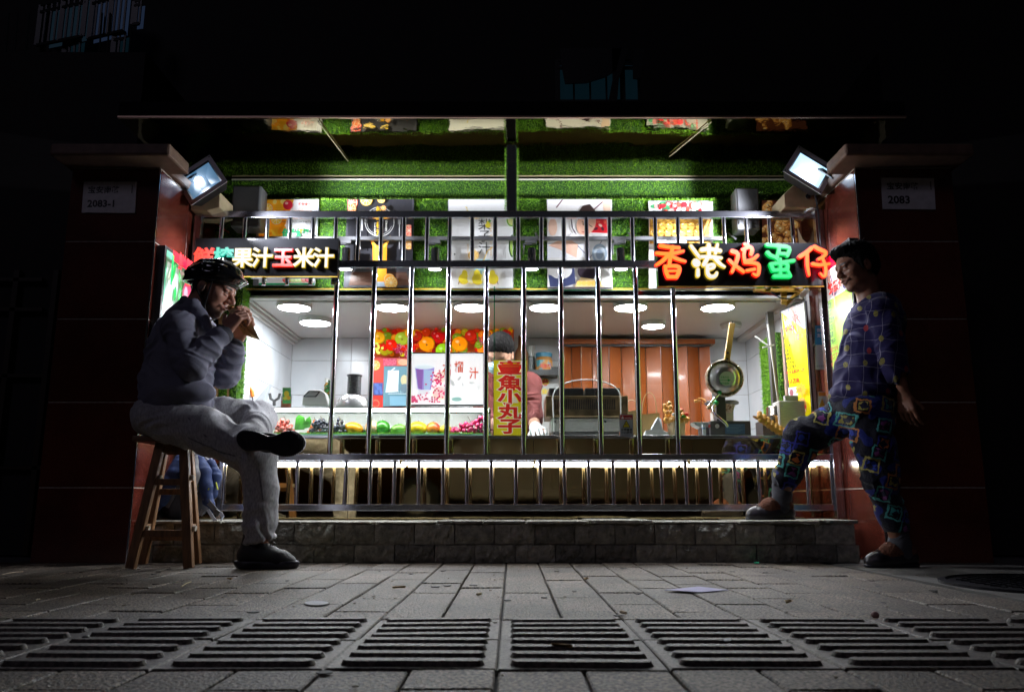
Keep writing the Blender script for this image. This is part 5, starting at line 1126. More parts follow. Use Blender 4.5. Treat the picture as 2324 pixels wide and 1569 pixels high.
mb = MB(); mb.lathe([(.0628, .02), (.0628, .1)], c, 24); mb.build('label', mat('jar_label', (.1, .4, .5), .4, col2=(.7, .3, .05), vs=18, thr=(.45, .55)), t, True)
A = Art(flat(5.71)); A.text('花生酱', 1224, 833, 9, (.75, .05, .03), .04); A.build('label_print', M['print'], t)
t = thing('spice_jar', 'clear jar of dark powder left of the peanut butter', 'jar', (X(1202, 840, 5.78), 5.78, SZ)); c = (X(1202, 840, 5.78), 5.78, SZ)
mb = MB(); mb.lathe([(.038, 0), (.038, .13)], c, 18); mb.build('powder', mat('dark_powder', (.03, .035, .04), .3), t, True); mb = MB(); mb.lathe([(.038, .131), (.038, .21), (.001, .212)], c, 18); mb.build('lid', mat('clear_lid', (.4, .4, .38), .2), t, True)
t = thing('tall_bottle', 'tall brown bottle by the shop worker', 'bottle', (X(1183, 820, 5.7), 5.7, SZ)); c = (X(1183, 820, 5.7), 5.7, SZ)
mb = MB(); mb.lathe([(.05, 0), (.05, .14), (.025, .19), (.022, .27), (.001, .272)], c, 18); mb.build('glass', mat('brown_glass', (.25, .12, .05), .25), t, True)

# brown folding door
fd = thing('folding_door', 'orange brown folding door across the right of the back wall', 'door', tuple(P(1445, 985, 5.84))); brown = mat('orange_brown_panel', (.30, .075, .014), .28, var=.15, vs=2, coat=.3)
zt2 = Z(783, 5.84); us = [1279, 1298, 1318, 1345, 1382, 1412, 1440, 1468, 1500, 1530, 1560, 1590, 1612]
for i, (a_, b2) in enumerate(zip(us, us[1:])):
    y0, y1 = (5.86, 5.80) if i % 2 else (5.80, 5.86); xa_, xb_ = X(a_ , 880, 5.84), X(b2, 880, 5.84)
    mb = MB(); mb.prism([(xa_ + .002, y0, .5), (xb_ - .002, y1, .5), (xb_ - .002, y1 + .015, .5), (xa_ + .002, y0 + .015, .5)], (0, 0, zt2 - .5)); mb.build('panel', brown, fd, bevel=.003)
mb = MB(); mb.box(X(1276, 780, 5.78), X(1622, 780, 5.78), 5.77, 5.88, Z(780, 5.78), Z(769, 5.78)); mb.build('header', brown, fd, bevel=.003)
mb = MB(); mb.box(X(1276, 780, 5.8), X(1612, 780, 5.8), 5.80, 5.84, Z(785, 5.8), Z(781, 5.8)); mb.build('runner', M['darkgrey'], fd)

# octopus ball griddle
YG = 4.72; k = PX(YG, .75); CT = .646
g = thing('griddle', 'steel griddle with slotted black hood and wire arch on the counter', 'griddle', (X(1330, 980, YG), YG, CT)); x_ = lambda u, Y=YG: X(u, 930, Y); z_ = lambda v, Y=YG: Z(v, Y)
mb = MB(); mb.box(x_(1250), x_(1408), YG, YG + .25, z_(978), z_(948)); mb.build('body', M['steel'], g, bevel=.004)
mb = MB(); mb.box(x_(1238), x_(1424), YG - .02, YG + .28, z_(946), z_(898)); mb.build('hood', mat('burnt_steel', (.3, .22, .12), .28, .9, var=.5, vs=14), g, bevel=.004)
mb = MB()
for i in range(34):
    u = 1254 + i * 4.2; mb.box(x_(u), x_(u) + .0055, YG - .0225, YG - .018, z_(929), z_(906))
mb.build('slots', M['black'], g)
for u0, u1 in ((1246, 1324), (1328, 1408)): mb = MB(); mb.box(x_(u0), x_(u1), YG - .01, YG + .2, z_(897), z_(880)); mb.build('plate', M['black'], g, bevel=.004)
mb = MB(); pts = [P(1257, 980, YG - .04)] + [P(1331 - 77 * math.cos(a), 905 - 44 * math.sin(a) ** .8, YG - .04) for a in [math.pi * i / 16 for i in range(17)]] + [P(1409, 980, YG - .04)]; mb.tube(pts, .0035, 8); mb.build('wire_arch', M['white'], g, True)
mb = MB(); mb.box(x_(1256), x_(1404), YG + .01, YG + .2, CT, z_(979)); mb.build('feet', M['darkgrey'], g)
for u in (1258, 1373, 1414): mb = MB(); mb.cyl(P(u, 956, YG - .002), P(u, 956, YG - .01), .007, n=12); mb.build('knob', M['chrome'], g)

# paper bags
def bag(u0, u1, v0, v1, Y, label, hu, hv):
    t = thing('paper_bag', label, 'paper bag', tuple(P((u0 + u1) / 2, v1, Y)), 'paper bags on the counter'); pm = mat('kraft_paper', (.66, .50, .24), .75, var=.12, vs=10, bump=.3, bs=30)
    mb = MB(); f = [P(u0, v0 + 4, Y), P(u1 - 4, v0, Y), P(u1, v1, Y), P(u0 + 4, v1, Y)]; bk = [p + Vector((.012, .09, 0)) for p in f]; mb.add(f + bk, [(3, 2, 1, 0), (4, 5, 6, 7), (0, 4, 7, 3), (1, 2, 6, 5), (2, 3, 7, 6)]); mb.build('sack', pm, t)
    mb = MB(); w_ = 16; mb.tube([P(hu - w_ * math.cos(a), v0 + 2 - (v0 - hv) * math.sin(a) ** .7, Y - .002) for a in [math.pi * i / 12 for i in range(13)]], .0026, 6); mb.build('handle', mat('paper_rope', (.6, .45, .25), .8), t, True)
bag(1446, 1500, 936, 988, 4.76, 'brown paper bag with twisted handles right of the griddle', 1473, 888)
bag(1418, 1448, 930, 988, 4.80, 'pale brown paper bag half hidden by the griddle', 1432, 905)
t = thing('tissue_box', 'crumpled white tissue at the foot of the paper bag', 'tissue', tuple(P(1490, 988, 4.62))); mb = MB(); rr = random.Random(3)
pts = [P(u, v, 4.60 + rr.uniform(-.01, .01)) for u, v in ((1462, 988), (1466, 976), (1478, 973), (1486, 958), (1493, 946), (1500, 950), (1504, 975), (1516, 980), (1518, 988))]; mb.prism(pts[::-1], (0, .05, 0)); mb.build('sheet', mat('tissue_white', (.78, .8, .82), .8, bump=.5, bs=40), t)

# waffle cone display
YC = 4.62; t = thing('waffle_cone', 'bubble waffle cone filled with fruit in a paper holder', 'waffle cone', (X(1535, 988, YC), YC, CT)); c = P(1535, 988, YC); h_ = (988 - 945) * PX(YC, .7); wf = mat('waffle_gold', (.72, .36, .07), .45, var=.25, vs=40, bump=.3, bs=200)
mb = MB(); mb.lathe([(.046, 0), (.052, h_)], (c.x, YC, CT), 24); mb.build('paper_holder', mat('paper_sleeve', (.68, .5, .3), .7), t, True)
mb = MB(); rr = random.Random(17)
for kx in range(46):
    a = rr.uniform(0, 2 * math.pi); zz = rr.uniform(.55, 1.0); rad = .052 + .012 * math.sin(zz * 9); top = h_ * .8 + rr.uniform(0, .10) * (.6 + .4 * math.cos(a + 2.5)); mb.sph((c.x + rad * math.cos(a), YC + rad * math.sin(a) * .9, CT + top), rr.uniform(.011, .016), 10, 7)
mb.build('waffle', wf, t, True)
for cc_, uu, vv in (((.12, .5, .03), 1551, 944), ((.75, .04, .02), 1557, 940), ((.75, .06, .02), 1546, 930), ((.8, .45, .05), 1540, 934), ((.8, .78, .7), 1530, 940)):
    mb = MB(); mb.sph(P(uu, vv, YC - .05), (.014, .01, .011), 10, 8); mb.build('fruit_piece', mat('fruit_piece', cc_, .3), t, True)

# round waffle iron standing upright
YI = 4.66; t = thing('round_waffle_iron', 'upright round steel waffle iron with long wooden handle', 'waffle iron', (X(1645, 985, YI), YI, CT)); dark = M['darkgrey']; brass = mat('scorched_rim', (.16, .09, .03), .35, .7, col2=(.55, .48, .38), vs=70, thr=(.4, .6)); domem = mat('dome_steel', (.62, .62, .60), .18, .7)
c = P(1643, 858, YI - .05); rot = Euler((R(90), 0, 0)); rO = 42 * PX(YI, 1)
mb = MB(); mb.lathe([(rO, -.018), (rO, .018), (rO - .004, .022), (rO - .012, .022), (rO - .016, .014)], c, 40, rot); mb.build('rim', brass, t, True)
mb = MB(); mb.lathe([(rO - .012, .012), (rO - .022, .022), (rO * .6, .045), (rO * .42, .05), (.001, .051)], c, 40, rot); mb.build('dome', domem, t, True)
mb = MB(); mb.lathe([(rO * .40, .0515), (.001, .052)], c + Vector((.002, 0, -.01)), 24, rot); mb.build('badge', mat('badge_white', (.65, .7, .66), .4), t)
A = Art(flat(c.y - .054)); A.line([(1632, 862), (1652, 862)], 1.2, (.02, .35, .1)); A.poly([(1651, 858.5), (1658, 862), (1651, 865.5)], (.02, .35, .1)); A.text('注意方向', 1634, 857, 5, (.02, .35, .1), .01); A.text('请勿碰触', 1634, 871, 5, (.02, .35, .1), .01); A.build('badge_print', M['print'], t)
for a in (40, 140, 220, 320): mb = MB(); mb.sph(c + Vector((math.cos(R(a)) * (rO - .007), -.024, math.sin(R(a)) * (rO - .007))), .005, 10, 6); mb.build('rim_screw', M['chrome'], t, True)
mb = MB(); mb.bar(P(1648, 822, YI - .05), P(1661, 733, YI - .05), .032, .026); mb.build('wooden_handle', mat('handle_wood', (.6, .36, .08), .45, var=.25, vs=30, stretch=(1, 1, .2)), t, bevel=.004)
for u, v in ((1651, 800), (1650, 814)): mb = MB(); mb.cyl(P(u, v, YI - .063), P(u, v, YI - .068), .0065, n=10); mb.build('handle_screw', M['darkgrey'], t)
mb = MB(); mb.cyl(P(1661, 733, YI - .05), P(1662, 729, YI - .05), .004, n=8); mb.build('end_screw', M['chrome'], t)
mb = MB(); mb.box(x_(1623, YI), x_(1645, YI), YI - .02, YI + .03, CT + .06, Z(878, YI)); mb.build('stand', dark, t, bevel=.003)
mb = MB(); mb.box(x_(1602, YI), x_(1692, YI), YI - .08, YI + .14, CT, Z(957, YI)); mb.build('control_box', dark, t, bevel=.004)
A = Art(flat(YI - .0815)); A.rect(1645, 961, 1690, 984, (.06, .12, .24)); 
for kx in range(6): A.line([(1648, 964 + kx * 3.4), (1686 - (kx * 5) % 14, 964 + kx * 3.4)], .9, (.2, .3, .42))
A.build('rating_plate', M['print'], t); A = Art(flat(YI - .0815)); A.ell(1609, 966, 2.4, 4, (.5, .05, .04)); A.ell(1627, 966, 5, 5, (.7, .7, .7)); A.build('control_print', M['print'], t)
mb = MB(); mb.tube([P(1633, 892, YI - .07), P(1620, 905, YI - .09), P(1605, 925, YI - .1)], .008, 10); mb.tube([P(1627, 912, YI - .02), P(1617, 925, YI - .06), P(1620, 938, YI - .08), P(1646, 960, YI - .1), P(1650, 968, YI - .1)], .009, 10); mb.build('bent_tubes', M['chrome'], t, True)
mb = MB(); mb.tube([P(1634, 889, YI - .07), P(1630, 893, YI - .072)], .012, 12); mb.tube([P(1622, 916, YI - .04), P(1626, 912, YI - .03)], .014, 12); mb.build('green_collars', mat('green_collar', (.02, .4, .1), .4), t, True)
mb = MB(); mb.tube([P(1612, 921, YI - .1), P(1604, 926, YI - .1)], .012, 10); mb.build('tube_grip', mat('grip_wood', (.6, .4, .2), .6), t, True)
# second waffle iron lying open behind
t = thing('flat_waffle_iron', 'flat dark waffle iron with crumbs behind the upright one', 'waffle iron', tuple(P(1635, 955, 4.85))); c = P(1637, 915, 4.85)
mb = MB(); mb.lathe([(.08, -.01), (.1, -.004), (.1, .008), (.09, .014), (.001, .014)], c, 28); mb.build('plate', M['darkgrey'], t, True)
mb = MB(); mb.lathe([(.06, -.06), (.075, -.02), (.08, -.01)], c, 24); mb.build('bowl', brass, t, True); mb = MB(); mb.box(c.x - .06, c.x + .06, 4.82, 4.9, CT, c.z - .05); mb.build('foot', M['steel'], t)
rr = random.Random(1); mb = MB()
for kx in range(14): mb.obox(P(1576 + rr.uniform(0, 26), 908 + rr.uniform(-5, 5), 4.83), (.012, .008, .006), Euler((rr.random(), rr.random(), rr.random())))
mb.build('crumbs', mat('crumb', (.6, .3, .06), .6), t)
t = thing('glass_tray', 'shallow pale glass tray left of the waffle iron box', 'tray', tuple(P(1590, 985, 4.6))); mb = MB(); mb.prism([P(1572, 957, 4.62), P(1612, 957, 4.62), P(1608, 968, 4.62), P(1590, 970, 4.62), P(1578, 964, 4.62)][::-1], (0, .1, 0)); mb.build('dish', mat('pale_glass', (.45, .52, .5), .1), t, bevel=.002)
mb = MB(); mb.box(x_(1580), x_(1600), 4.62, 4.7, CT, Z(970, 4.62)); mb.build('box_under', M['darkgrey'], t)
t = thing('napkin_packet', 'blue and white packet standing by the control box', 'packet', tuple(P(1598, 986, 4.58))); mb = MB(); mb.box(X(1594, 970, 4.57), X(1601, 970, 4.57), 4.57, 4.59, CT, Z(962, 4.57)); mb.build('wrap', mat('packet_blue', (.05, .3, .6), .4, col2=(.7, .75, .8), vs=60, thr=(.4, .5)), t)

# steel waffle machine on the right and the big egg waffle in front of it
t = thing('steel_waffle_machine', 'round scorched steel waffle machine with a square side box', 'waffle machine', (X(1780, 980, 4.64), 4.64, CT)); c = (X(1771, 940, 4.7), 4.7, CT)
mb = MB(); mb.lathe([(.078, .07), (.08, .075), (.08, .115), (.084, .12), (.084, .13), (.08, .135), (.08, .175), (.074, .184), (.001, .186)], c, 32); mb.build('drum', mat('scorched_steel', (.55, .52, .46), .2, 1, col2=(.12, .06, .03), vs=16, thr=(.55, .75)), t, True)
mb = MB(); a = P(1766, 908, 4.6); mb.box(a.x, X(1826, 908, 4.6), 4.60, 4.72, CT + .045, a.z); mb.build('side_box', M['steel'], t, bevel=.008)
mb = MB(); mb.box(X(1782, 900, 4.6), X(1812, 900, 4.6), 4.61, 4.64, Z(908, 4.6), Z(896, 4.6)); mb.build('hinge', M['steel'], t, bevel=.003)
mb = MB(); mb.box(X(1724, 975, 4.72), X(1765, 975, 4.72), 4.66, 4.8, CT, Z(955, 4.7)); mb.build('base_box', M['darkgrey'], t); mb = MB(); mb.sph(P(1774, 920, 4.598), .004, 8, 6); mb.build('screw', M['chrome'], t)
t = thing('egg_waffle', 'curved golden egg waffle leaning on the counter by the knee of the woman', 'egg waffle', tuple(P(1755, 985, 4.54))); mb = MB(); me_b = None
rows = 5; cols_ = 9; wv = []
for j in range(rows):
    for i in range(cols_):
        a = i / (cols_ - 1); u = 1723 + 74 * a; v = 942 + 46 * a ** 1.15 + 6 * math.sin(a * 3.14); Yj = 4.50 + j * .025; v -= j * 2.0 - abs(j - 2) * 1.5
        mb.sph(P(u, v, Yj), (.0155, .0145, .0135), 10, 7); mb.sph(P(u + 3, v + 8 - 2 * a, Yj), (.0165, .014, .015), 10, 7)
for j in range(rows - 1):
    for i in range(cols_ - 1): pass
mb.build('bubbles', wf, t, True)
mb = MB(); pts = [P(1721 + 78 * i / 10, 943 + 46 * (i / 10) ** 1.15 + 6 * math.sin(i / 10 * 3.14), 4.50) for i in range(11)]
vs = []
for p in pts: vs += [p + Vector((0, -.012, -.002)), p + Vector((0, .11, .012)), p + Vector((0, .11, .004)), p + Vector((0, -.012, -.01))]
mb.add(vs, [(4 * i + a, 4 * i + (a + 1) % 4, 4 * (i + 1) + (a + 1) % 4, 4 * (i + 1) + a) for i in range(10) for a in range(4)]); mb.build('sheet', wf, t, True)
t = thing('waffle_plate', 'plate with a small waffle and toppings beside the steel box', 'plate', tuple(P(1805, 985, 4.53))); mb = MB(); mb.lathe([(.03, 0), (.042, .03), (.044, .036)], (X(1802, 975, 4.53), 4.53, CT + .0), 20); mb.build('bowl', mat('white_bowl', (.7, .68, .62), .3), t, True)
mb = MB(); 
for kx in range(10): mb.sph((X(1802, 975, 4.53) + .025 * math.cos(kx * .63), 4.53 + .025 * math.sin(kx * .63), CT + .045), .013, 8, 6)
mb.build('waffle_balls', wf, t, True)
# bracket, latch and wires around the right window
t = thing('window_stay', 'thin metal stay and latch hanging inside the right of the hatch', 'window stay', tuple(P(1745, 800, 4.9))); mb = MB()
mb.bar(P(1712, 762, 5.0), P(1752, 790, 5.0), .008, .006); mb.build('stay', M['offwhite'], t); mb = MB(); mb.bar(P(1742, 735, 4.75), P(1766, 915, 4.75), .008, .008); mb.bar(P(1730, 788, 4.74), P(1756, 782, 4.74), .008, .008); mb.build('stay', M['offwhite'], t)
mb = MB(); mb.box(X(1752, 900, 4.85), X(1766, 900, 4.85), 4.84, 4.88, .66, 1.43); mb.build('jamb_channel', M['darkgrey'], t); mb = MB(); mb.box(X(1844, 900, 4.6), X(1850, 900, 4.6), 4.59, 4.62, .66, 1.47); mb.build('outer_channel', M['steel'], t)
def wire(label, pts, r, col, name='wire'):
    t = thing(name, label, 'wire', tuple(pts[0])); mb = MB(); mb.tube(pts, r, 6); mb.build('cable', mat('wire_sheath', col, .5), t, True)
wire('red wire looped under the egg waffle sign', [P(1715, 660, 4.35), P(1735, 664, 4.35), P(1752, 668, 4.35), P(1768, 674, 4.35)], .003, (.5, .04, .03))
wire('dark cable drooping below the egg waffle sign', [P(1750, 662, 4.34), P(1770, 676, 4.34), P(1795, 678, 4.34), P(1812, 672, 4.34)], .004, (.02, .03, .06))
wire('red wire behind the left end of the top rail', [P(487, 505, 4.5), P(503, 517, 4.5), P(520, 528, 4.5)], .003, (.7, .04, .03))
wire('black cable hanging from the right floodlight down the pillar side', [P(1848, 432, 4.2), P(1856, 480, 4.28), P(1860, 540, 4.3), P(1864, 590, 4.3)], .005, (.01, .01, .015))
wire('thin dark flex dangling between pear and chef posters', [P(1180, 505, 4.55), P(1172, 560, 4.55), P(1164, 640, 4.55)], .0015, (.03, .05, .03))
t = thing('yellow_bracket', 'yellow painted bracket under the egg waffle sign', 'bracket', tuple(P(1790, 660, 4.4))); mb = MB(); mb.box(X(1712, 655, 4.42), X(1836, 655, 4.42), 4.42, 4.45, Z(660, 4.42), Z(653, 4.42)); mb.bar(P(1778, 690, 4.45), P(1778, 655, 4.45), .03, .02); mb.bar(P(1782, 690, 4.5), P(1812, 662, 4.5), .02, .02); mb.build('bracket', mat('mustard_paint', (.42, .22, .02), .6), t)
t = thing('tube_cap', 'white plastic lamp holder hanging by wires under the sign', 'lamp holder', tuple(P(1826, 665, 4.4))); mb = MB(); mb.bar(P(1815, 676, 4.4), P(1832, 655, 4.4), .028, .02); mb.build('holder', M['white'], t, bevel=.004)
t = thing('white_ballast', 'white plastic driver box on the lighting track', 'driver box', tuple(P(1500, 556, 4.62))); mb = MB(); a = P(1485, 546, 4.59); b_ = P(1535, 561, 4.59); mb.box(a.x, X(1556, 550, 4.59), 4.575, 4.59, b_.z, a.z); mb.build('case', M['white'], t, bevel=.003)
# ================================================================ ORGANIC SHAPES: blended volumes turned into one continuous skin
def nv(v): v = Vector(v); return v.normalized()
class Vol:
    def __init__(s, lo, hi, h):
        s.lo = np.array(lo, float); s.h = h; s.n = np.ceil((np.array(hi) - s.lo) / h).astype(int) + 1
        s.g = np.full(tuple(s.n), .05, np.float32)
    def _w(s, lo, hi):
        a = np.clip(np.floor((np.array(lo) - s.lo) / s.h).astype(int), 0, s.n - 1); b = np.clip(np.ceil((np.array(hi) - s.lo) / s.h).astype(int) + 1, 1, s.n)
        b = np.maximum(b, a + 1)
        sl = tuple(slice(i, j) for i, j in zip(a, b))
        X_, Y_, Z_ = [(s.lo[i] + s.h * np.arange(a[i], b[i], dtype=np.float32)).astype(np.float32) for i in range(3)]
        return sl, X_[:, None, None], Y_[None, :, None], Z_[None, None, :]
    def _op(s, sl, d, k, cut):
        g = s.g[sl]
        if cut: d = -d; h = np.maximum(k - np.abs(g - d), 0) / k; s.g[sl] = np.maximum(g, d) + h * h * k * .25
        else: h = np.maximum(k - np.abs(g - d), 0) / k; s.g[sl] = np.minimum(g, d) - h * h * k * .25
    def cone(s, a, b, ra, rb=None, k=.012, cut=False):
        rb = ra if rb is None else rb; a = np.array(a, float); b = np.array(b, float); m = max(ra, rb) + max(k, .01) + s.h * 2
        sl, x, y, z = s._w(np.minimum(a, b) - m, np.maximum(a, b) + m); ba = b - a; L2 = float(ba @ ba) or 1e-9
        px, py, pz = x - a[0], y - a[1], z - a[2]
        t = np.clip((px * ba[0] + py * ba[1] + pz * ba[2]) / L2, 0, 1)
        d = np.sqrt((px - t * ba[0]) ** 2 + (py - t * ba[1]) ** 2 + (pz - t * ba[2]) ** 2) - (ra + (rb - ra) * t)
        s._op(sl, d.astype(np.float32), k, cut); return s
    def chain(s, pts, k=.012):
        for (a, ra), (b, rb) in zip(pts, pts[1:]): s.cone(a, b, ra, rb, k)
        return s
    def ell(s, c, r, rot=None, k=.012, cut=False):
        c = np.array(c, float); m = max(r) + max(k, .01) + s.h * 2; sl, x, y, z = s._w(c - m, c + m)
        x = x - c[0]; y = y - c[1]; z = z - c[2]
        if rot is not None:
            A = np.array(rot if isinstance(rot, (list, np.ndarray)) else rot.to_matrix())   # columns are the axes
            X_, Y_, Z_ = (x * A[0, i] + y * A[1, i] + z * A[2, i] for i in range(3))
        else: X_, Y_, Z_ = x, y, z
        k0 = np.sqrt((X_ / r[0]) ** 2 + (Y_ / r[1]) ** 2 + (Z_ / r[2]) ** 2); k1 = np.sqrt((X_ / r[0] ** 2) ** 2 + (Y_ / r[1] ** 2) ** 2 + (Z_ / r[2] ** 2) ** 2) + 1e-9
        s._op(sl, (k0 * (k0 - 1) / k1).astype(np.float32), k, cut); return s
    def plane(s, p, n, k=.004, box=None):
        """cut away everything on the side n points to"""
        p = np.array(p, float); n = np.array(nv(n)); lo, hi = box or (s.lo, s.lo + s.h * s.n); sl, x, y, z = s._w(lo, hi)
        d = -((x - p[0]) * n[0] + (y - p[1]) * n[1] + (z - p[2]) * n[2]); s._op(sl, d.astype(np.float32), k, True); return s
    def skin(s):
        g = s.g; g[0] = g[-1] = .05; g[:, 0] = g[:, -1] = .05; g[:, :, 0] = g[:, :, -1] = .05
        b = g < 0; c = [(i, j, k) for i in (0, 1) for j in (0, 1) for k in (0, 1)]; n = s.n
        def sh(a, i, j, k): return a[i:n[0] - 1 + i, j:n[1] - 1 + j, k:n[2] - 1 + k]
        al = sh(b, 0, 0, 0).copy(); an = al.copy()
        for q in c[1:]: t = sh(b, *q); al &= t; an |= t
        act = an & ~al; I = np.argwhere(act); idx = np.full(act.shape, -1, np.int32); idx[tuple(I.T)] = np.arange(len(I))
        val = {q: g[I[:, 0] + q[0], I[:, 1] + q[1], I[:, 2] + q[2]] for q in c}
        acc = np.zeros((len(I), 3)); cnt = np.zeros(len(I))
        for p in c:
            for ax in range(3):
                if p[ax]: continue
                q = list(p); q[ax] = 1; q = tuple(q); va, vb = val[p], val[q]; m = (va < 0) != (vb < 0)
                t = np.where(m, va / np.where(m, va - vb, 1), 0); pos = np.tile(np.array(p, float), (len(I), 1)); pos[:, ax] = t
                acc[m] += pos[m]; cnt[m] += 1
        V = s.lo + s.h * (I + acc / cnt[:, None]); F = []
        for ax in range(3):
            sa = [slice(1, -1)] * 3; sb = [slice(1, -1)] * 3; sa[ax] = slice(0, -1); sb[ax] = slice(1, None)
            A_, B_ = b[tuple(sa)], b[tuple(sb)]
            for flip, M_ in ((0, A_ & ~B_), (1, B_ & ~A_)):
                E = np.argwhere(M_); off = [1, 1, 1]; off[ax] = 0; E = E + off
                o1 = [0, 0, 0]; o2 = [0, 0, 0]; o1[(ax + 1) % 3] = 1; o2[(ax + 2) % 3] = 1; o1 = np.array(o1); o2 = np.array(o2)
                qd = [idx[tuple((E - d).T)] for d in (o1 + o2, o2, 0 * o1, o1)]
                if flip: qd = qd[::-1]
                F.append(np.stack(qd, 1))
        return V, np.concatenate(F)
    def build(s, name, m, parent, color=None, wr=None, smooth=1):
        V, F = s.skin(); s.g = None
        me = bpy.data.meshes.new(name); me.vertices.add(len(V)); me.loops.add(F.size); me.polygons.add(len(F))
        def upd(V): me.vertices.foreach_set('co', V.astype(np.float32).ravel())
        E = np.concatenate([F[:, [0, 1]], F[:, [1, 2]], F[:, [2, 3]], F[:, [3, 0]]])
        for _ in range(smooth):
            A = np.zeros_like(V); cn = np.zeros(len(V)); np.add.at(A, E[:, 0], V[E[:, 1]]); np.add.at(cn, E[:, 0], 1); V = V * .5 + .5 * A / np.maximum(cn, 1)[:, None]
        if wr is not None:
            d1 = V[F[:, 2]] - V[F[:, 0]]; d2 = V[F[:, 3]] - V[F[:, 1]]; fn = np.cross(d1, d2); Nn = np.zeros_like(V)
            for q in range(4): np.add.at(Nn, F[:, q], fn)
            Nn /= np.linalg.norm(Nn, axis=1)[:, None] + 1e-12
            V = V + Nn * np.array([wr(p) for p in V])[:, None]
        upd(V); me.loops.foreach_set('vertex_index', F.ravel().astype(np.int32)); me.polygons.foreach_set('loop_start', np.arange(0, F.size, 4, dtype=np.int32))
        me.update(calc_edges=True); me.polygons.foreach_set('use_smooth', np.ones(len(F), bool)); me.materials.append(m)
        if color is not None:
            C = np.ones((len(V), 4)); C[:, :3] = color(V); ca = me.color_attributes.new('Col', 'FLOAT_COLOR', 'POINT'); ca.data.foreach_set('color', C.astype(np.float32).ravel())
        me.validate(); return link(name, me, parent)
def folds(limbs, base=.0015, bf=14):
    """cloth folds: ridges across each limb (a, b, radius, amplitude, folds per metre)"""
    L = [(Vector(a), (Vector(b) - Vector(a)), r, am, f) for a, b, r, am, f in limbs]
    def wr(p):
        p = Vector(p); o = base * mnoise.noise(p * bf) * 2
        for a, d, r, am, f in L:
            l = d.length; u = d / l; t = (p - a).dot(u); 
            if t < -r or t > l + r: continue
            rad = (p - a - u * t).length; w = math.exp(-(rad / (r * 1.25)) ** 6) * min(1, (t + r) / r, (l + r - t) / r)
            if w < .02: continue
            n = mnoise.noise(Vector((t * f + 2.2 * mnoise.noise(p * 7 + a * 3), p.y * 5, (p.x + p.z) * 4)))
            o += w * am * (1 - 2.6 * abs(n))
        return o
    return wr
def local(c, f, up, sc=1.0):
    f = nv(f); up = nv(up); s_ = up.cross(f).normalized(); up = f.cross(s_).normalized(); c = Vector(c)
    mp = lambda x, y, z: c + (f * x + s_ * y + up * z) * sc
    A = np.array([[f[i], s_[i], up[i]] for i in range(3)]); return mp, A
def head(S_, H, A, sc=1.0, smile=0, nose=1.0):
    e = lambda c, r, k=.012, cut=False: S_.ell(H(*c), tuple(q * sc for q in r), A, k * sc, cut)
    e((-.012, 0, .04), (.098, .077, .088)); e((.028, 0, -.02), (.066, .062, .095), .03); e((.034, 0, -.072), (.05, .051, .038), .025); e((.07, 0, -.104), (.018, .02, .016), .02)
    e((.078, 0, .024), (.02, .05, .012), .02)
    for y in (1, -1):
        e((.058, y * .043, -.022), (.026, .022, .022), .02); e((.098, y * .032, .003), (.018, .017, .0115), .01, True); e((.0815, y * .031, .003), (.0125, .0125, .0125), .002)
        e((.088, y * .032, .0135), (.009, .0165, .004), .004); e((.087, y * .032, -.0075), (.008, .015, .003), .004)
        e((.103, y * .0125, -.032), (.011, .008, .008), .006); e((-.008, y * .078, -.010), (.019, .009, .032), .008); e((-.004, y * .088, -.006), (.010, .006, .019), .004, True)
        e((.090, y * .024, -.060 + smile * .004), (.008, .012, .005), .01)
    S_.cone(H(.088, 0, .014), H(.116 * nose, 0, -.026), .0085 * sc, .0115 * sc, .01 * sc)
    S_.cone(H(.094, -.018, -.0565), H(.0995, 0, -.0545), .0045 * sc, .0058 * sc, .004); S_.cone(H(.0995, 0, -.0545), H(.094, .018, -.0565), .0058 * sc, .0045 * sc, .004)
    S_.cone(H(.091, -.015, -.0665), H(.0965, 0, -.068), .005 * sc, .0066 * sc, .004); S_.cone(H(.0965, 0, -.068), H(.091, .015, -.0665), .0066 * sc, .005 * sc, .004)
    e((.104, 0, -.0612), (.012, .02, .0016 + smile * .003), .002, True)
def hand(S_, Wp, K, n, t, curl=(35, 45, 35), sc=1.0, thumb=None, spread=1.0):
    """palm from wrist Wp to knuckle centre K; n = way the palm faces, t = thumb side"""
    Wp, K = Vector(Wp), Vector(K); d = (K - Wp).normalized(); n = Vector(n); n = (n - d * n.dot(d)).normalized(); t = Vector(t); t = (t - d * t.dot(d) - n * t.dot(n)).normalized()
    fl = ((.043, .026, .021), (.047, .029, .022), (.044, .027, .021), (.035, .021, .019))
    for i in range(4):
        b_ = K + t * (.031 - .0205 * i) * sc + d * (-.004 * abs(i - 1.2)) * sc - n * .002
        S_.cone(Wp + t * (.014 - .010 * i) * sc, b_, .017 * sc, .0115 * sc, .012)
        a = 0; p = b_
        for j, (l, r0, r1) in enumerate(zip(fl[i], (.0095, .0085, .0078), (.0088, .0078, .0066))):
            a += R(curl[j] + (i - 1.5) * 4); q = p + (d * math.cos(a) + n * math.sin(a) + t * (.10 - .07 * i) * spread * math.cos(a)).normalized() * l * sc
            S_.cone(p, q, r0 * sc, r1 * sc, .0035); p = q
    b0 = Wp + d * .022 * sc + t * .022 * sc + n * .006; td = thumb or (d * .55 + t * .55 + n * .6); td = Vector(td).normalized()
    m_ = b0 + td * .036 * sc; S_.cone(Wp + d * .01, b0, .017 * sc, .015 * sc, .012); S_.cone(b0, m_, .0135 * sc, .0105 * sc, .008)
    e_ = m_ + (td + d * .5 + n * .1).normalized() * .03 * sc; S_.cone(m_, e_, .0102 * sc, .0082 * sc, .004)
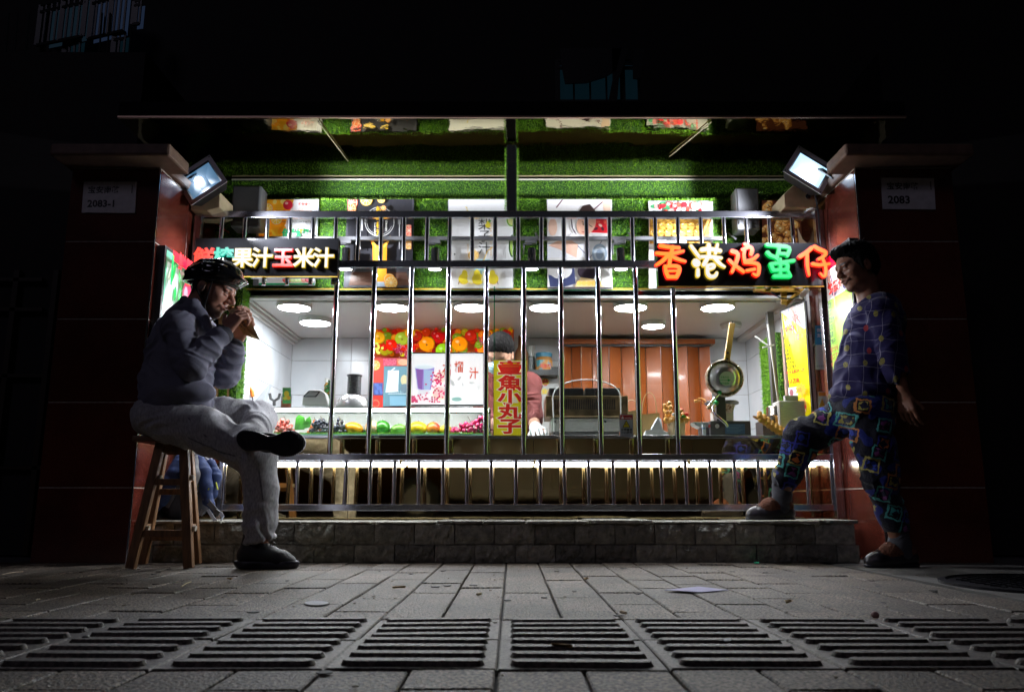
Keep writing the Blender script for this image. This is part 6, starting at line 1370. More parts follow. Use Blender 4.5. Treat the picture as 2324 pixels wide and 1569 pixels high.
def near(V, pts, r): 
    m = np.zeros(len(V)); 
    for p in pts: m = np.maximum(m, np.clip(1.5 - np.linalg.norm(V - np.array(p), axis=1) / r, 0, 1))
    return m[:, None]
def seg(V, a, b, r, soft=.3):
    a = np.array(a); b = np.array(b); ba = b - a; t = np.clip((V - a) @ ba / (ba @ ba), 0, 1); d = np.linalg.norm(V - a - t[:, None] * ba, axis=1); return np.clip((r - d) / (r * soft), 0, 1)[:, None]
def mixc(C, col, m): return C * (1 - m) + np.array(col) * m
skinm = attr_mat('skin', .48, bump=.25, bs=220, dist=.0008)
def face_paint(V, C, H, sc, brow=(.03, .018, .012), lip=(.30, .12, .09), iris=(.03, .02, .015)):
    for y in (1, -1):
        C = mixc(C, (.28, .25, .23), seg(V, H(.094, y * .031 - .007, .002), H(.094, y * .031 + .007, .002), .0038 * sc, .3)); C = mixc(C, iris, seg(V, H(.094, y * .032, .002), H(.0955, y * .032, .002), .0046 * sc, .3))
        C = mixc(C, brow, seg(V, H(.088, y * .047, .026), H(.098, y * .016, .023), .0062 * sc, .5)); C = mixc(C, (.05, .025, .02), seg(V, H(.089, y * .044, .008), H(.094, y * .02, .009), .0022 * sc, .4))
        C = mixc(C, (.12, .04, .03), seg(V, H(.112, y * .008, -.036), H(.104, y * .012, -.037), .0035 * sc, .4))
    C = mixc(C, lip, seg(V, H(.098, -.016, -.0565), H(.098, .016, -.0565), .007 * sc, .4)); return mixc(C, lip, seg(V, H(.095, -.013, -.067), H(.095, .013, -.067), .0075 * sc, .4))

# ================================================================ SEATED CYCLIST
man = thing('person', 'seated man in black cycle helmet, grey hoodie and sweatpants eating from a paper bag', 'person', tuple(P(372, 985, 3.72)))
SK = (.42, .20, .135)
H, HA = local(P(481, 656, 3.72), (math.cos(R(20)), -.10, -math.sin(R(20))), (math.sin(R(20)), 0, math.cos(R(20))), 1.05)
nsh, fsh = P(402, 742, 3.56), P(428, 742, 3.89); nel, fel = P(433, 828, 3.49), P(512, 850, 3.86); nwr, fwr = P(511, 753, 3.60), P(538, 768, 3.80)
nhip, fhip = P(385, 952, 3.63), P(395, 945, 3.82); nkn, fkn = P(584, 1036, 3.60), P(590, 948, 3.90); nan, fan = P(590, 1232, 3.63), P(566, 992, 3.53)
NK = P(537, 717, 3.615); FK = P(566, 724, 3.765)
B = Vol((-1.88, 3.38, -.0), (-.92, 4.0, 1.47), .0032)
head(B, H, HA, 1.05, 0, 1.03)
B.cone(H(-.025, 0, -.05), P(425, 742, 3.72), .058, .066, .03); B.ell(P(412, 800, 3.72), (.11, .14, .17)); B.ell(P(395, 920, 3.72), (.12, .14, .12), k=.05)
for a, b_, c in ((nsh, nel, nwr), (fsh, fel, fwr)): B.chain([(P(420, 745, 3.72), .05), (a, .05), (b_, .038), (c, .026)], .03)
for a, b_, c in ((nhip, nkn, nan), (fhip, fkn, fan)): B.chain([(a, .07), (b_, .05), (c, .035)], .02)
hand(B, nwr, NK, (.55, .85, .1), (-.72, 0, .7), (35, 62, 40), 1.06, thumb=(-.35, .35, .85)); hand(B, fwr, FK, (-.35, -.9, .1), (-.75, 0, .65), (38, 60, 30), 1.06, thumb=(-.6, -.3, .6))
def mcol(V):
    C = np.tile(np.array(SK), (len(V), 1)); C = face_paint(V, C, H, 1.05)
    n_ = np.array([mnoise.noise(Vector(p) * 45) for p in V])[:, None]
    C = C * (1 + .12 * n_)
    bd = np.maximum.reduce([seg(V, H(.0, y * .074, -.02), H(.03, y * .062, -.075), .026, .5) for y in (1, -1)] + [seg(V, H(.03, y * .055, -.085), H(.075, y * .015, -.10), .034, .5) for y in (1, -1)] + [seg(V, H(.10, y * .02, -.048), H(.104, 0, -.046), .007, .5) for y in (1, -1)])
    C = mixc(C, (.035, .02, .015), bd * .88); C = mixc(C, (.03, .018, .014), np.maximum(seg(V, H(-.06, 0, .0), H(-.05, 0, .1), .085, .2), 0)); return C
B.build('body', skinm, man, mcol)
# hoodie
heather = attr_mat('hoodie_fleece', .8, bump=.35, bs=380, dist=.0015, grain=.16, gs=260)
B = Vol((-1.92, 3.36, .5), (-1.08, 4.06, 1.28), .0045)
for c, r in ((P(400, 918, 3.72), (.150, .17, .082)), (P(400, 868, 3.72), (.152, .165, .12)), (P(412, 800, 3.72), (.148, .165, .15)), (P(422, 748, 3.72), (.108, .16, .075))): B.ell(c, r, k=.06)
B.ell(P(420, 890, 3.62), (.13, .09, .05), k=.04)
B.chain([(P(410, 745, 3.62), .070), (nsh, .070), ((nsh + nel) / 2 + Vector((-.006, 0, -.002)), .062), (nel, .058)], .018); B.chain([(nel, .058), ((nel + nwr) / 2, .050), (nwr, .034)], .015)
B.chain([(P(425, 745, 3.80), .07), (fsh, .07), (fel, .058)], .035); B.chain([(fel, .058), ((fel + fwr) / 2, .05), (fwr, .036)], .03)
# hood lying on the shoulders
for a, b_, r0, r1 in ((P(394, 718, 3.72), P(422, 690, 3.72), .040, .034), (P(400, 712, 3.64), P(438, 694, 3.64), .038, .030), (P(400, 712, 3.80), P(438, 694, 3.80), .038, .030), (P(438, 690, 3.635), P(478, 745, 3.66), .028, .018), (P(438, 690, 3.81), P(478, 742, 3.79), .034, .022), (P(420, 682, 3.68), P(438, 688, 3.66), .024, .020)): B.cone(a, b_, r0, r1, .02)
B.cone(H(-.03, 0, -.06), P(440, 730, 3.72), .062, .07, .012, True); B.cone(P(478, 735, 3.70), P(500, 700, 3.70), .02, .05, .01, True)
B.plane(nwr + (nwr - nel).normalized() * .006, nwr - nel, .003, ((nwr - Vector((.07, .06, .07))), (nwr + Vector((.08, .08, .09))))); B.plane(fwr + (fwr - fel).normalized() * .004, fwr - fel, .003, ((fwr - Vector((.05, .06, .05))), (fwr + Vector((.08, .08, .09)))))
B.cone(P(458, 905, 3.545), P(478, 862, 3.56), .014, .012, .02, True)
def hcol(V):
    C = np.tile(np.array((.15, .15, .20)), (len(V), 1))
    for a, b_ in ((nwr, nel), (fwr, fel)):
        u = (b_ - a).normalized(); C = mixc(C, (.02, .02, .03), seg(V, a - u * .0, a + u * .008, .048, .02) * (seg(V, a + u * .05, a + u * .10, .0501, .02) * -1 + 1))
    C = mixc(C, (.03, .03, .04), seg(V, P(484, 742, 3.66), P(500, 800, 3.62), .007)); return C
B.build('hoodie', heather, man, hcol, folds([(nsh, nel, .066, .009, 20), (nel, nwr, .056, .011, 26), (fsh, fel, .07, .008, 16), (fel, fwr, .055, .010, 22), (P(340, 900, 3.60), P(480, 890, 3.60), .14, .010, 5), (P(400, 930, 3.7), P(405, 760, 3.7), .19, .010, 8)], .003, 11), 1)
mb = MB(); mb.tube([P(478, 744, 3.655), P(483, 775, 3.60), P(484, 800, 3.575)], .0022, 6); mb.build('drawstring', M['black'], man, True)
# sweatpants
pantm = attr_mat('sweatpants_jersey', .85, bump=.35, bs=320, dist=.0014, grain=.3, gs=150, stretch=(1, 1, .35))
B = Vol((-1.9, 3.36, .09), (-.98, 4.06, .80), .0045)
B.ell(P(375, 945, 3.72), (.135, .175, .10)); B.ell(P(352, 948, 3.68), (.085, .14, .08), k=.04)
B.chain([(nhip, .098), (P(470, 978, 3.61), .094), (nkn, .078)], .03); B.chain([(nkn, .078), (P(592, 1110, 3.61), .069), (P(590, 1180, 3.62), .064), (P(590, 1222, 3.625), .063)], .02)
B.chain([(fhip, .095), (P(500, 945, 3.86), .085), (fkn, .073)], .03); B.chain([(fkn, .073), (P(582, 972, 3.72), .064), (fan, .052)], .025)
B.plane(P(590, 1226, 3.62), (.25, 0, -1), .004, ((-1.5, 3.4, .05), (-.95, 3.8, .3))); B.cone(P(590, 1238, 3.625), P(590, 1222, 3.625), .052, .052, .004, True)
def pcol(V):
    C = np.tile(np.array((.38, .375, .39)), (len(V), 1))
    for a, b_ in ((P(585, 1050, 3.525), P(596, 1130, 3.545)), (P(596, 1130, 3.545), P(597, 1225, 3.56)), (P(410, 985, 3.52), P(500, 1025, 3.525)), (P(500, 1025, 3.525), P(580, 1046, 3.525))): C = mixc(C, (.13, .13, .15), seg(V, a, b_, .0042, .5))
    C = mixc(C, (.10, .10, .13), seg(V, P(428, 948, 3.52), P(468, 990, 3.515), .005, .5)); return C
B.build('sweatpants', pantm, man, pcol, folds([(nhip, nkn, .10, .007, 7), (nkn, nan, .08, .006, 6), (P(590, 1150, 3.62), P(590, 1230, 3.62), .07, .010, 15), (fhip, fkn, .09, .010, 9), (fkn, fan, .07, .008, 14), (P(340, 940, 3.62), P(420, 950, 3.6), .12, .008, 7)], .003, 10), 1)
# shoes
shoeblk = mat('shoe_mesh', (.012, .012, .014), .55, bump=.9, bs=420); shoesole = mat('shoe_sole', (.018, .017, .026), .4, bump=.2, bs=100)
sh = B = Vol((-1.36, 3.50, .0), (-.86, 3.76, .25), .0035)
hx = lambda u, z, y=3.625: Vector((X(u, 1240, y), y, z))
B.chain([(hx(558, .052), .036), (hx(600, .05), .038), (hx(640, .036), .036), (hx(661, .026), .026)], .03); B.cone(hx(566, .08), hx(572, .135), .038, .042, .03); B.cone(hx(585, .085), hx(612, .065), .036, .03, .03)
B.cone(hx(572, .15), hx(572, .10), .034, .03, .01, True); B.plane((0, 0, .016), (0, 0, -1), .002); shoe = B.build('shoe', shoeblk, man)
B = Vol((-1.38, 3.52, -.005), (-.86, 3.74, .08), .0035); B.chain([(hx(545, .028), .022), (hx(560, .018), .034), (hx(610, .012), .036), (hx(650, .014), .037), (hx(668, .022), .024)], .03); B.ell(hx(590, .026), (.06, .046, .014), k=.01); B.plane((0, 0, .001), (0, 0, -1), .002); B.plane((0, 0, .034), (0, 0, 1), .006)
B.build('sole', shoesole, shoe)
mb = MB()
for kx in range(5): a = hx(606 + kx * 8, .098 - kx * .013, 3.60); mb.tube([a, a + Vector((.004, .02, .006)), a + Vector((0, .045, 0))], .0022, 5)
a = hx(612, .10, 3.60); mb.tube([a, a + Vector((.012, -.01, .016)), a + Vector((.026, -.008, .008)), a + Vector((.012, -.004, -.002)), a], .002, 5); mb.build('laces', M['black'], shoe, True)
# the raised shoe shows its sole to the street
Ys = 3.42; k = PX(Ys, .6); out = [(541, 1010), (535, 997), (537, 984), (546, 976), (562, 974), (582, 978), (604, 987), (620, 986), (640, 977), (660, 975), (678, 983), (688, 998), (686, 1012), (676, 1024), (658, 1033), (638, 1035), (618, 1029), (600, 1021), (580, 1022), (560, 1023), (548, 1018)]
sm = []                                              # smooth the outline
for i in range(len(out)):
    p0, p1, p2, p3 = out[i - 1], out[i], out[(i + 1) % len(out)], out[(i + 2) % len(out)]
    for t_ in (0, .25, .5, .75): sm.append(tuple(.5 * ((2 * b) + (c - a) * t_ + (2 * a - 5 * b + 4 * c - d) * t_ ** 2 + (-a + 3 * b - 3 * c + d) * t_ ** 3) for a, b, c, d in zip(p0, p1, p2, p3)))
cxx, cyy = 612, 1003
rings = []
for (dy, sc_) in ((0, .90), (.004, .985), (.010, 1.0), (.022, .99), (.030, .95)): rings.append([P(cxx + (u - cxx) * sc_, cyy + (v - cyy) * sc_, Ys) + Vector((0, dy + .03 * (u - 540) / 150, 0)) for u, v in sm])
mb = MB(); n = len(sm); mb.add([p for r_ in rings for p in r_], [(j * n + i, (j + 1) * n + i, (j + 1) * n + (i + 1) % n, j * n + (i + 1) % n) for j in range(4) for i in range(n)] + [tuple(range(n)), tuple(range(4 * n, 5 * n))[::-1]])
solem = mat('ribbed_sole', (.016, .015, .022), .42, bump=.8, bs=1, dist=.004)
nt = solem.node_tree; wv_ = N(nt, 'ShaderNodeTexWave', wave_type='BANDS', bands_direction='X'); wv_.inputs['Scale'].default_value = 42; wv_.inputs['Distortion'].default_value = 3
ge = nt.nodes.new('ShaderNodeNewGeometry'); nt.links.new(ge.outputs['Position'], wv_.inputs['Vector']); nt.links.new(wv_.outputs[1], [x for x in nt.nodes if x.type == 'BUMP'][0].inputs['Height'])
shoe2 = mb.build('shoe_sole', solem, man, True)
B = Vol((-1.36, 3.42, .46), (-.80, 3.60, .70), .0035); q = lambda u, v, dy: P(u, v, Ys + dy) + Vector((0, .03 * (u - 540) / 150, 0))
B.chain([(q(556, 998, .055), .03), (q(606, 1003, .05), .036), (q(650, 1004, .045), .036), (q(668, 1003, .04), .028)], .03); B.cone(q(562, 996, .06), q(566, 992, .11), .034, .042, .03); B.plane(q(600, 1000, .028), (-.1, -1, 0), .002); B.build('shoe', shoeblk, man)
# helmet
B = Vol((H(0, 0, 0) - Vector((.2, .17, .06))), (H(0, 0, 0) + Vector((.25, .17, .24))), .0028)
H0, HA0 = H, HA; H, HA = local(H0(.004, 0, .006), (1, -.10, -.05), (.05, 0, 1), 1.0)
E_ = lambda c, r, k=.008, cut=False: B.ell(H(*c), r, HA, k, cut)
E_((.0, 0, .048), (.138, .104, .092)); E_((.118, 0, .036), (.044, .062, .012), .02); E_((-.100, 0, .02), (.045, .07, .045), .02)
for y in (0, .045, -.045): B.chain([(H(-.115, y * .8, .085), .008), (H(-.05, y, .130 - abs(y) * .35), .010), (H(.03, y, .134 - abs(y) * .4), .010), (H(.105, y * .8, .082), .008)], .02)
for y in (.082, -.082): B.chain([(H(-.11, y * .8, .06), .008), (H(-.02, y * 1.04, .09), .010), (H(.07, y * .88, .076), .009), (H(.135, y * .35, .045), .006)], .02)
for y in (.022, -.022, .066, -.066):
    for xx, ln in ((-.085, .03), (-.005, .036), (.075, .028)): E_((xx, y * (1 if abs(xx) < .06 else .85), .142 - abs(y) * .55 - xx * xx * 4.5), (ln, .0085, .012), .006, True)
for y in (.098, -.098):
    for xx, ln in ((-.06, .036), (.03, .04)): E_((xx, y, .068), (ln, .014, .008), .004, True)
E_((-.008, 0, .02), (.115, .088, .108), .004, True); B.plane(H(0, 0, .016), H(0, 0, -1) - H(0, 0, 0) + (H(-.04, 0, 0) - H(0, 0, 0)), .004)
hel = B.build('helmet', mat('helmet_shell', (.008, .008, .009), .13, coat=.8), man)
B = Vol((H(0, 0, 0) - Vector((.15, .12, .05))), (H(0, 0, 0) + Vector((.16, .12, .16))), .004); B.ell(H(.004, 0, .03), (.118, .09, .07), HA); B.ell(H(-.004, 0, .02), (.106, .082, .098), HA, .003, True); B.plane(H(0, 0, .004), H(-.04, 0, -1) - H(0, 0, 0), .003); B.build('helmet_lining', mat('foam_lining', (.04, .035, .03), .9, bump=.6, bs=300), man)
H, HA = H0, HA0
mb = MB()
for y in (-1, 1):
    j = H(.038, y * .067, -.085); mb.tube([H(.03, y * .084, .045), H(.036, y * .081, -.02), j], .004, 6); mb.tube([H(-.05, y * .082, .03), H(-.02, y * .088, -.03), j], .004, 6); mb.tube([j, H(.046, y * .042, -.122), H(.05, 0, -.135)], .0045, 6)
mb.build('chin_strap', M['black'], man, True)
mb = MB(); mb.obox(H(.052, -.03, -.13), (.022, .012, .014), Euler((0, R(30), 0))); mb.build('strap_buckle', M['darkgrey'], man, bevel=.002)
# what he eats from: a flat paper bag held in both hands (a thing of its own)
pb = thing('snack_bag', 'flat brown paper snack bag with printed text held to the mouth of the seated man', 'paper bag', tuple(P(560, 735, 3.69)))
Yb_ = 3.655; f = [(517, 703), (529, 696), (556, 716), (575, 741), (590, 771), (572, 766), (556, 760), (536, 738)]; fr = [P(u, v, Yb_ + (.014 if i in (0, 1, 4) else 0)) for i, (u, v) in enumerate(f)]; bk = [P(u, v, Yb_ + .045) if i not in (0, 1, 4) else P(u, v, Yb_ + .02) for i, (u, v) in enumerate(f)]
ctr = P(552, 732, Yb_ + .004); ctb = P(552, 732, Yb_ + .05); n = 8
mb = MB(); mb.add(fr + bk + [ctr, ctb], [(i, (i + 1) % n, 16) for i in range(n)] + [(n + (i + 1) % n, n + i, 17) for i in range(n)] + [(i, n + i, n + (i + 1) % n, (i + 1) % n) for i in range(n)])
mb.build('paper', mat('snack_paper', (.86, .62, .30), .6, var=.12, vs=30, bump=.5, bs=60), pb)
A = Art(lambda u, v, l: P(u, v, Yb_ - .0015 - l * .0003)); A.text('鸡蛋仔', 545, 731, 7.5, (.06, .06, .09), .03, rot=42); A.text('章魚小丸', 541, 737, 5, (.2, .16, .12), .02, rot=42); A.build('bag_print', M['print'], pb)
mb = MB(); rr = random.Random(4)
for kx in range(7): mb.sph(P(519 + rr.uniform(0, 9), 699 + rr.uniform(-3, 4), Yb_ + .02 + rr.uniform(-.008, .008)), (.01, .009, .008), 8, 6)
mb.build('filling', mat('snack_brown', (.5, .22, .06), .5, bump=.4, bs=150), pb, True)

# ================================================================ STANDING WOMAN
wom = thing('person', 'standing woman in navy check shirt and patterned fleece trousers with one foot on the plinth', 'person', tuple(P(2040, 1290, 3.75)))
SK2 = (.22, .095, .055)
WH, WA = local(P(1943, 606, 3.75), (-math.cos(R(14)), -.18, -math.sin(R(14))), (-math.sin(R(14)), 0, math.cos(R(14))), .95)
s1, s2 = P(1998, 706, 3.62), P(1975, 704, 3.89); e1, e2 = P(2028, 812, 3.57), P(1990, 820, 3.95); w1, w2 = P(2052, 897, 3.58), P(1985, 890, 3.93)
h1, h2 = P(1972, 930, 3.69), P(1950, 930, 3.84); k1, k2 = P(1998, 1085, 3.70), P(1815, 994, 3.94); a1, a2 = P(2040, 1240, 3.74), P(1774, 1128, 4.05)
B = Vol((1.05, 3.45, .0), (1.98, 4.15, 1.50), .0032)
head(B, WH, WA, .95, 1, .98)
B.cone(WH(-.025, 0, -.05), P(1978, 700, 3.76), .05, .06, .03); B.ell(P(1968, 780, 3.76), (.09, .13, .16)); B.ell(P(1962, 905, 3.76), (.10, .13, .10), k=.06)
for a, b_, c in ((s1, e1, w1), (s2, e2, w2)): B.chain([(P(1985, 710, 3.76), .045), (a, .045), (b_, .034), (c, .023)], .03)
for a, b_, c in ((h1, k1, a1), (h2, k2, a2)): B.chain([(a, .07), (b_, .045), (c, .03)], .02)
B.chain([(a1, .03), (P(2010, 1268, 3.73), .018)], .02); B.chain([(a2, .03), (P(1755, 1150, 4.04), .016)], .02)
hand(B, w1, P(2058, 932, 3.57), (.7, .6, .2), (-.6, -.75, 0), (28, 32, 25), .95); hand(B, w2, P(1984, 925, 3.93), (.3, -.9, 0), (-1, 0, 0), (20, 30, 25), .95)
def wcol(V):
    C = np.tile(np.array(SK2), (len(V), 1)); C = face_paint(V, C, WH, .95, (.04, .03, .03), (.24, .09, .06)); n_ = np.array([mnoise.noise(Vector(p) * 60) for p in V])[:, None]; C = C * (1 + .14 * n_)
    C = mixc(C, (.7, .66, .58), seg(V, WH(.1, -.012, -.0612), WH(.1, .012, -.0612), .0028, .4))
    for y in (1, -1):
        for a_, b_ in (((.098, .018, -.035), (.086, .034, -.064)), ((.075, .048, -.004), (.062, .058, -.008)), ((.074, .047, .002), (.062, .058, .004)), ((.084, .04, -.016), (.074, .05, -.024)), ((.07, .05, -.04), (.064, .052, -.07)), ((.092, .03, .045), (.094, .0, .05)), ((.09, .03, .056), (.092, .0, .06))): C = mixc(C, (.10, .04, .025), seg(V, WH(a_[0], y * a_[1], a_[2]), WH(b_[0], y * b_[1], b_[2]), .0034, .8) * .7)  # wrinkles as dark lines, the shade of the creases painted into the skin colour
    return C
B.build('body', skinm, wom, wcol)
B = Vol((WH(0, 0, 0) - Vector((.17, .14, .12))), (WH(0, 0, 0) + Vector((.17, .14, .19))), .003)
B.ell(WH(-.014, 0, .043), (.100, .083, .088), WA); B.ell(WH(-.055, 0, -.005), (.052, .072, .065), WA, .03); B.ell(WH(.055, 0, .095), (.05, .06, .03), WA, .02)
for y in (1, -1): B.cone(WH(.025, y * .072, .03), WH(.018, y * .076, -.025), .012, .006, .01)
B.ell(WH(.085, 0, -.02), (.055, .10, .082), WA, .006, True); B.ell(WH(-.002, .085, -.02), (.02, .03, .03), WA, .006, True); B.ell(WH(-.002, -.085, -.02), (.02, .03, .03), WA, .006, True)
B.plane(WH(-.05, 0, -.075), WH(.2, 0, -1) - WH(0, 0, 0), .01)
def hairw(p):
    p = Vector(p); q = Vector((p.x * 60, p.y * 60, p.z * 26)); return .0035 * mnoise.noise(q) + .0028 * mnoise.noise(q * 2.6) + .001
hm = mat('dark_hair', (.006, .005, .005), .75, spec=.05, var=.6, vs=140, stretch=(2, 2, .5), bump=1, bs=260, dist=.004)
B.build('hair', hm, wom, None, hairw, 0)
# hair tufts that break the outline
def tufts(Hh, cen, rad, n, ln, seed, parent, Afn, keep):
    rr = random.Random(seed); mb = MB()
    for _ in range(n):
        d = Vector((rr.gauss(0, 1), rr.gauss(0, 1), rr.gauss(0, 1))).normalized()
        if not keep(d): continue
        b_ = Hh(cen[0] + d.x * rad[0], cen[1] + d.y * rad[1], cen[2] + d.z * rad[2]); c = Hh(0, 0, 0); od = (Hh(d.x, d.y, d.z) - c).normalized(); tg = (Vector((0, 0, -1)) - od * od.dot(Vector((0, 0, -1)))) + Vector((rr.gauss(0, .4), rr.gauss(0, .4), rr.gauss(0, .3)))
        if tg.length < .1: continue
        tg.normalize(); l = ln * rr.uniform(.5, 1.2); w_ = tg.cross(od).normalized() * .0013
        mb.add([b_ - w_, b_ + w_, b_ + tg * l * .5 + od * l * .22 + w_ * .8, b_ + tg * l * .5 + od * l * .22 - w_ * .8, b_ + tg * l + od * l * .2], [(0, 1, 2, 3), (3, 2, 4)])
    o = mb.build('hair_strands', hm, parent); o['kind'] = 'stuff'
tufts(WH, (-.014, 0, .043), (.100, .084, .089), 1700, .026, 5, wom, None, lambda d: not (d.x > .35 and d.z < .25) and d.z > -.55)
# shirt
def check_shirt():
    m, nt, b = _nt('check_shirt'); L = nt.links.new; b.inputs['Specular IOR Level'].default_value = .12; b.inputs['Roughness'].default_value = .85; b.inputs['Sheen Weight'].default_value = .08
    g = N(nt, 'ShaderNodeNewGeometry'); nz = N(nt, 'ShaderNodeTexNoise', i_Scale=7, i_Detail=2); L(g.outputs['Position'], nz.inputs['Vector'])
    sb = N(nt, 'ShaderNodeVectorMath', operation='SUBTRACT'); L(nz.outputs['Color'], sb.inputs[0]); sb.inputs[1].default_value = (.5, .5, .5)
    sc = N(nt, 'ShaderNodeVectorMath', operation='SCALE'); L(sb.outputs[0], sc.inputs[0]); sc.inputs['Scale'].default_value = .05
    ad = N(nt, 'ShaderNodeVectorMath', operation='ADD'); L(g.outputs['Position'], ad.inputs[0]); L(sc.outputs[0], ad.inputs[1])
    rt = N(nt, 'ShaderNodeVectorRotate', rotation_type='Y_AXIS'); rt.inputs['Angle'].default_value = R(-9); L(ad.outputs[0], rt.inputs[0])
    sp = N(nt, 'ShaderNodeSeparateXYZ'); L(rt.outputs[0], sp.inputs[0]); ln = []
    for a, sz, wd in ((0, .064, .016), (2, .064, .016)):
        v = sp.outputs[a]
        if a == 0:      # wraps round the body
            y = N(nt, 'ShaderNodeMath', operation='MULTIPLY_ADD'); L(sp.outputs[1], y.inputs[0]); y.inputs[1].default_value = -.3; L(sp.outputs[0], y.inputs[2]); v = y.outputs[0]
        d = N(nt, 'ShaderNodeMath', operation='DIVIDE'); L(v, d.inputs[0]); d.inputs[1].default_value = sz; f = N(nt, 'ShaderNodeMath', operation='FRACT'); L(d.outputs[0], f.inputs[0])
        s_ = N(nt, 'ShaderNodeMath', operation='SUBTRACT'); L(f.outputs[0], s_.inputs[0]); s_.inputs[1].default_value = .5; ab = N(nt, 'ShaderNodeMath', operation='ABSOLUTE'); L(s_.outputs[0], ab.inputs[0])
        lt = N(nt, 'ShaderNodeMath', operation='LESS_THAN'); L(ab.outputs[0], lt.inputs[0]); lt.inputs[1].default_value = wd; ln.append(lt)
    mx = N(nt, 'ShaderNodeMath', operation='MAXIMUM'); L(ln[0].outputs[0], mx.inputs[0]); L(ln[1].outputs[0], mx.inputs[1])
    vo = N(nt, 'ShaderNodeTexVoronoi', voronoi_dimensions='2D', i_Scale=9.5, i_Randomness=.75); sq = N(nt, 'ShaderNodeSeparateXYZ'); L(g.outputs['Position'], sq.inputs[0]); cq = N(nt, 'ShaderNodeCombineXYZ'); yy = N(nt, 'ShaderNodeMath', operation='MULTIPLY_ADD'); L(sq.outputs[1], yy.inputs[0]); yy.inputs[1].default_value = -.3; L(sq.outputs[0], yy.inputs[2]); xx2 = N(nt, 'ShaderNodeMath', operation='MULTIPLY'); L(yy.outputs[0], xx2.inputs[0]); xx2.inputs[1].default_value = 1.5; L(xx2.outputs[0], cq.inputs[0]); L(sq.outputs[2], cq.inputs[1]); L(cq.outputs[0], vo.inputs['Vector'])
    l2 = N(nt, 'ShaderNodeMath', operation='LESS_THAN'); L(vo.outputs['Distance'], l2.inputs[0]); l2.inputs[1].default_value = .14
    ck = N(nt, 'ShaderNodeTexChecker', i_Scale=230); L(g.outputs['Position'], ck.inputs['Vector']); cm = N(nt, 'ShaderNodeMixRGB'); L(ck.outputs[1], cm.inputs[0]); cm.inputs[1].default_value = (.20, .16, .04, 1); cm.inputs[2].default_value = (.08, .08, .03, 1)
    hs = N(nt, 'ShaderNodeSeparateXYZ'); L(vo.outputs['Color'], hs.inputs[0]); gt = N(nt, 'ShaderNodeMath', operation='GREATER_THAN'); L(hs.outputs[0], gt.inputs[0]); gt.inputs[1].default_value = .8
    c2 = N(nt, 'ShaderNodeMixRGB'); L(gt.outputs[0], c2.inputs[0]); L(cm.outputs[0], c2.inputs[1]); c2.inputs[2].default_value = (.22, .03, .04, 1)
    c0 = N(nt, 'ShaderNodeMixRGB'); L(mx.outputs[0], c0.inputs[0]); c0.inputs[1].default_value = (.014, .011, .055, 1); c0.inputs[2].default_value = (.14, .13, .18, 1)
    c1 = N(nt, 'ShaderNodeMixRGB'); L(l2.outputs[0], c1.inputs[0]); L(c0.outputs[0], c1.inputs[1]); L(c2.outputs[0], c1.inputs[2]); L(c1.outputs[0], b.inputs['Base Color'])
    bn = N(nt, 'ShaderNodeTexNoise', i_Scale=300); L(g.outputs['Position'], bn.inputs['Vector']); bp = N(nt, 'ShaderNodeBump', i_Strength=.3, i_Distance=.001); L(bn.outputs[0], bp.inputs['Height']); L(bp.outputs[0], b.inputs['Normal']); return m
B = Vol((1.42, 3.44, .62), (1.95, 4.06, 1.28), .0045)
for c, r in ((P(1975, 735, 3.76), (.10, .16, .085)), (P(1970, 790, 3.76), (.118, .16, .11)), (P(1961, 850, 3.76), (.132, .165, .10)), (P(1957, 895, 3.76), (.135, .17, .055)), (P(1988, 702, 3.76), (.088, .135, .075)), (P(2000, 740, 3.76), (.085, .14, .09))): B.ell(c, r, k=.06)
B.chain([(P(1985, 712, 3.70), .06), (s1, .062), (e1, .054), (P(2036, 846, 3.565), .052)], .016); B.chain([(P(1980, 712, 3.82), .06), (s2, .06), (e2, .05)], .04)
B.cone(WH(-.035, 0, -.07), P(1966, 690, 3.76), .056, .054, .008, True)
B.plane(P(1957, 908, 3.76), (.12, 0, -1), .005, ((1.42, 3.60, .6), (1.85, 4.06, .8))); B.plane(P(2036, 850, 3.565), e1 and (P(2036, 850, 3.565) - e1), .003, ((1.72, 3.44, .6), (1.95, 3.64, .90)))
B.build('shirt', check_shirt(), wom, None, folds([(P(1950, 900, 3.7), P(1975, 720, 3.7), .17, .009, 9), (s1, e1, .06, .008, 13)], .0035, 10), 1)
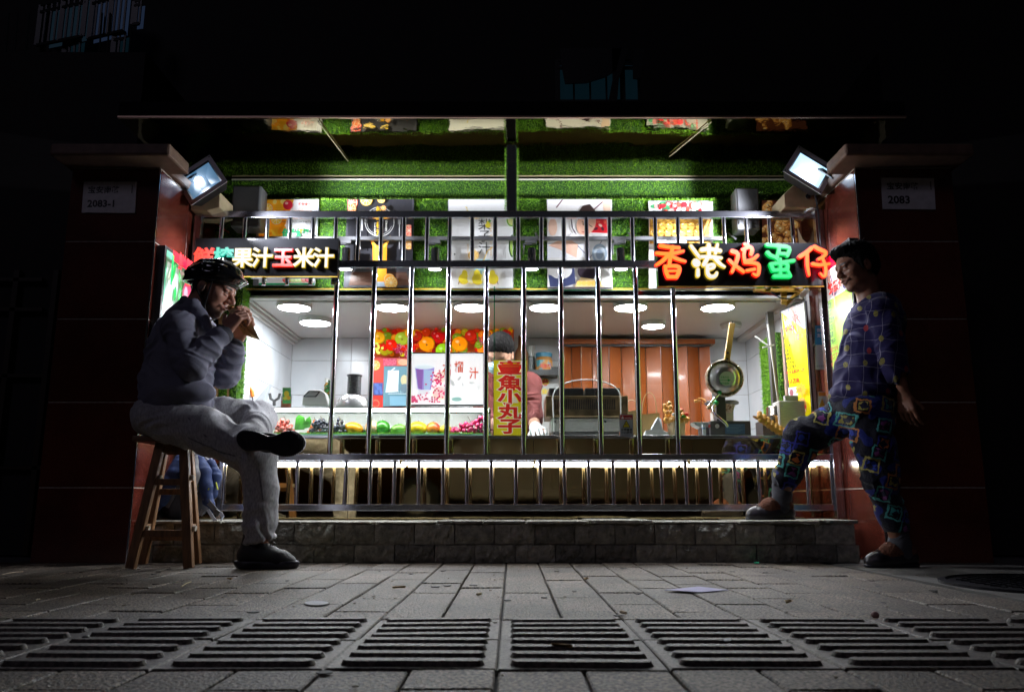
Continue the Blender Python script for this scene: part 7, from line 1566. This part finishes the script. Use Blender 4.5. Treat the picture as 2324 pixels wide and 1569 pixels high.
# patterned fleece trousers
def fleece():
    m, nt, b = _nt('patterned_fleece'); L = nt.links.new; b.inputs['Specular IOR Level'].default_value = .05; b.inputs['Roughness'].default_value = .95; b.inputs['Sheen Weight'].default_value = .15
    g = N(nt, 'ShaderNodeNewGeometry'); mp = N(nt, 'ShaderNodeMapping'); mp.inputs['Rotation'].default_value = (0, R(32), 0); mp.inputs['Scale'].default_value = (1, .75, 1); L(g.outputs['Position'], mp.inputs[0])
    nz = N(nt, 'ShaderNodeTexNoise', i_Scale=45, i_Detail=2); L(g.outputs['Position'], nz.inputs['Vector']); sb = N(nt, 'ShaderNodeVectorMath', operation='MULTIPLY_ADD'); L(nz.outputs['Color'], sb.inputs[0]); sb.inputs[1].default_value = (.022,) * 3; s1_ = N(nt, 'ShaderNodeSeparateXYZ'); L(mp.outputs[0], s1_.inputs[0]); c1_ = N(nt, 'ShaderNodeCombineXYZ'); y1_ = N(nt, 'ShaderNodeMath', operation='MULTIPLY_ADD'); L(s1_.outputs[1], y1_.inputs[0]); y1_.inputs[1].default_value = -.3; L(s1_.outputs[0], y1_.inputs[2]); L(y1_.outputs[0], c1_.inputs[0]); L(s1_.outputs[2], c1_.inputs[1]); L(c1_.outputs[0], sb.inputs[2])
    vo = N(nt, 'ShaderNodeTexVoronoi', voronoi_dimensions='2D', distance='MANHATTAN', i_Scale=11.5, i_Randomness=.8); L(sb.outputs[0], vo.inputs['Vector'])
    hs = N(nt, 'ShaderNodeSeparateXYZ'); L(vo.outputs['Color'], hs.inputs[0])
    def ramp(src, pts, interp='CONSTANT'):
        r_ = N(nt, 'ShaderNodeValToRGB'); r_.color_ramp.interpolation = interp; L(src, r_.inputs[0]); el = r_.color_ramp.elements; el[0].position = pts[0][0]; el[0].color = (*pts[0][1], 1); el[1].position = pts[1][0]; el[1].color = (*pts[1][1], 1)
        for p, c in pts[2:]: e = el.new(p); e.color = (*c, 1)
        return r_.outputs[0]
    inner = ramp(hs.outputs[0], [(0, (.02, .04, .25)), (.22, (.42, .12, .03)), (.42, (.25, .22, .05)), (.6, (.03, .20, .19)), (.8, (.16, .04, .16))]); outer = ramp(hs.outputs[1], [(0, (.06, .26, .24)), (.3, (.03, .03, .22)), (.5, (.36, .14, .04)), (.75, (.28, .24, .07))])
    rg = ramp(vo.outputs['Distance'], [(0, (1, 1, 1)), (.30, (0, 0, 0)), (.40, (.5, .5, .5)), (.53, (0, 0, 0))])
    sel = N(nt, 'ShaderNodeSeparateXYZ'); L(rg, sel.inputs[0]); gi = N(nt, 'ShaderNodeMath', operation='GREATER_THAN'); L(sel.outputs[0], gi.inputs[0]); gi.inputs[1].default_value = .8; go = N(nt, 'ShaderNodeMath', operation='GREATER_THAN'); L(sel.outputs[0], go.inputs[0]); go.inputs[1].default_value = .3
    ck = N(nt, 'ShaderNodeTexChecker', i_Scale=38); L(sb.outputs[0], ck.inputs['Vector'])
    a = N(nt, 'ShaderNodeMixRGB'); L(go.outputs[0], a.inputs[0]); nb_ = N(nt, 'ShaderNodeTexNoise', i_Scale=11, i_Detail=1); L(g.outputs['Position'], nb_.inputs['Vector']); L(ramp(nb_.outputs[0], [(0, (.008, .008, .014)), (.55, (.012, .018, .12))]), a.inputs[1]); L(outer, a.inputs[2])
    ci = N(nt, 'ShaderNodeMixRGB'); L(ck.outputs[1], ci.inputs[0]); L(inner, ci.inputs[1]); ci.inputs[2].default_value = (.012, .012, .03, 1)
    c = N(nt, 'ShaderNodeMixRGB'); L(gi.outputs[0], c.inputs[0]); L(a.outputs[0], c.inputs[1]); L(ci.outputs[0], c.inputs[2]); L(c.outputs[0], b.inputs['Base Color'])
    bn = N(nt, 'ShaderNodeTexNoise', i_Scale=240, i_Detail=3); L(g.outputs['Position'], bn.inputs['Vector']); bp = N(nt, 'ShaderNodeBump', i_Strength=1, i_Distance=.004); L(bn.outputs[0], bp.inputs['Height']); L(bp.outputs[0], b.inputs['Normal']); return m
B = Vol((1.04, 3.48, .08), (1.92, 4.16, .80), .0045)
B.ell(P(1960, 928, 3.76), (.125, .16, .095))
B.chain([(h1, .105), (P(1985, 1010, 3.70), .088), (k1, .070), (P(2022, 1160, 3.73), .054), (P(2034, 1198, 3.735), .048)], .03)
B.chain([(h2, .10), (P(1880, 962, 3.90), .083), (P(1822, 990, 3.94), .078), (P(1812, 1010, 3.95), .066)], .03); B.chain([(P(1812, 1010, 3.95), .068), (P(1790, 1070, 3.99), .054), (P(1780, 1100, 4.02), .052)], .03)
B.cone(P(2036, 1215, 3.735), P(2034, 1200, 3.735), .035, .035, .004, True); B.plane(P(2034, 1203, 3.735), (.1, 0, -1), .004, ((1.55, 3.55, .08), (1.92, 3.9, .3))); B.plane(P(1780, 1106, 4.02), (-.2, 0, -1), .004, ((1.04, 3.9, .1), (1.5, 4.16, .42)))
def fz(w_): return lambda p: w_(p) + .0016 * mnoise.noise(Vector(p) * 110)
B.build('fleece_trousers', fleece(), wom, None, fz(folds([(h1, k1, .10, .010, 7), (k1, a1, .075, .010, 9), (h2, k2, .10, .012, 8), (k2, a2, .075, .012, 12)], .004, 9)), 1)
sock = mat('grey_sock', (.05, .05, .06), .9, bump=.6, bs=200); fur = mat('rust_fur', (.13, .045, .022), .95, var=.5, vs=150, bump=1, bs=250, dist=.005); moc = mat('moccasin_leather', (.022, .018, .022), .35, var=.3, vs=30, bump=.3, bs=120)
def wshoe(an, toe, heel, zf, lo, hi):
    """an = ankle, toe and heel on the floor zf"""
    an, toe, heel = Vector(an), Vector(toe), Vector(heel); up = Vector((0, 0, 1)); d = (toe - heel).normalized()
    B = Vol(lo, Vector(hi) + Vector((0, 0, .09)), .0032); B.chain([(an + up * .10, .043), (an, .043), (heel + d * .075 + up * .05, .042)], .02); s_ = B.build('sock', sock, wom, None, folds([(an + up * .06, heel + d * .05 + up * .04, .04, .004, 30)], .001, 30))
    B = Vol(lo, hi, .0032); B.chain([(heel + d * .045 + up * .062, .036), (heel + d * .13 + up * .062, .038), (heel + d * .19 + up * .042, .026)], .03); B.build('fur_lining', fur, wom, None, lambda p: .003 * mnoise.noise(Vector(p) * 130))
    B = Vol(lo, hi, .0032); B.chain([(heel + d * .04 + up * .034, .038), (heel + d * .12 + up * .026, .040), (heel + d * .20 + up * .022, .038), (toe - d * .032 + up * .020, .030)], .03); B.cone(heel + d * .03 + up * .075, heel + d * .13 + up * .08, .026, .028, .008, True); B.plane((0, 0, zf + .008), (0, 0, -1), .002); sh_ = B.build('shoe', moc, wom)
    B = Vol(lo, hi, .0032); B.chain([(heel + d * .036 + up * .004, .034), (heel + d * .12 + up * .004, .037), (heel + d * .2 + up * .004, .037), (toe - d * .028 + up * .006, .029)], .02); B.plane((0, 0, zf + .013), (0, 0, 1), .003); B.plane((0, 0, zf), (0, 0, -1), .002); B.build('sole', shoesole, sh_)
    mb = MB(); c = heel + d * .185 + up * .062; s2_ = d.cross(up); mb.tube([c - s2_ * .02, c + up * .01 - d * .01, c + s2_ * .02, c + up * .012 + d * .012, c - s2_ * .02], .003, 6); mb.build('bow', moc, sh_, True)
def fl(u, Y, z): p = P(u, 1200, Y); return Vector((X(u, 1275 if z < .1 else 1165, Y), Y, z))
wshoe(P(2040, 1232, 3.74), fl(1961, 3.72, 0), fl(2084, 3.75, 0), 0, (1.5, 3.62, -.01), (1.98, 3.86, .26)); ztop = .197
wshoe(P(1774, 1122, 4.05), fl(1692, 4.04, ztop), fl(1804, 4.07, ztop), ztop, (1.0, 3.94, ztop - .01), (1.48, 4.18, .46))

# ================================================================ SHOP WORKER
srv = thing('person', 'shop worker in rust red shirt and face mask bent over behind the counter', 'person', (X(1160, 980, 5.06), 5.06, .05))
SH, SA = local(P(1134, 803, 4.98), (-.22, -.76, -.60), (-.05, -.60, .78), .98)
B = Vol((-.32, 4.62, .0), (.42, 5.4, 1.32), .0055); head(B, SH, SA, 1.06); B.cone(SH(-.03, 0, -.05), P(1150, 860, 5.12), .055, .065, .03); B.ell(P(1152, 930, 5.16), (.15, .10, .2)); B.cone(P(1152, 990, 5.16), (-.0, 5.16, .1), .12, .10, .05)
sa, sb_ = P(1200, 872, 5.14), P(1102, 872, 5.14); ea, eb = P(1208, 948, 5.02), P(1096, 950, 5.02); wa, wb = P(1216, 972, 4.80), P(1150, 972, 4.78)
for a, b_, c in ((sa, ea, wa), (sb_, eb, wb)): B.chain([(P(1150, 872, 5.15), .05), (a, .05), (b_, .04), (c, .03)], .03)
hand(B, wa, P(1222, 976, 4.73), (0, 0, -1), (-1, 0, 0), (20, 25, 20), 1); hand(B, wb, P(1160, 978, 4.71), (0, 0, -1), (1, 0, 0), (20, 25, 20), 1)
def scol(V): C = np.tile(np.array((.34, .18, .12)), (len(V), 1)); return face_paint(V, C, SH, 1.06)
B.build('body', skinm, srv, scol)
B = Vol((SH(0, 0, 0) - Vector((.17, .2, .17))), (SH(0, 0, 0) + Vector((.17, .17, .2))), .004); B.ell(SH(-.014, 0, .048), (.106, .087, .092), SA); B.ell(SH(-.06, 0, .0), (.05, .074, .06), SA, .03); B.ell(SH(.098, 0, -.01), (.062, .10, .066), SA, .006, True); B.ell(SH(0, .085, -.02), (.03, .03, .04), SA, .006, True); B.ell(SH(0, -.085, -.02), (.03, .03, .04), SA, .006, True)
B.build('hair', hm, srv, None, hairw, 0); tufts(SH, (-.014, 0, .048), (.106, .087, .092), 900, .018, 6, srv, None, lambda d: not (d.x > .3 and d.z < .3))
B = Vol((SH(0, 0, 0) - Vector((.17, .2, .2))), (SH(0, 0, 0) + Vector((.17, .17, .17))), .004); B.ell(SH(.062, 0, -.052), (.062, .068, .054), SA); B.ell(SH(.02, 0, -.06), (.05, .1, .09), SA, .01, True); B.build('face_mask', mat('mask_blue', (.35, .55, .62), .8, bump=.4, bs=90), srv, None, folds([(SH(.1, 0, -.02), SH(.1, 0, -.1), .09, .003, 40)], .001))
B = Vol((-.36, 4.8, .1), (.42, 5.45, 1.12), .0055); B.ell(P(1152, 890, 5.16), (.17, .12, .10), k=.05); B.ell(P(1152, 940, 5.18), (.17, .125, .2), k=.05); B.cone((-.02, 5.18, .5), (-.02, 5.18, .15), .15, .15, .05)
for a, b_, c in ((sa, ea, wa), (sb_, eb, wb)): B.chain([(P(1150, 875, 5.15), .07), (a, .072), (b_, .058), (b_ + (c - b_) * .3, .052)], .03)
B.cone(SH(-.03, 0, -.07), P(1150, 862, 5.1), .06, .07, .01, True)
B.build('shirt', mat('rust_shirt', (.10, .014, .012), .85, var=.1, vs=30, bump=.3, bs=200), srv, None, folds([(sa, ea, .07, .008, 14), (sb_, eb, .07, .008, 14), (P(1152, 960, 5.1), P(1152, 870, 5.1), .2, .008, 8)], .003))
B = Vol((-.2, 4.6, .6), (.32, 4.9, .82), .004); hand(B, wa, P(1222, 976, 4.73), (0, 0, -1), (-1, 0, 0), (20, 25, 20), 1.14); B.cone(wa, wa + (ea - wa) * .08, .036, .038, .01); B.build('glove', mat('clear_glove', (.75, .78, .8), .3, bump=.5, bs=80), srv, None, folds([(wa, P(1222, 976, 4.73), .05, .003, 40)], .001))
# ================================================================ STOOL
wood = mat('stool_wood', (.22, .11, .045), .5, var=.4, vs=16, stretch=(6, 6, .6), bump=.3, bs=60, rvar=.15); woodd = mat('stool_seat_wood', (.14, .07, .03), .5, var=.3, vs=10, stretch=(.5, 5, 5))
st = thing('wooden_stool', 'tall wooden stool with four splayed legs under the seated man', 'stool', tuple(P(375, 1285, 3.7)))
zs_ = .572; n1, n2 = 3.625, 3.86
mb = MB(); mb.box(X(322, 990, 3.7), X(436, 990, 3.7), 3.60, 3.88, zs_ - .026, zs_); mb.build('seat', woodd, st, bevel=.006)
legs = []
for (u0, v0, u1, v1, y0, y1) in ((366, 1000, 297, 1287, 3.66, 3.615), (418, 1000, 429, 1283, 3.66, 3.635), (374, 1000, 323, 1276, 3.83, 3.90), (428, 1000, 446, 1274, 3.83, 3.90)):
    a = P(u0, 1000, y0); a.z = zs_ - .026; b_ = P(u1, 1280, y1); b_.z = 0; legs.append((a, b_)); mb = MB(); mb.bar(a, b_, .040, .032); mb.build('leg', wood, st, bevel=.003)
at_ = lambda i, z: legs[i][0] + (legs[i][1] - legs[i][0]) * ((legs[i][0].z - z) / legs[i][0].z)
for i, j, z in ((0, 1, .37), (0, 1, .148), (0, 2, .39), (1, 3, .39), (0, 2, .17), (1, 3, .17), (2, 3, .33), (2, 3, .12)):
    mb = MB(); mb.bar(at_(i, z), at_(j, z), .028, .022); mb.build('rung', wood, st, bevel=.002)
mb = MB(); mb.bar(at_(0, .52), at_(1, .52), .04, .016); mb.bar(at_(2, .52), at_(3, .52), .04, .016); mb.bar(at_(0, .52), at_(2, .52), .04, .016); mb.bar(at_(1, .52), at_(3, .52), .04, .016); mb.build('apron', wood, st)
for i, z in ((0, .39), (1, .39), (0, .17), (1, .17)):
    p = at_(i, z); mb = MB(); mb.cyl(p + Vector((.018, .012, 0)), p + Vector((.034, .012, -.002)), .012, n=12); mb.build('dowel_end', mat('pale_dowel', (.5, .45, .38), .5), st, True)

# ================================================================ BACKPACK on the plinth
bp_ = thing('backpack', 'blue and grey backpack leaning on the plinth behind the stool', 'backpack', tuple(P(430, 1175, 4.2)))
YK = 4.14; zb = .195; navy = mat('navy_cloth', (.012, .03, .11), .75, bump=.5, bs=160, var=.25, vs=40); gry = mat('grey_mesh_cloth', (.22, .22, .23), .8, bump=.8, bs=400); pip = mat('light_piping', (.5, .48, .5), .5)
K = lambda u, v, dy=0: P(u, v, YK + dy)
B = Vol((-1.85, 4.02, zb - .01), (-1.42, 4.34, .66), .0045)
B.chain([(K(425, 1140, .09), .085), (K(432, 1090, .09), .09), (K(438, 1050, .09), .075)], .06); B.ell(K(400, 1130, .09), (.085, .09, .1), k=.05); B.ell(K(460, 1100, .08), (.07, .08, .13), k=.05); B.plane((0, 0, zb), (0, 0, -1), .004); B.plane((0, 4.13, 0), (0, -1, 0), .03)
B.build('sack', mat('dark_pack_cloth', (.035, .035, .05), .7, bump=.4, bs=150), bp_, None, folds([(K(430, 1160, .09), K(436, 1040, .09), .12, .006, 14)], .002))
def pad(name, pts, w0, w1, m, dy=-.012):
    mb = MB(); vs = []; n = len(pts)
    B = Vol((-1.9, 3.98, .17), (-1.36, 4.3, .66), .004)
    B.chain([(K(u, v, dy + d_), r_) for u, v, d_, r_ in pts], .02); return B.build(name, m, bp_, None, folds([(K(pts[0][0], pts[0][1], dy), K(pts[-1][0], pts[-1][1], dy), .05, .003, 30)], .0015))
pad('shoulder_strap', [(407, 1042, .01, .026), (396, 1070, -.008, .034), (380, 1100, -.02, .036), (368, 1132, -.01, .028), (356, 1154, .0, .016)], 0, 0, navy)
pad('shoulder_strap', [(452, 1042, .01, .026), (462, 1070, -.008, .034), (466, 1100, -.012, .032), (472, 1135, -.012, .022), (487, 1158, -.01, .014)], 0, 0, navy)
pad('side_panel', [(478, 1050, .03, .022), (488, 1080, .03, .028), (482, 1120, .03, .024)], 0, 0, navy)
pad('back_mesh', [(420, 1042, .0, .022), (424, 1075, -.04, .026), (424, 1110, -.03, .024)], 0, 0, gry); pad('back_mesh', [(447, 1040, .0, .018), (444, 1075, -.042, .022), (441, 1110, -.03, .02)], 0, 0, gry)
mb = MB(); mb.tube([K(386, 1068, .02), K(392, 1045, .015), K(408, 1030, .01), (K(428, 1026, .008)), K(452, 1029, .008), K(472, 1042, .008), K(484, 1062, .008), K(490, 1085, .01)], .0042, 8); mb.build('zip_piping', pip, bp_, True)
mb = MB(); mb.tube([K(452, 1029, .03), K(480, 1040, .03), K(494, 1060, .03), K(497, 1090, .03)], .004, 8); mb.build('zip_piping', pip, bp_, True)
yel = mat('yellow_webbing', (.6, .65, .02), .5)
mb = MB(); mb.bar(K(444, 1098, -.052), K(474, 1109, -.05), .010, .003); mb.build('chest_band', yel, bp_)
for q_ in ([K(437, 1032, -.01), K(439, 1040, -.012)], [K(489, 1090, 0), K(492, 1102, -.01), K(494, 1110, -.01)]): mb = MB(); mb.tube(q_, .0045, 6); mb.build('zip_pull', yel, bp_, True)
mb = MB(); mb.bar(K(463, 1128, -.045), K(492, 1160, -.05), .024, .004); mb.bar(K(405, 1100, -.02), K(378, 1150, -.01), .022, .004); mb.build('webbing', mat('grey_webbing', (.12, .12, .14), .7), bp_)
mb = MB(); pts = [K(455, 1168, -.04), K(460, 1156, -.05), K(472, 1156, -.06), K(482, 1172, -.10), K(490, 1182, -.17), K(500, 1181, -.18), K(506, 1172, -.10), K(500, 1162, -.07)]
mb2 = MB()
for a, b_ in zip(pts, pts[1:]): mb2.bar(a, b_, .016, .003, up=(0, 0, 1) if abs((b_ - a).z) < .01 else (0, 1, 0))
mb2.build('hanging_strap', mat('grey_webbing_light', (.2, .2, .23), .7), bp_)
mb = MB(); mb.obox(K(492, 1162, -.055), (.03, .012, .028), Euler((0, R(30), 0))); mb.build('buckle', M['darkgrey'], bp_, bevel=.003)
# pillar-side rod seen behind the pack
t = thing('steel_rod', 'thin dark metal rod standing between pillar and backpack', 'rod', tuple(P(377, 1130, 4.38))); mb = MB(); mb.cyl(P(384, 1020, 4.36), P(378, 1112, 4.36), .006, n=8); mb.sph(P(378, 1112, 4.36), .010, 8, 6); mb.build('rod', M['darkgrey'], t, True)

# ================================================================ LITTER ON THE PAVEMENT
def G(u, v):
    a = math.atan((v - 784.5) / FPX) - PITCH; Y = CH / math.tan(a); return P(u, v, Y)
def litter(name, label, cat, uv, m, th=.0015, lift=.004):
    pts = [G(u, v) for u, v in uv]; c = sum(pts, Vector()) / len(pts); t = thing(name, label, cat, (c.x, c.y, 0)); mb = MB(); mb.prism([(p.x, p.y, lift) for p in pts], (0, 0, th)); o = mb.build('sheet', m, t)
    return t
paper = mat('paper_white', (.62, .62, .66), .7); lilac = mat('paper_lilac', (.42, .40, .62), .7)
litter('paper_sheet', 'flat pale lilac paper lying on the pavers right of centre', 'paper', [(1507, 1341), (1586, 1333), (1652, 1341), (1590, 1346)], lilac)
litter('paper_scrap', 'small white oval scrap on the pavers left of centre', 'paper', [(690 + 28 * math.cos(a) + 28, 1371 + 5 * math.sin(a)) for a in [-math.pi * 2 * i / 12 for i in range(12)]], paper)
litter('paper_scrap', 'tiny white scrap beside the far row of tactile tiles', 'paper', [(1642 + 9 * math.cos(a) + 9, 1461 + 3 * math.sin(a)) for a in [-math.pi * 2 * i / 10 for i in range(10)]], paper, .002, .008)
litter('green_scrap', 'tiny green scrap near the foot of the plinth', 'scrap', [(1711, 1276), (1722, 1276), (1722, 1279), (1711, 1279)], mat('green_scrap', (.02, .45, .2), .6))
def straw(label, a, b_, cl):
    p, q = G(*a), G(*b_); t = thing('dry_stalk', label, 'stalk', (p.x, p.y, 0)); mb = MB(); mb.tube([p + Vector((0, 0, .006)), (p + q) / 2 + Vector((0, 0, .008)), q + Vector((0, 0, .005))], .0018, 5); mb.build('stalk', mat('straw', cl, .7), t)
straw('pale dry stalk on the pavers left of centre', (411, 1334), (433, 1322), (.6, .5, .25)); straw('pale dry stalk at the left edge of the pavement', (4, 1306), (52, 1299), (.55, .42, .3)); straw('short dry stalk on the left pavers', (80, 1366), (90, 1363), (.5, .4, .25))
dl = tag(None or bpy.data.objects.new('specks', None), None) if False else None
mb = MB(); rr = random.Random(77)
for _ in range(150):
    x = rr.uniform(-1.9, 1.9); y = rr.uniform(1.3, 3.9); s_ = rr.uniform(.0015, .005); a = rr.uniform(0, 3.1); mb.obox((x, y, .003), (s_ * 2, s_, .002), Euler((0, 0, a)))
dbr = mb.build('debris', mat('debris', (.3, .26, .2), .8, rnd=0), None); tag(dbr, 'tiny bits of grit and leaf scattered over the pavers', 'debris', kind='stuff')
mb = MB(); c = G(193, 1457); mb.sph((c.x, c.y, .008), (.009, .009, .007), 10, 7); peb = mb.build('pebble', M['darkgrey'], None, True); tag(peb, 'dark pebble in the joint between left tactile tiles', 'pebble')
mb = MB(); c = G(1851 - 0, 1402); 
c2 = P(2323 * .912, 1402, 2.0); mb.sph((c2.x * .9, 2.09, .008), (.01, .01, .009), 10, 7); peb = mb.build('pebble', mat('pink_stone', (.35, .2, .18), .6), None, True); tag(peb, 'small pinkish pebble behind the right tactile tiles', 'pebble')

rr = random.Random(12); mb = MB()
for _ in range(46):
    x = rr.uniform(-1.9, 1.45); y = rr.uniform(1.3, 3.85); s_ = rr.uniform(.006, .017); n_ = 9
    mb.prism([(x + s_ * rr.uniform(.75, 1.1) * math.cos(2 * math.pi * i / n_), y + s_ * rr.uniform(.75, 1.1) * math.sin(2 * math.pi * i / n_), .0012) for i in range(n_)], (0, 0, .0018))
tag(mb.build('gum_spots', mat('old_gum', (.018, .018, .02), .7)), 'dark flattened gum spots dotted over the pavers', 'gum spots', kind='stuff')
for (u, v, rot_, lab) in ((905, 1338, .4, 'small curled dead leaf left of the centre joint'), (1330, 1318, 1.2, 'small curled dead leaf near the middle of the plinth'), (520, 1318, 2.2, 'small dead leaf on the pavers by the front shoe of the man'), (1790, 1372, .9, 'small dead leaf on the pavers right of the lilac paper'), (1275, 1475, 2.6, 'small dead leaf on the tactile tile right of centre')):
    c = G(u, v); c.z = .007; t = thing('dead_leaf', lab, 'leaf', tuple(c), 'dead leaves on the pavement'); mb = MB(); d_ = Vector((math.cos(rot_), math.sin(rot_), 0)); s_ = Vector((-d_.y, d_.x, 0)); vs = []
    for i in range(5):
        a_ = -1 + i * .5; w_ = .011 * (1 - a_ * a_) + .001; vs += [c + d_ * .022 * a_ + s_ * w_ + Vector((0, 0, .006)), c + d_ * .022 * a_, c + d_ * .022 * a_ - s_ * w_ + Vector((0, 0, .005))]
    mb.add(vs, [(3 * i + j, 3 * i + j + 1, 3 * i + j + 4, 3 * i + j + 3) for i in range(4) for j in range(2)]); mb.build('blade', mat('dead_leaf', (.32, .2, .07), .7), t)
for (u, v, du, lab) in ((1082, 1352, 10, 'cigarette end lying left of the centre joint'), (1420, 1395, -9, 'cigarette end near the back row of tactile tiles')):
    a_, b_ = G(u, v), G(u + du, v - 2); a_.z = b_.z = .006; t = thing('cigarette_end', lab, 'cigarette end', tuple(a_)); mb = MB(); mb.cyl(a_, a_ + (b_ - a_).normalized() * .024, .0038, n=8); mb.build('filter', mat('filter_tip', (.6, .45, .28), .8), t, True)

# ================================================================ PARKED VAN over the road, seen only in the mirror panels
van = thing('parked_van', 'pale beige parked van reflected in the gold mirror front of the counter', 'van', (.9, -2.0, 0)); vp = mat('van_paint', (.74, .66, .52), .35, coat=.3)
mb = MB(); pts = [(-.9, -2.2, .32), (-.95, -2.2, .9), (-.6, -2.2, 1.35), (-.1, -2.2, 1.9), (2.9, -2.2, 1.9), (3.0, -2.2, .32)]; mb.prism([(x, y, z) for x, y, z in pts], (0, -1.7, 0)); mb.build('body', vp, van, bevel=.04, seg=3)
for x0_, x1_ in ((-.55, .45), (.5, 1.6), (1.65, 2.9)):
    mb = MB(); mb.box(x0_ + .03, x1_ - .03, -2.2, -2.185, .45, 1.18); mb.build('door_panel', vp, van, bevel=.01)
    mb = MB(); mb.box(x0_ + .1, x1_ - .06, -2.2, -2.19, 1.24, 1.7); mb.build('window', M['blackgloss'], van, bevel=.005)
for x in (-1.3, 3.4):
    mb = MB(); mb.cyl((x, -2.16, .32), (x, -2.36, .32), .32, n=28); w_ = mb.build('wheel', M['black'], van, True); mb = MB(); mb.cyl((x, -2.15, .32), (x, -2.17, .32), .19, n=20); mb.build('rim', M['steel'], w_, True)
mb = MB(); mb.obox((-.88, -2.25, .85), (.06, .12, .1)); mb.build('tail_lamp', emis('tail_lamp', (1, .03, .02), 1.2), van)
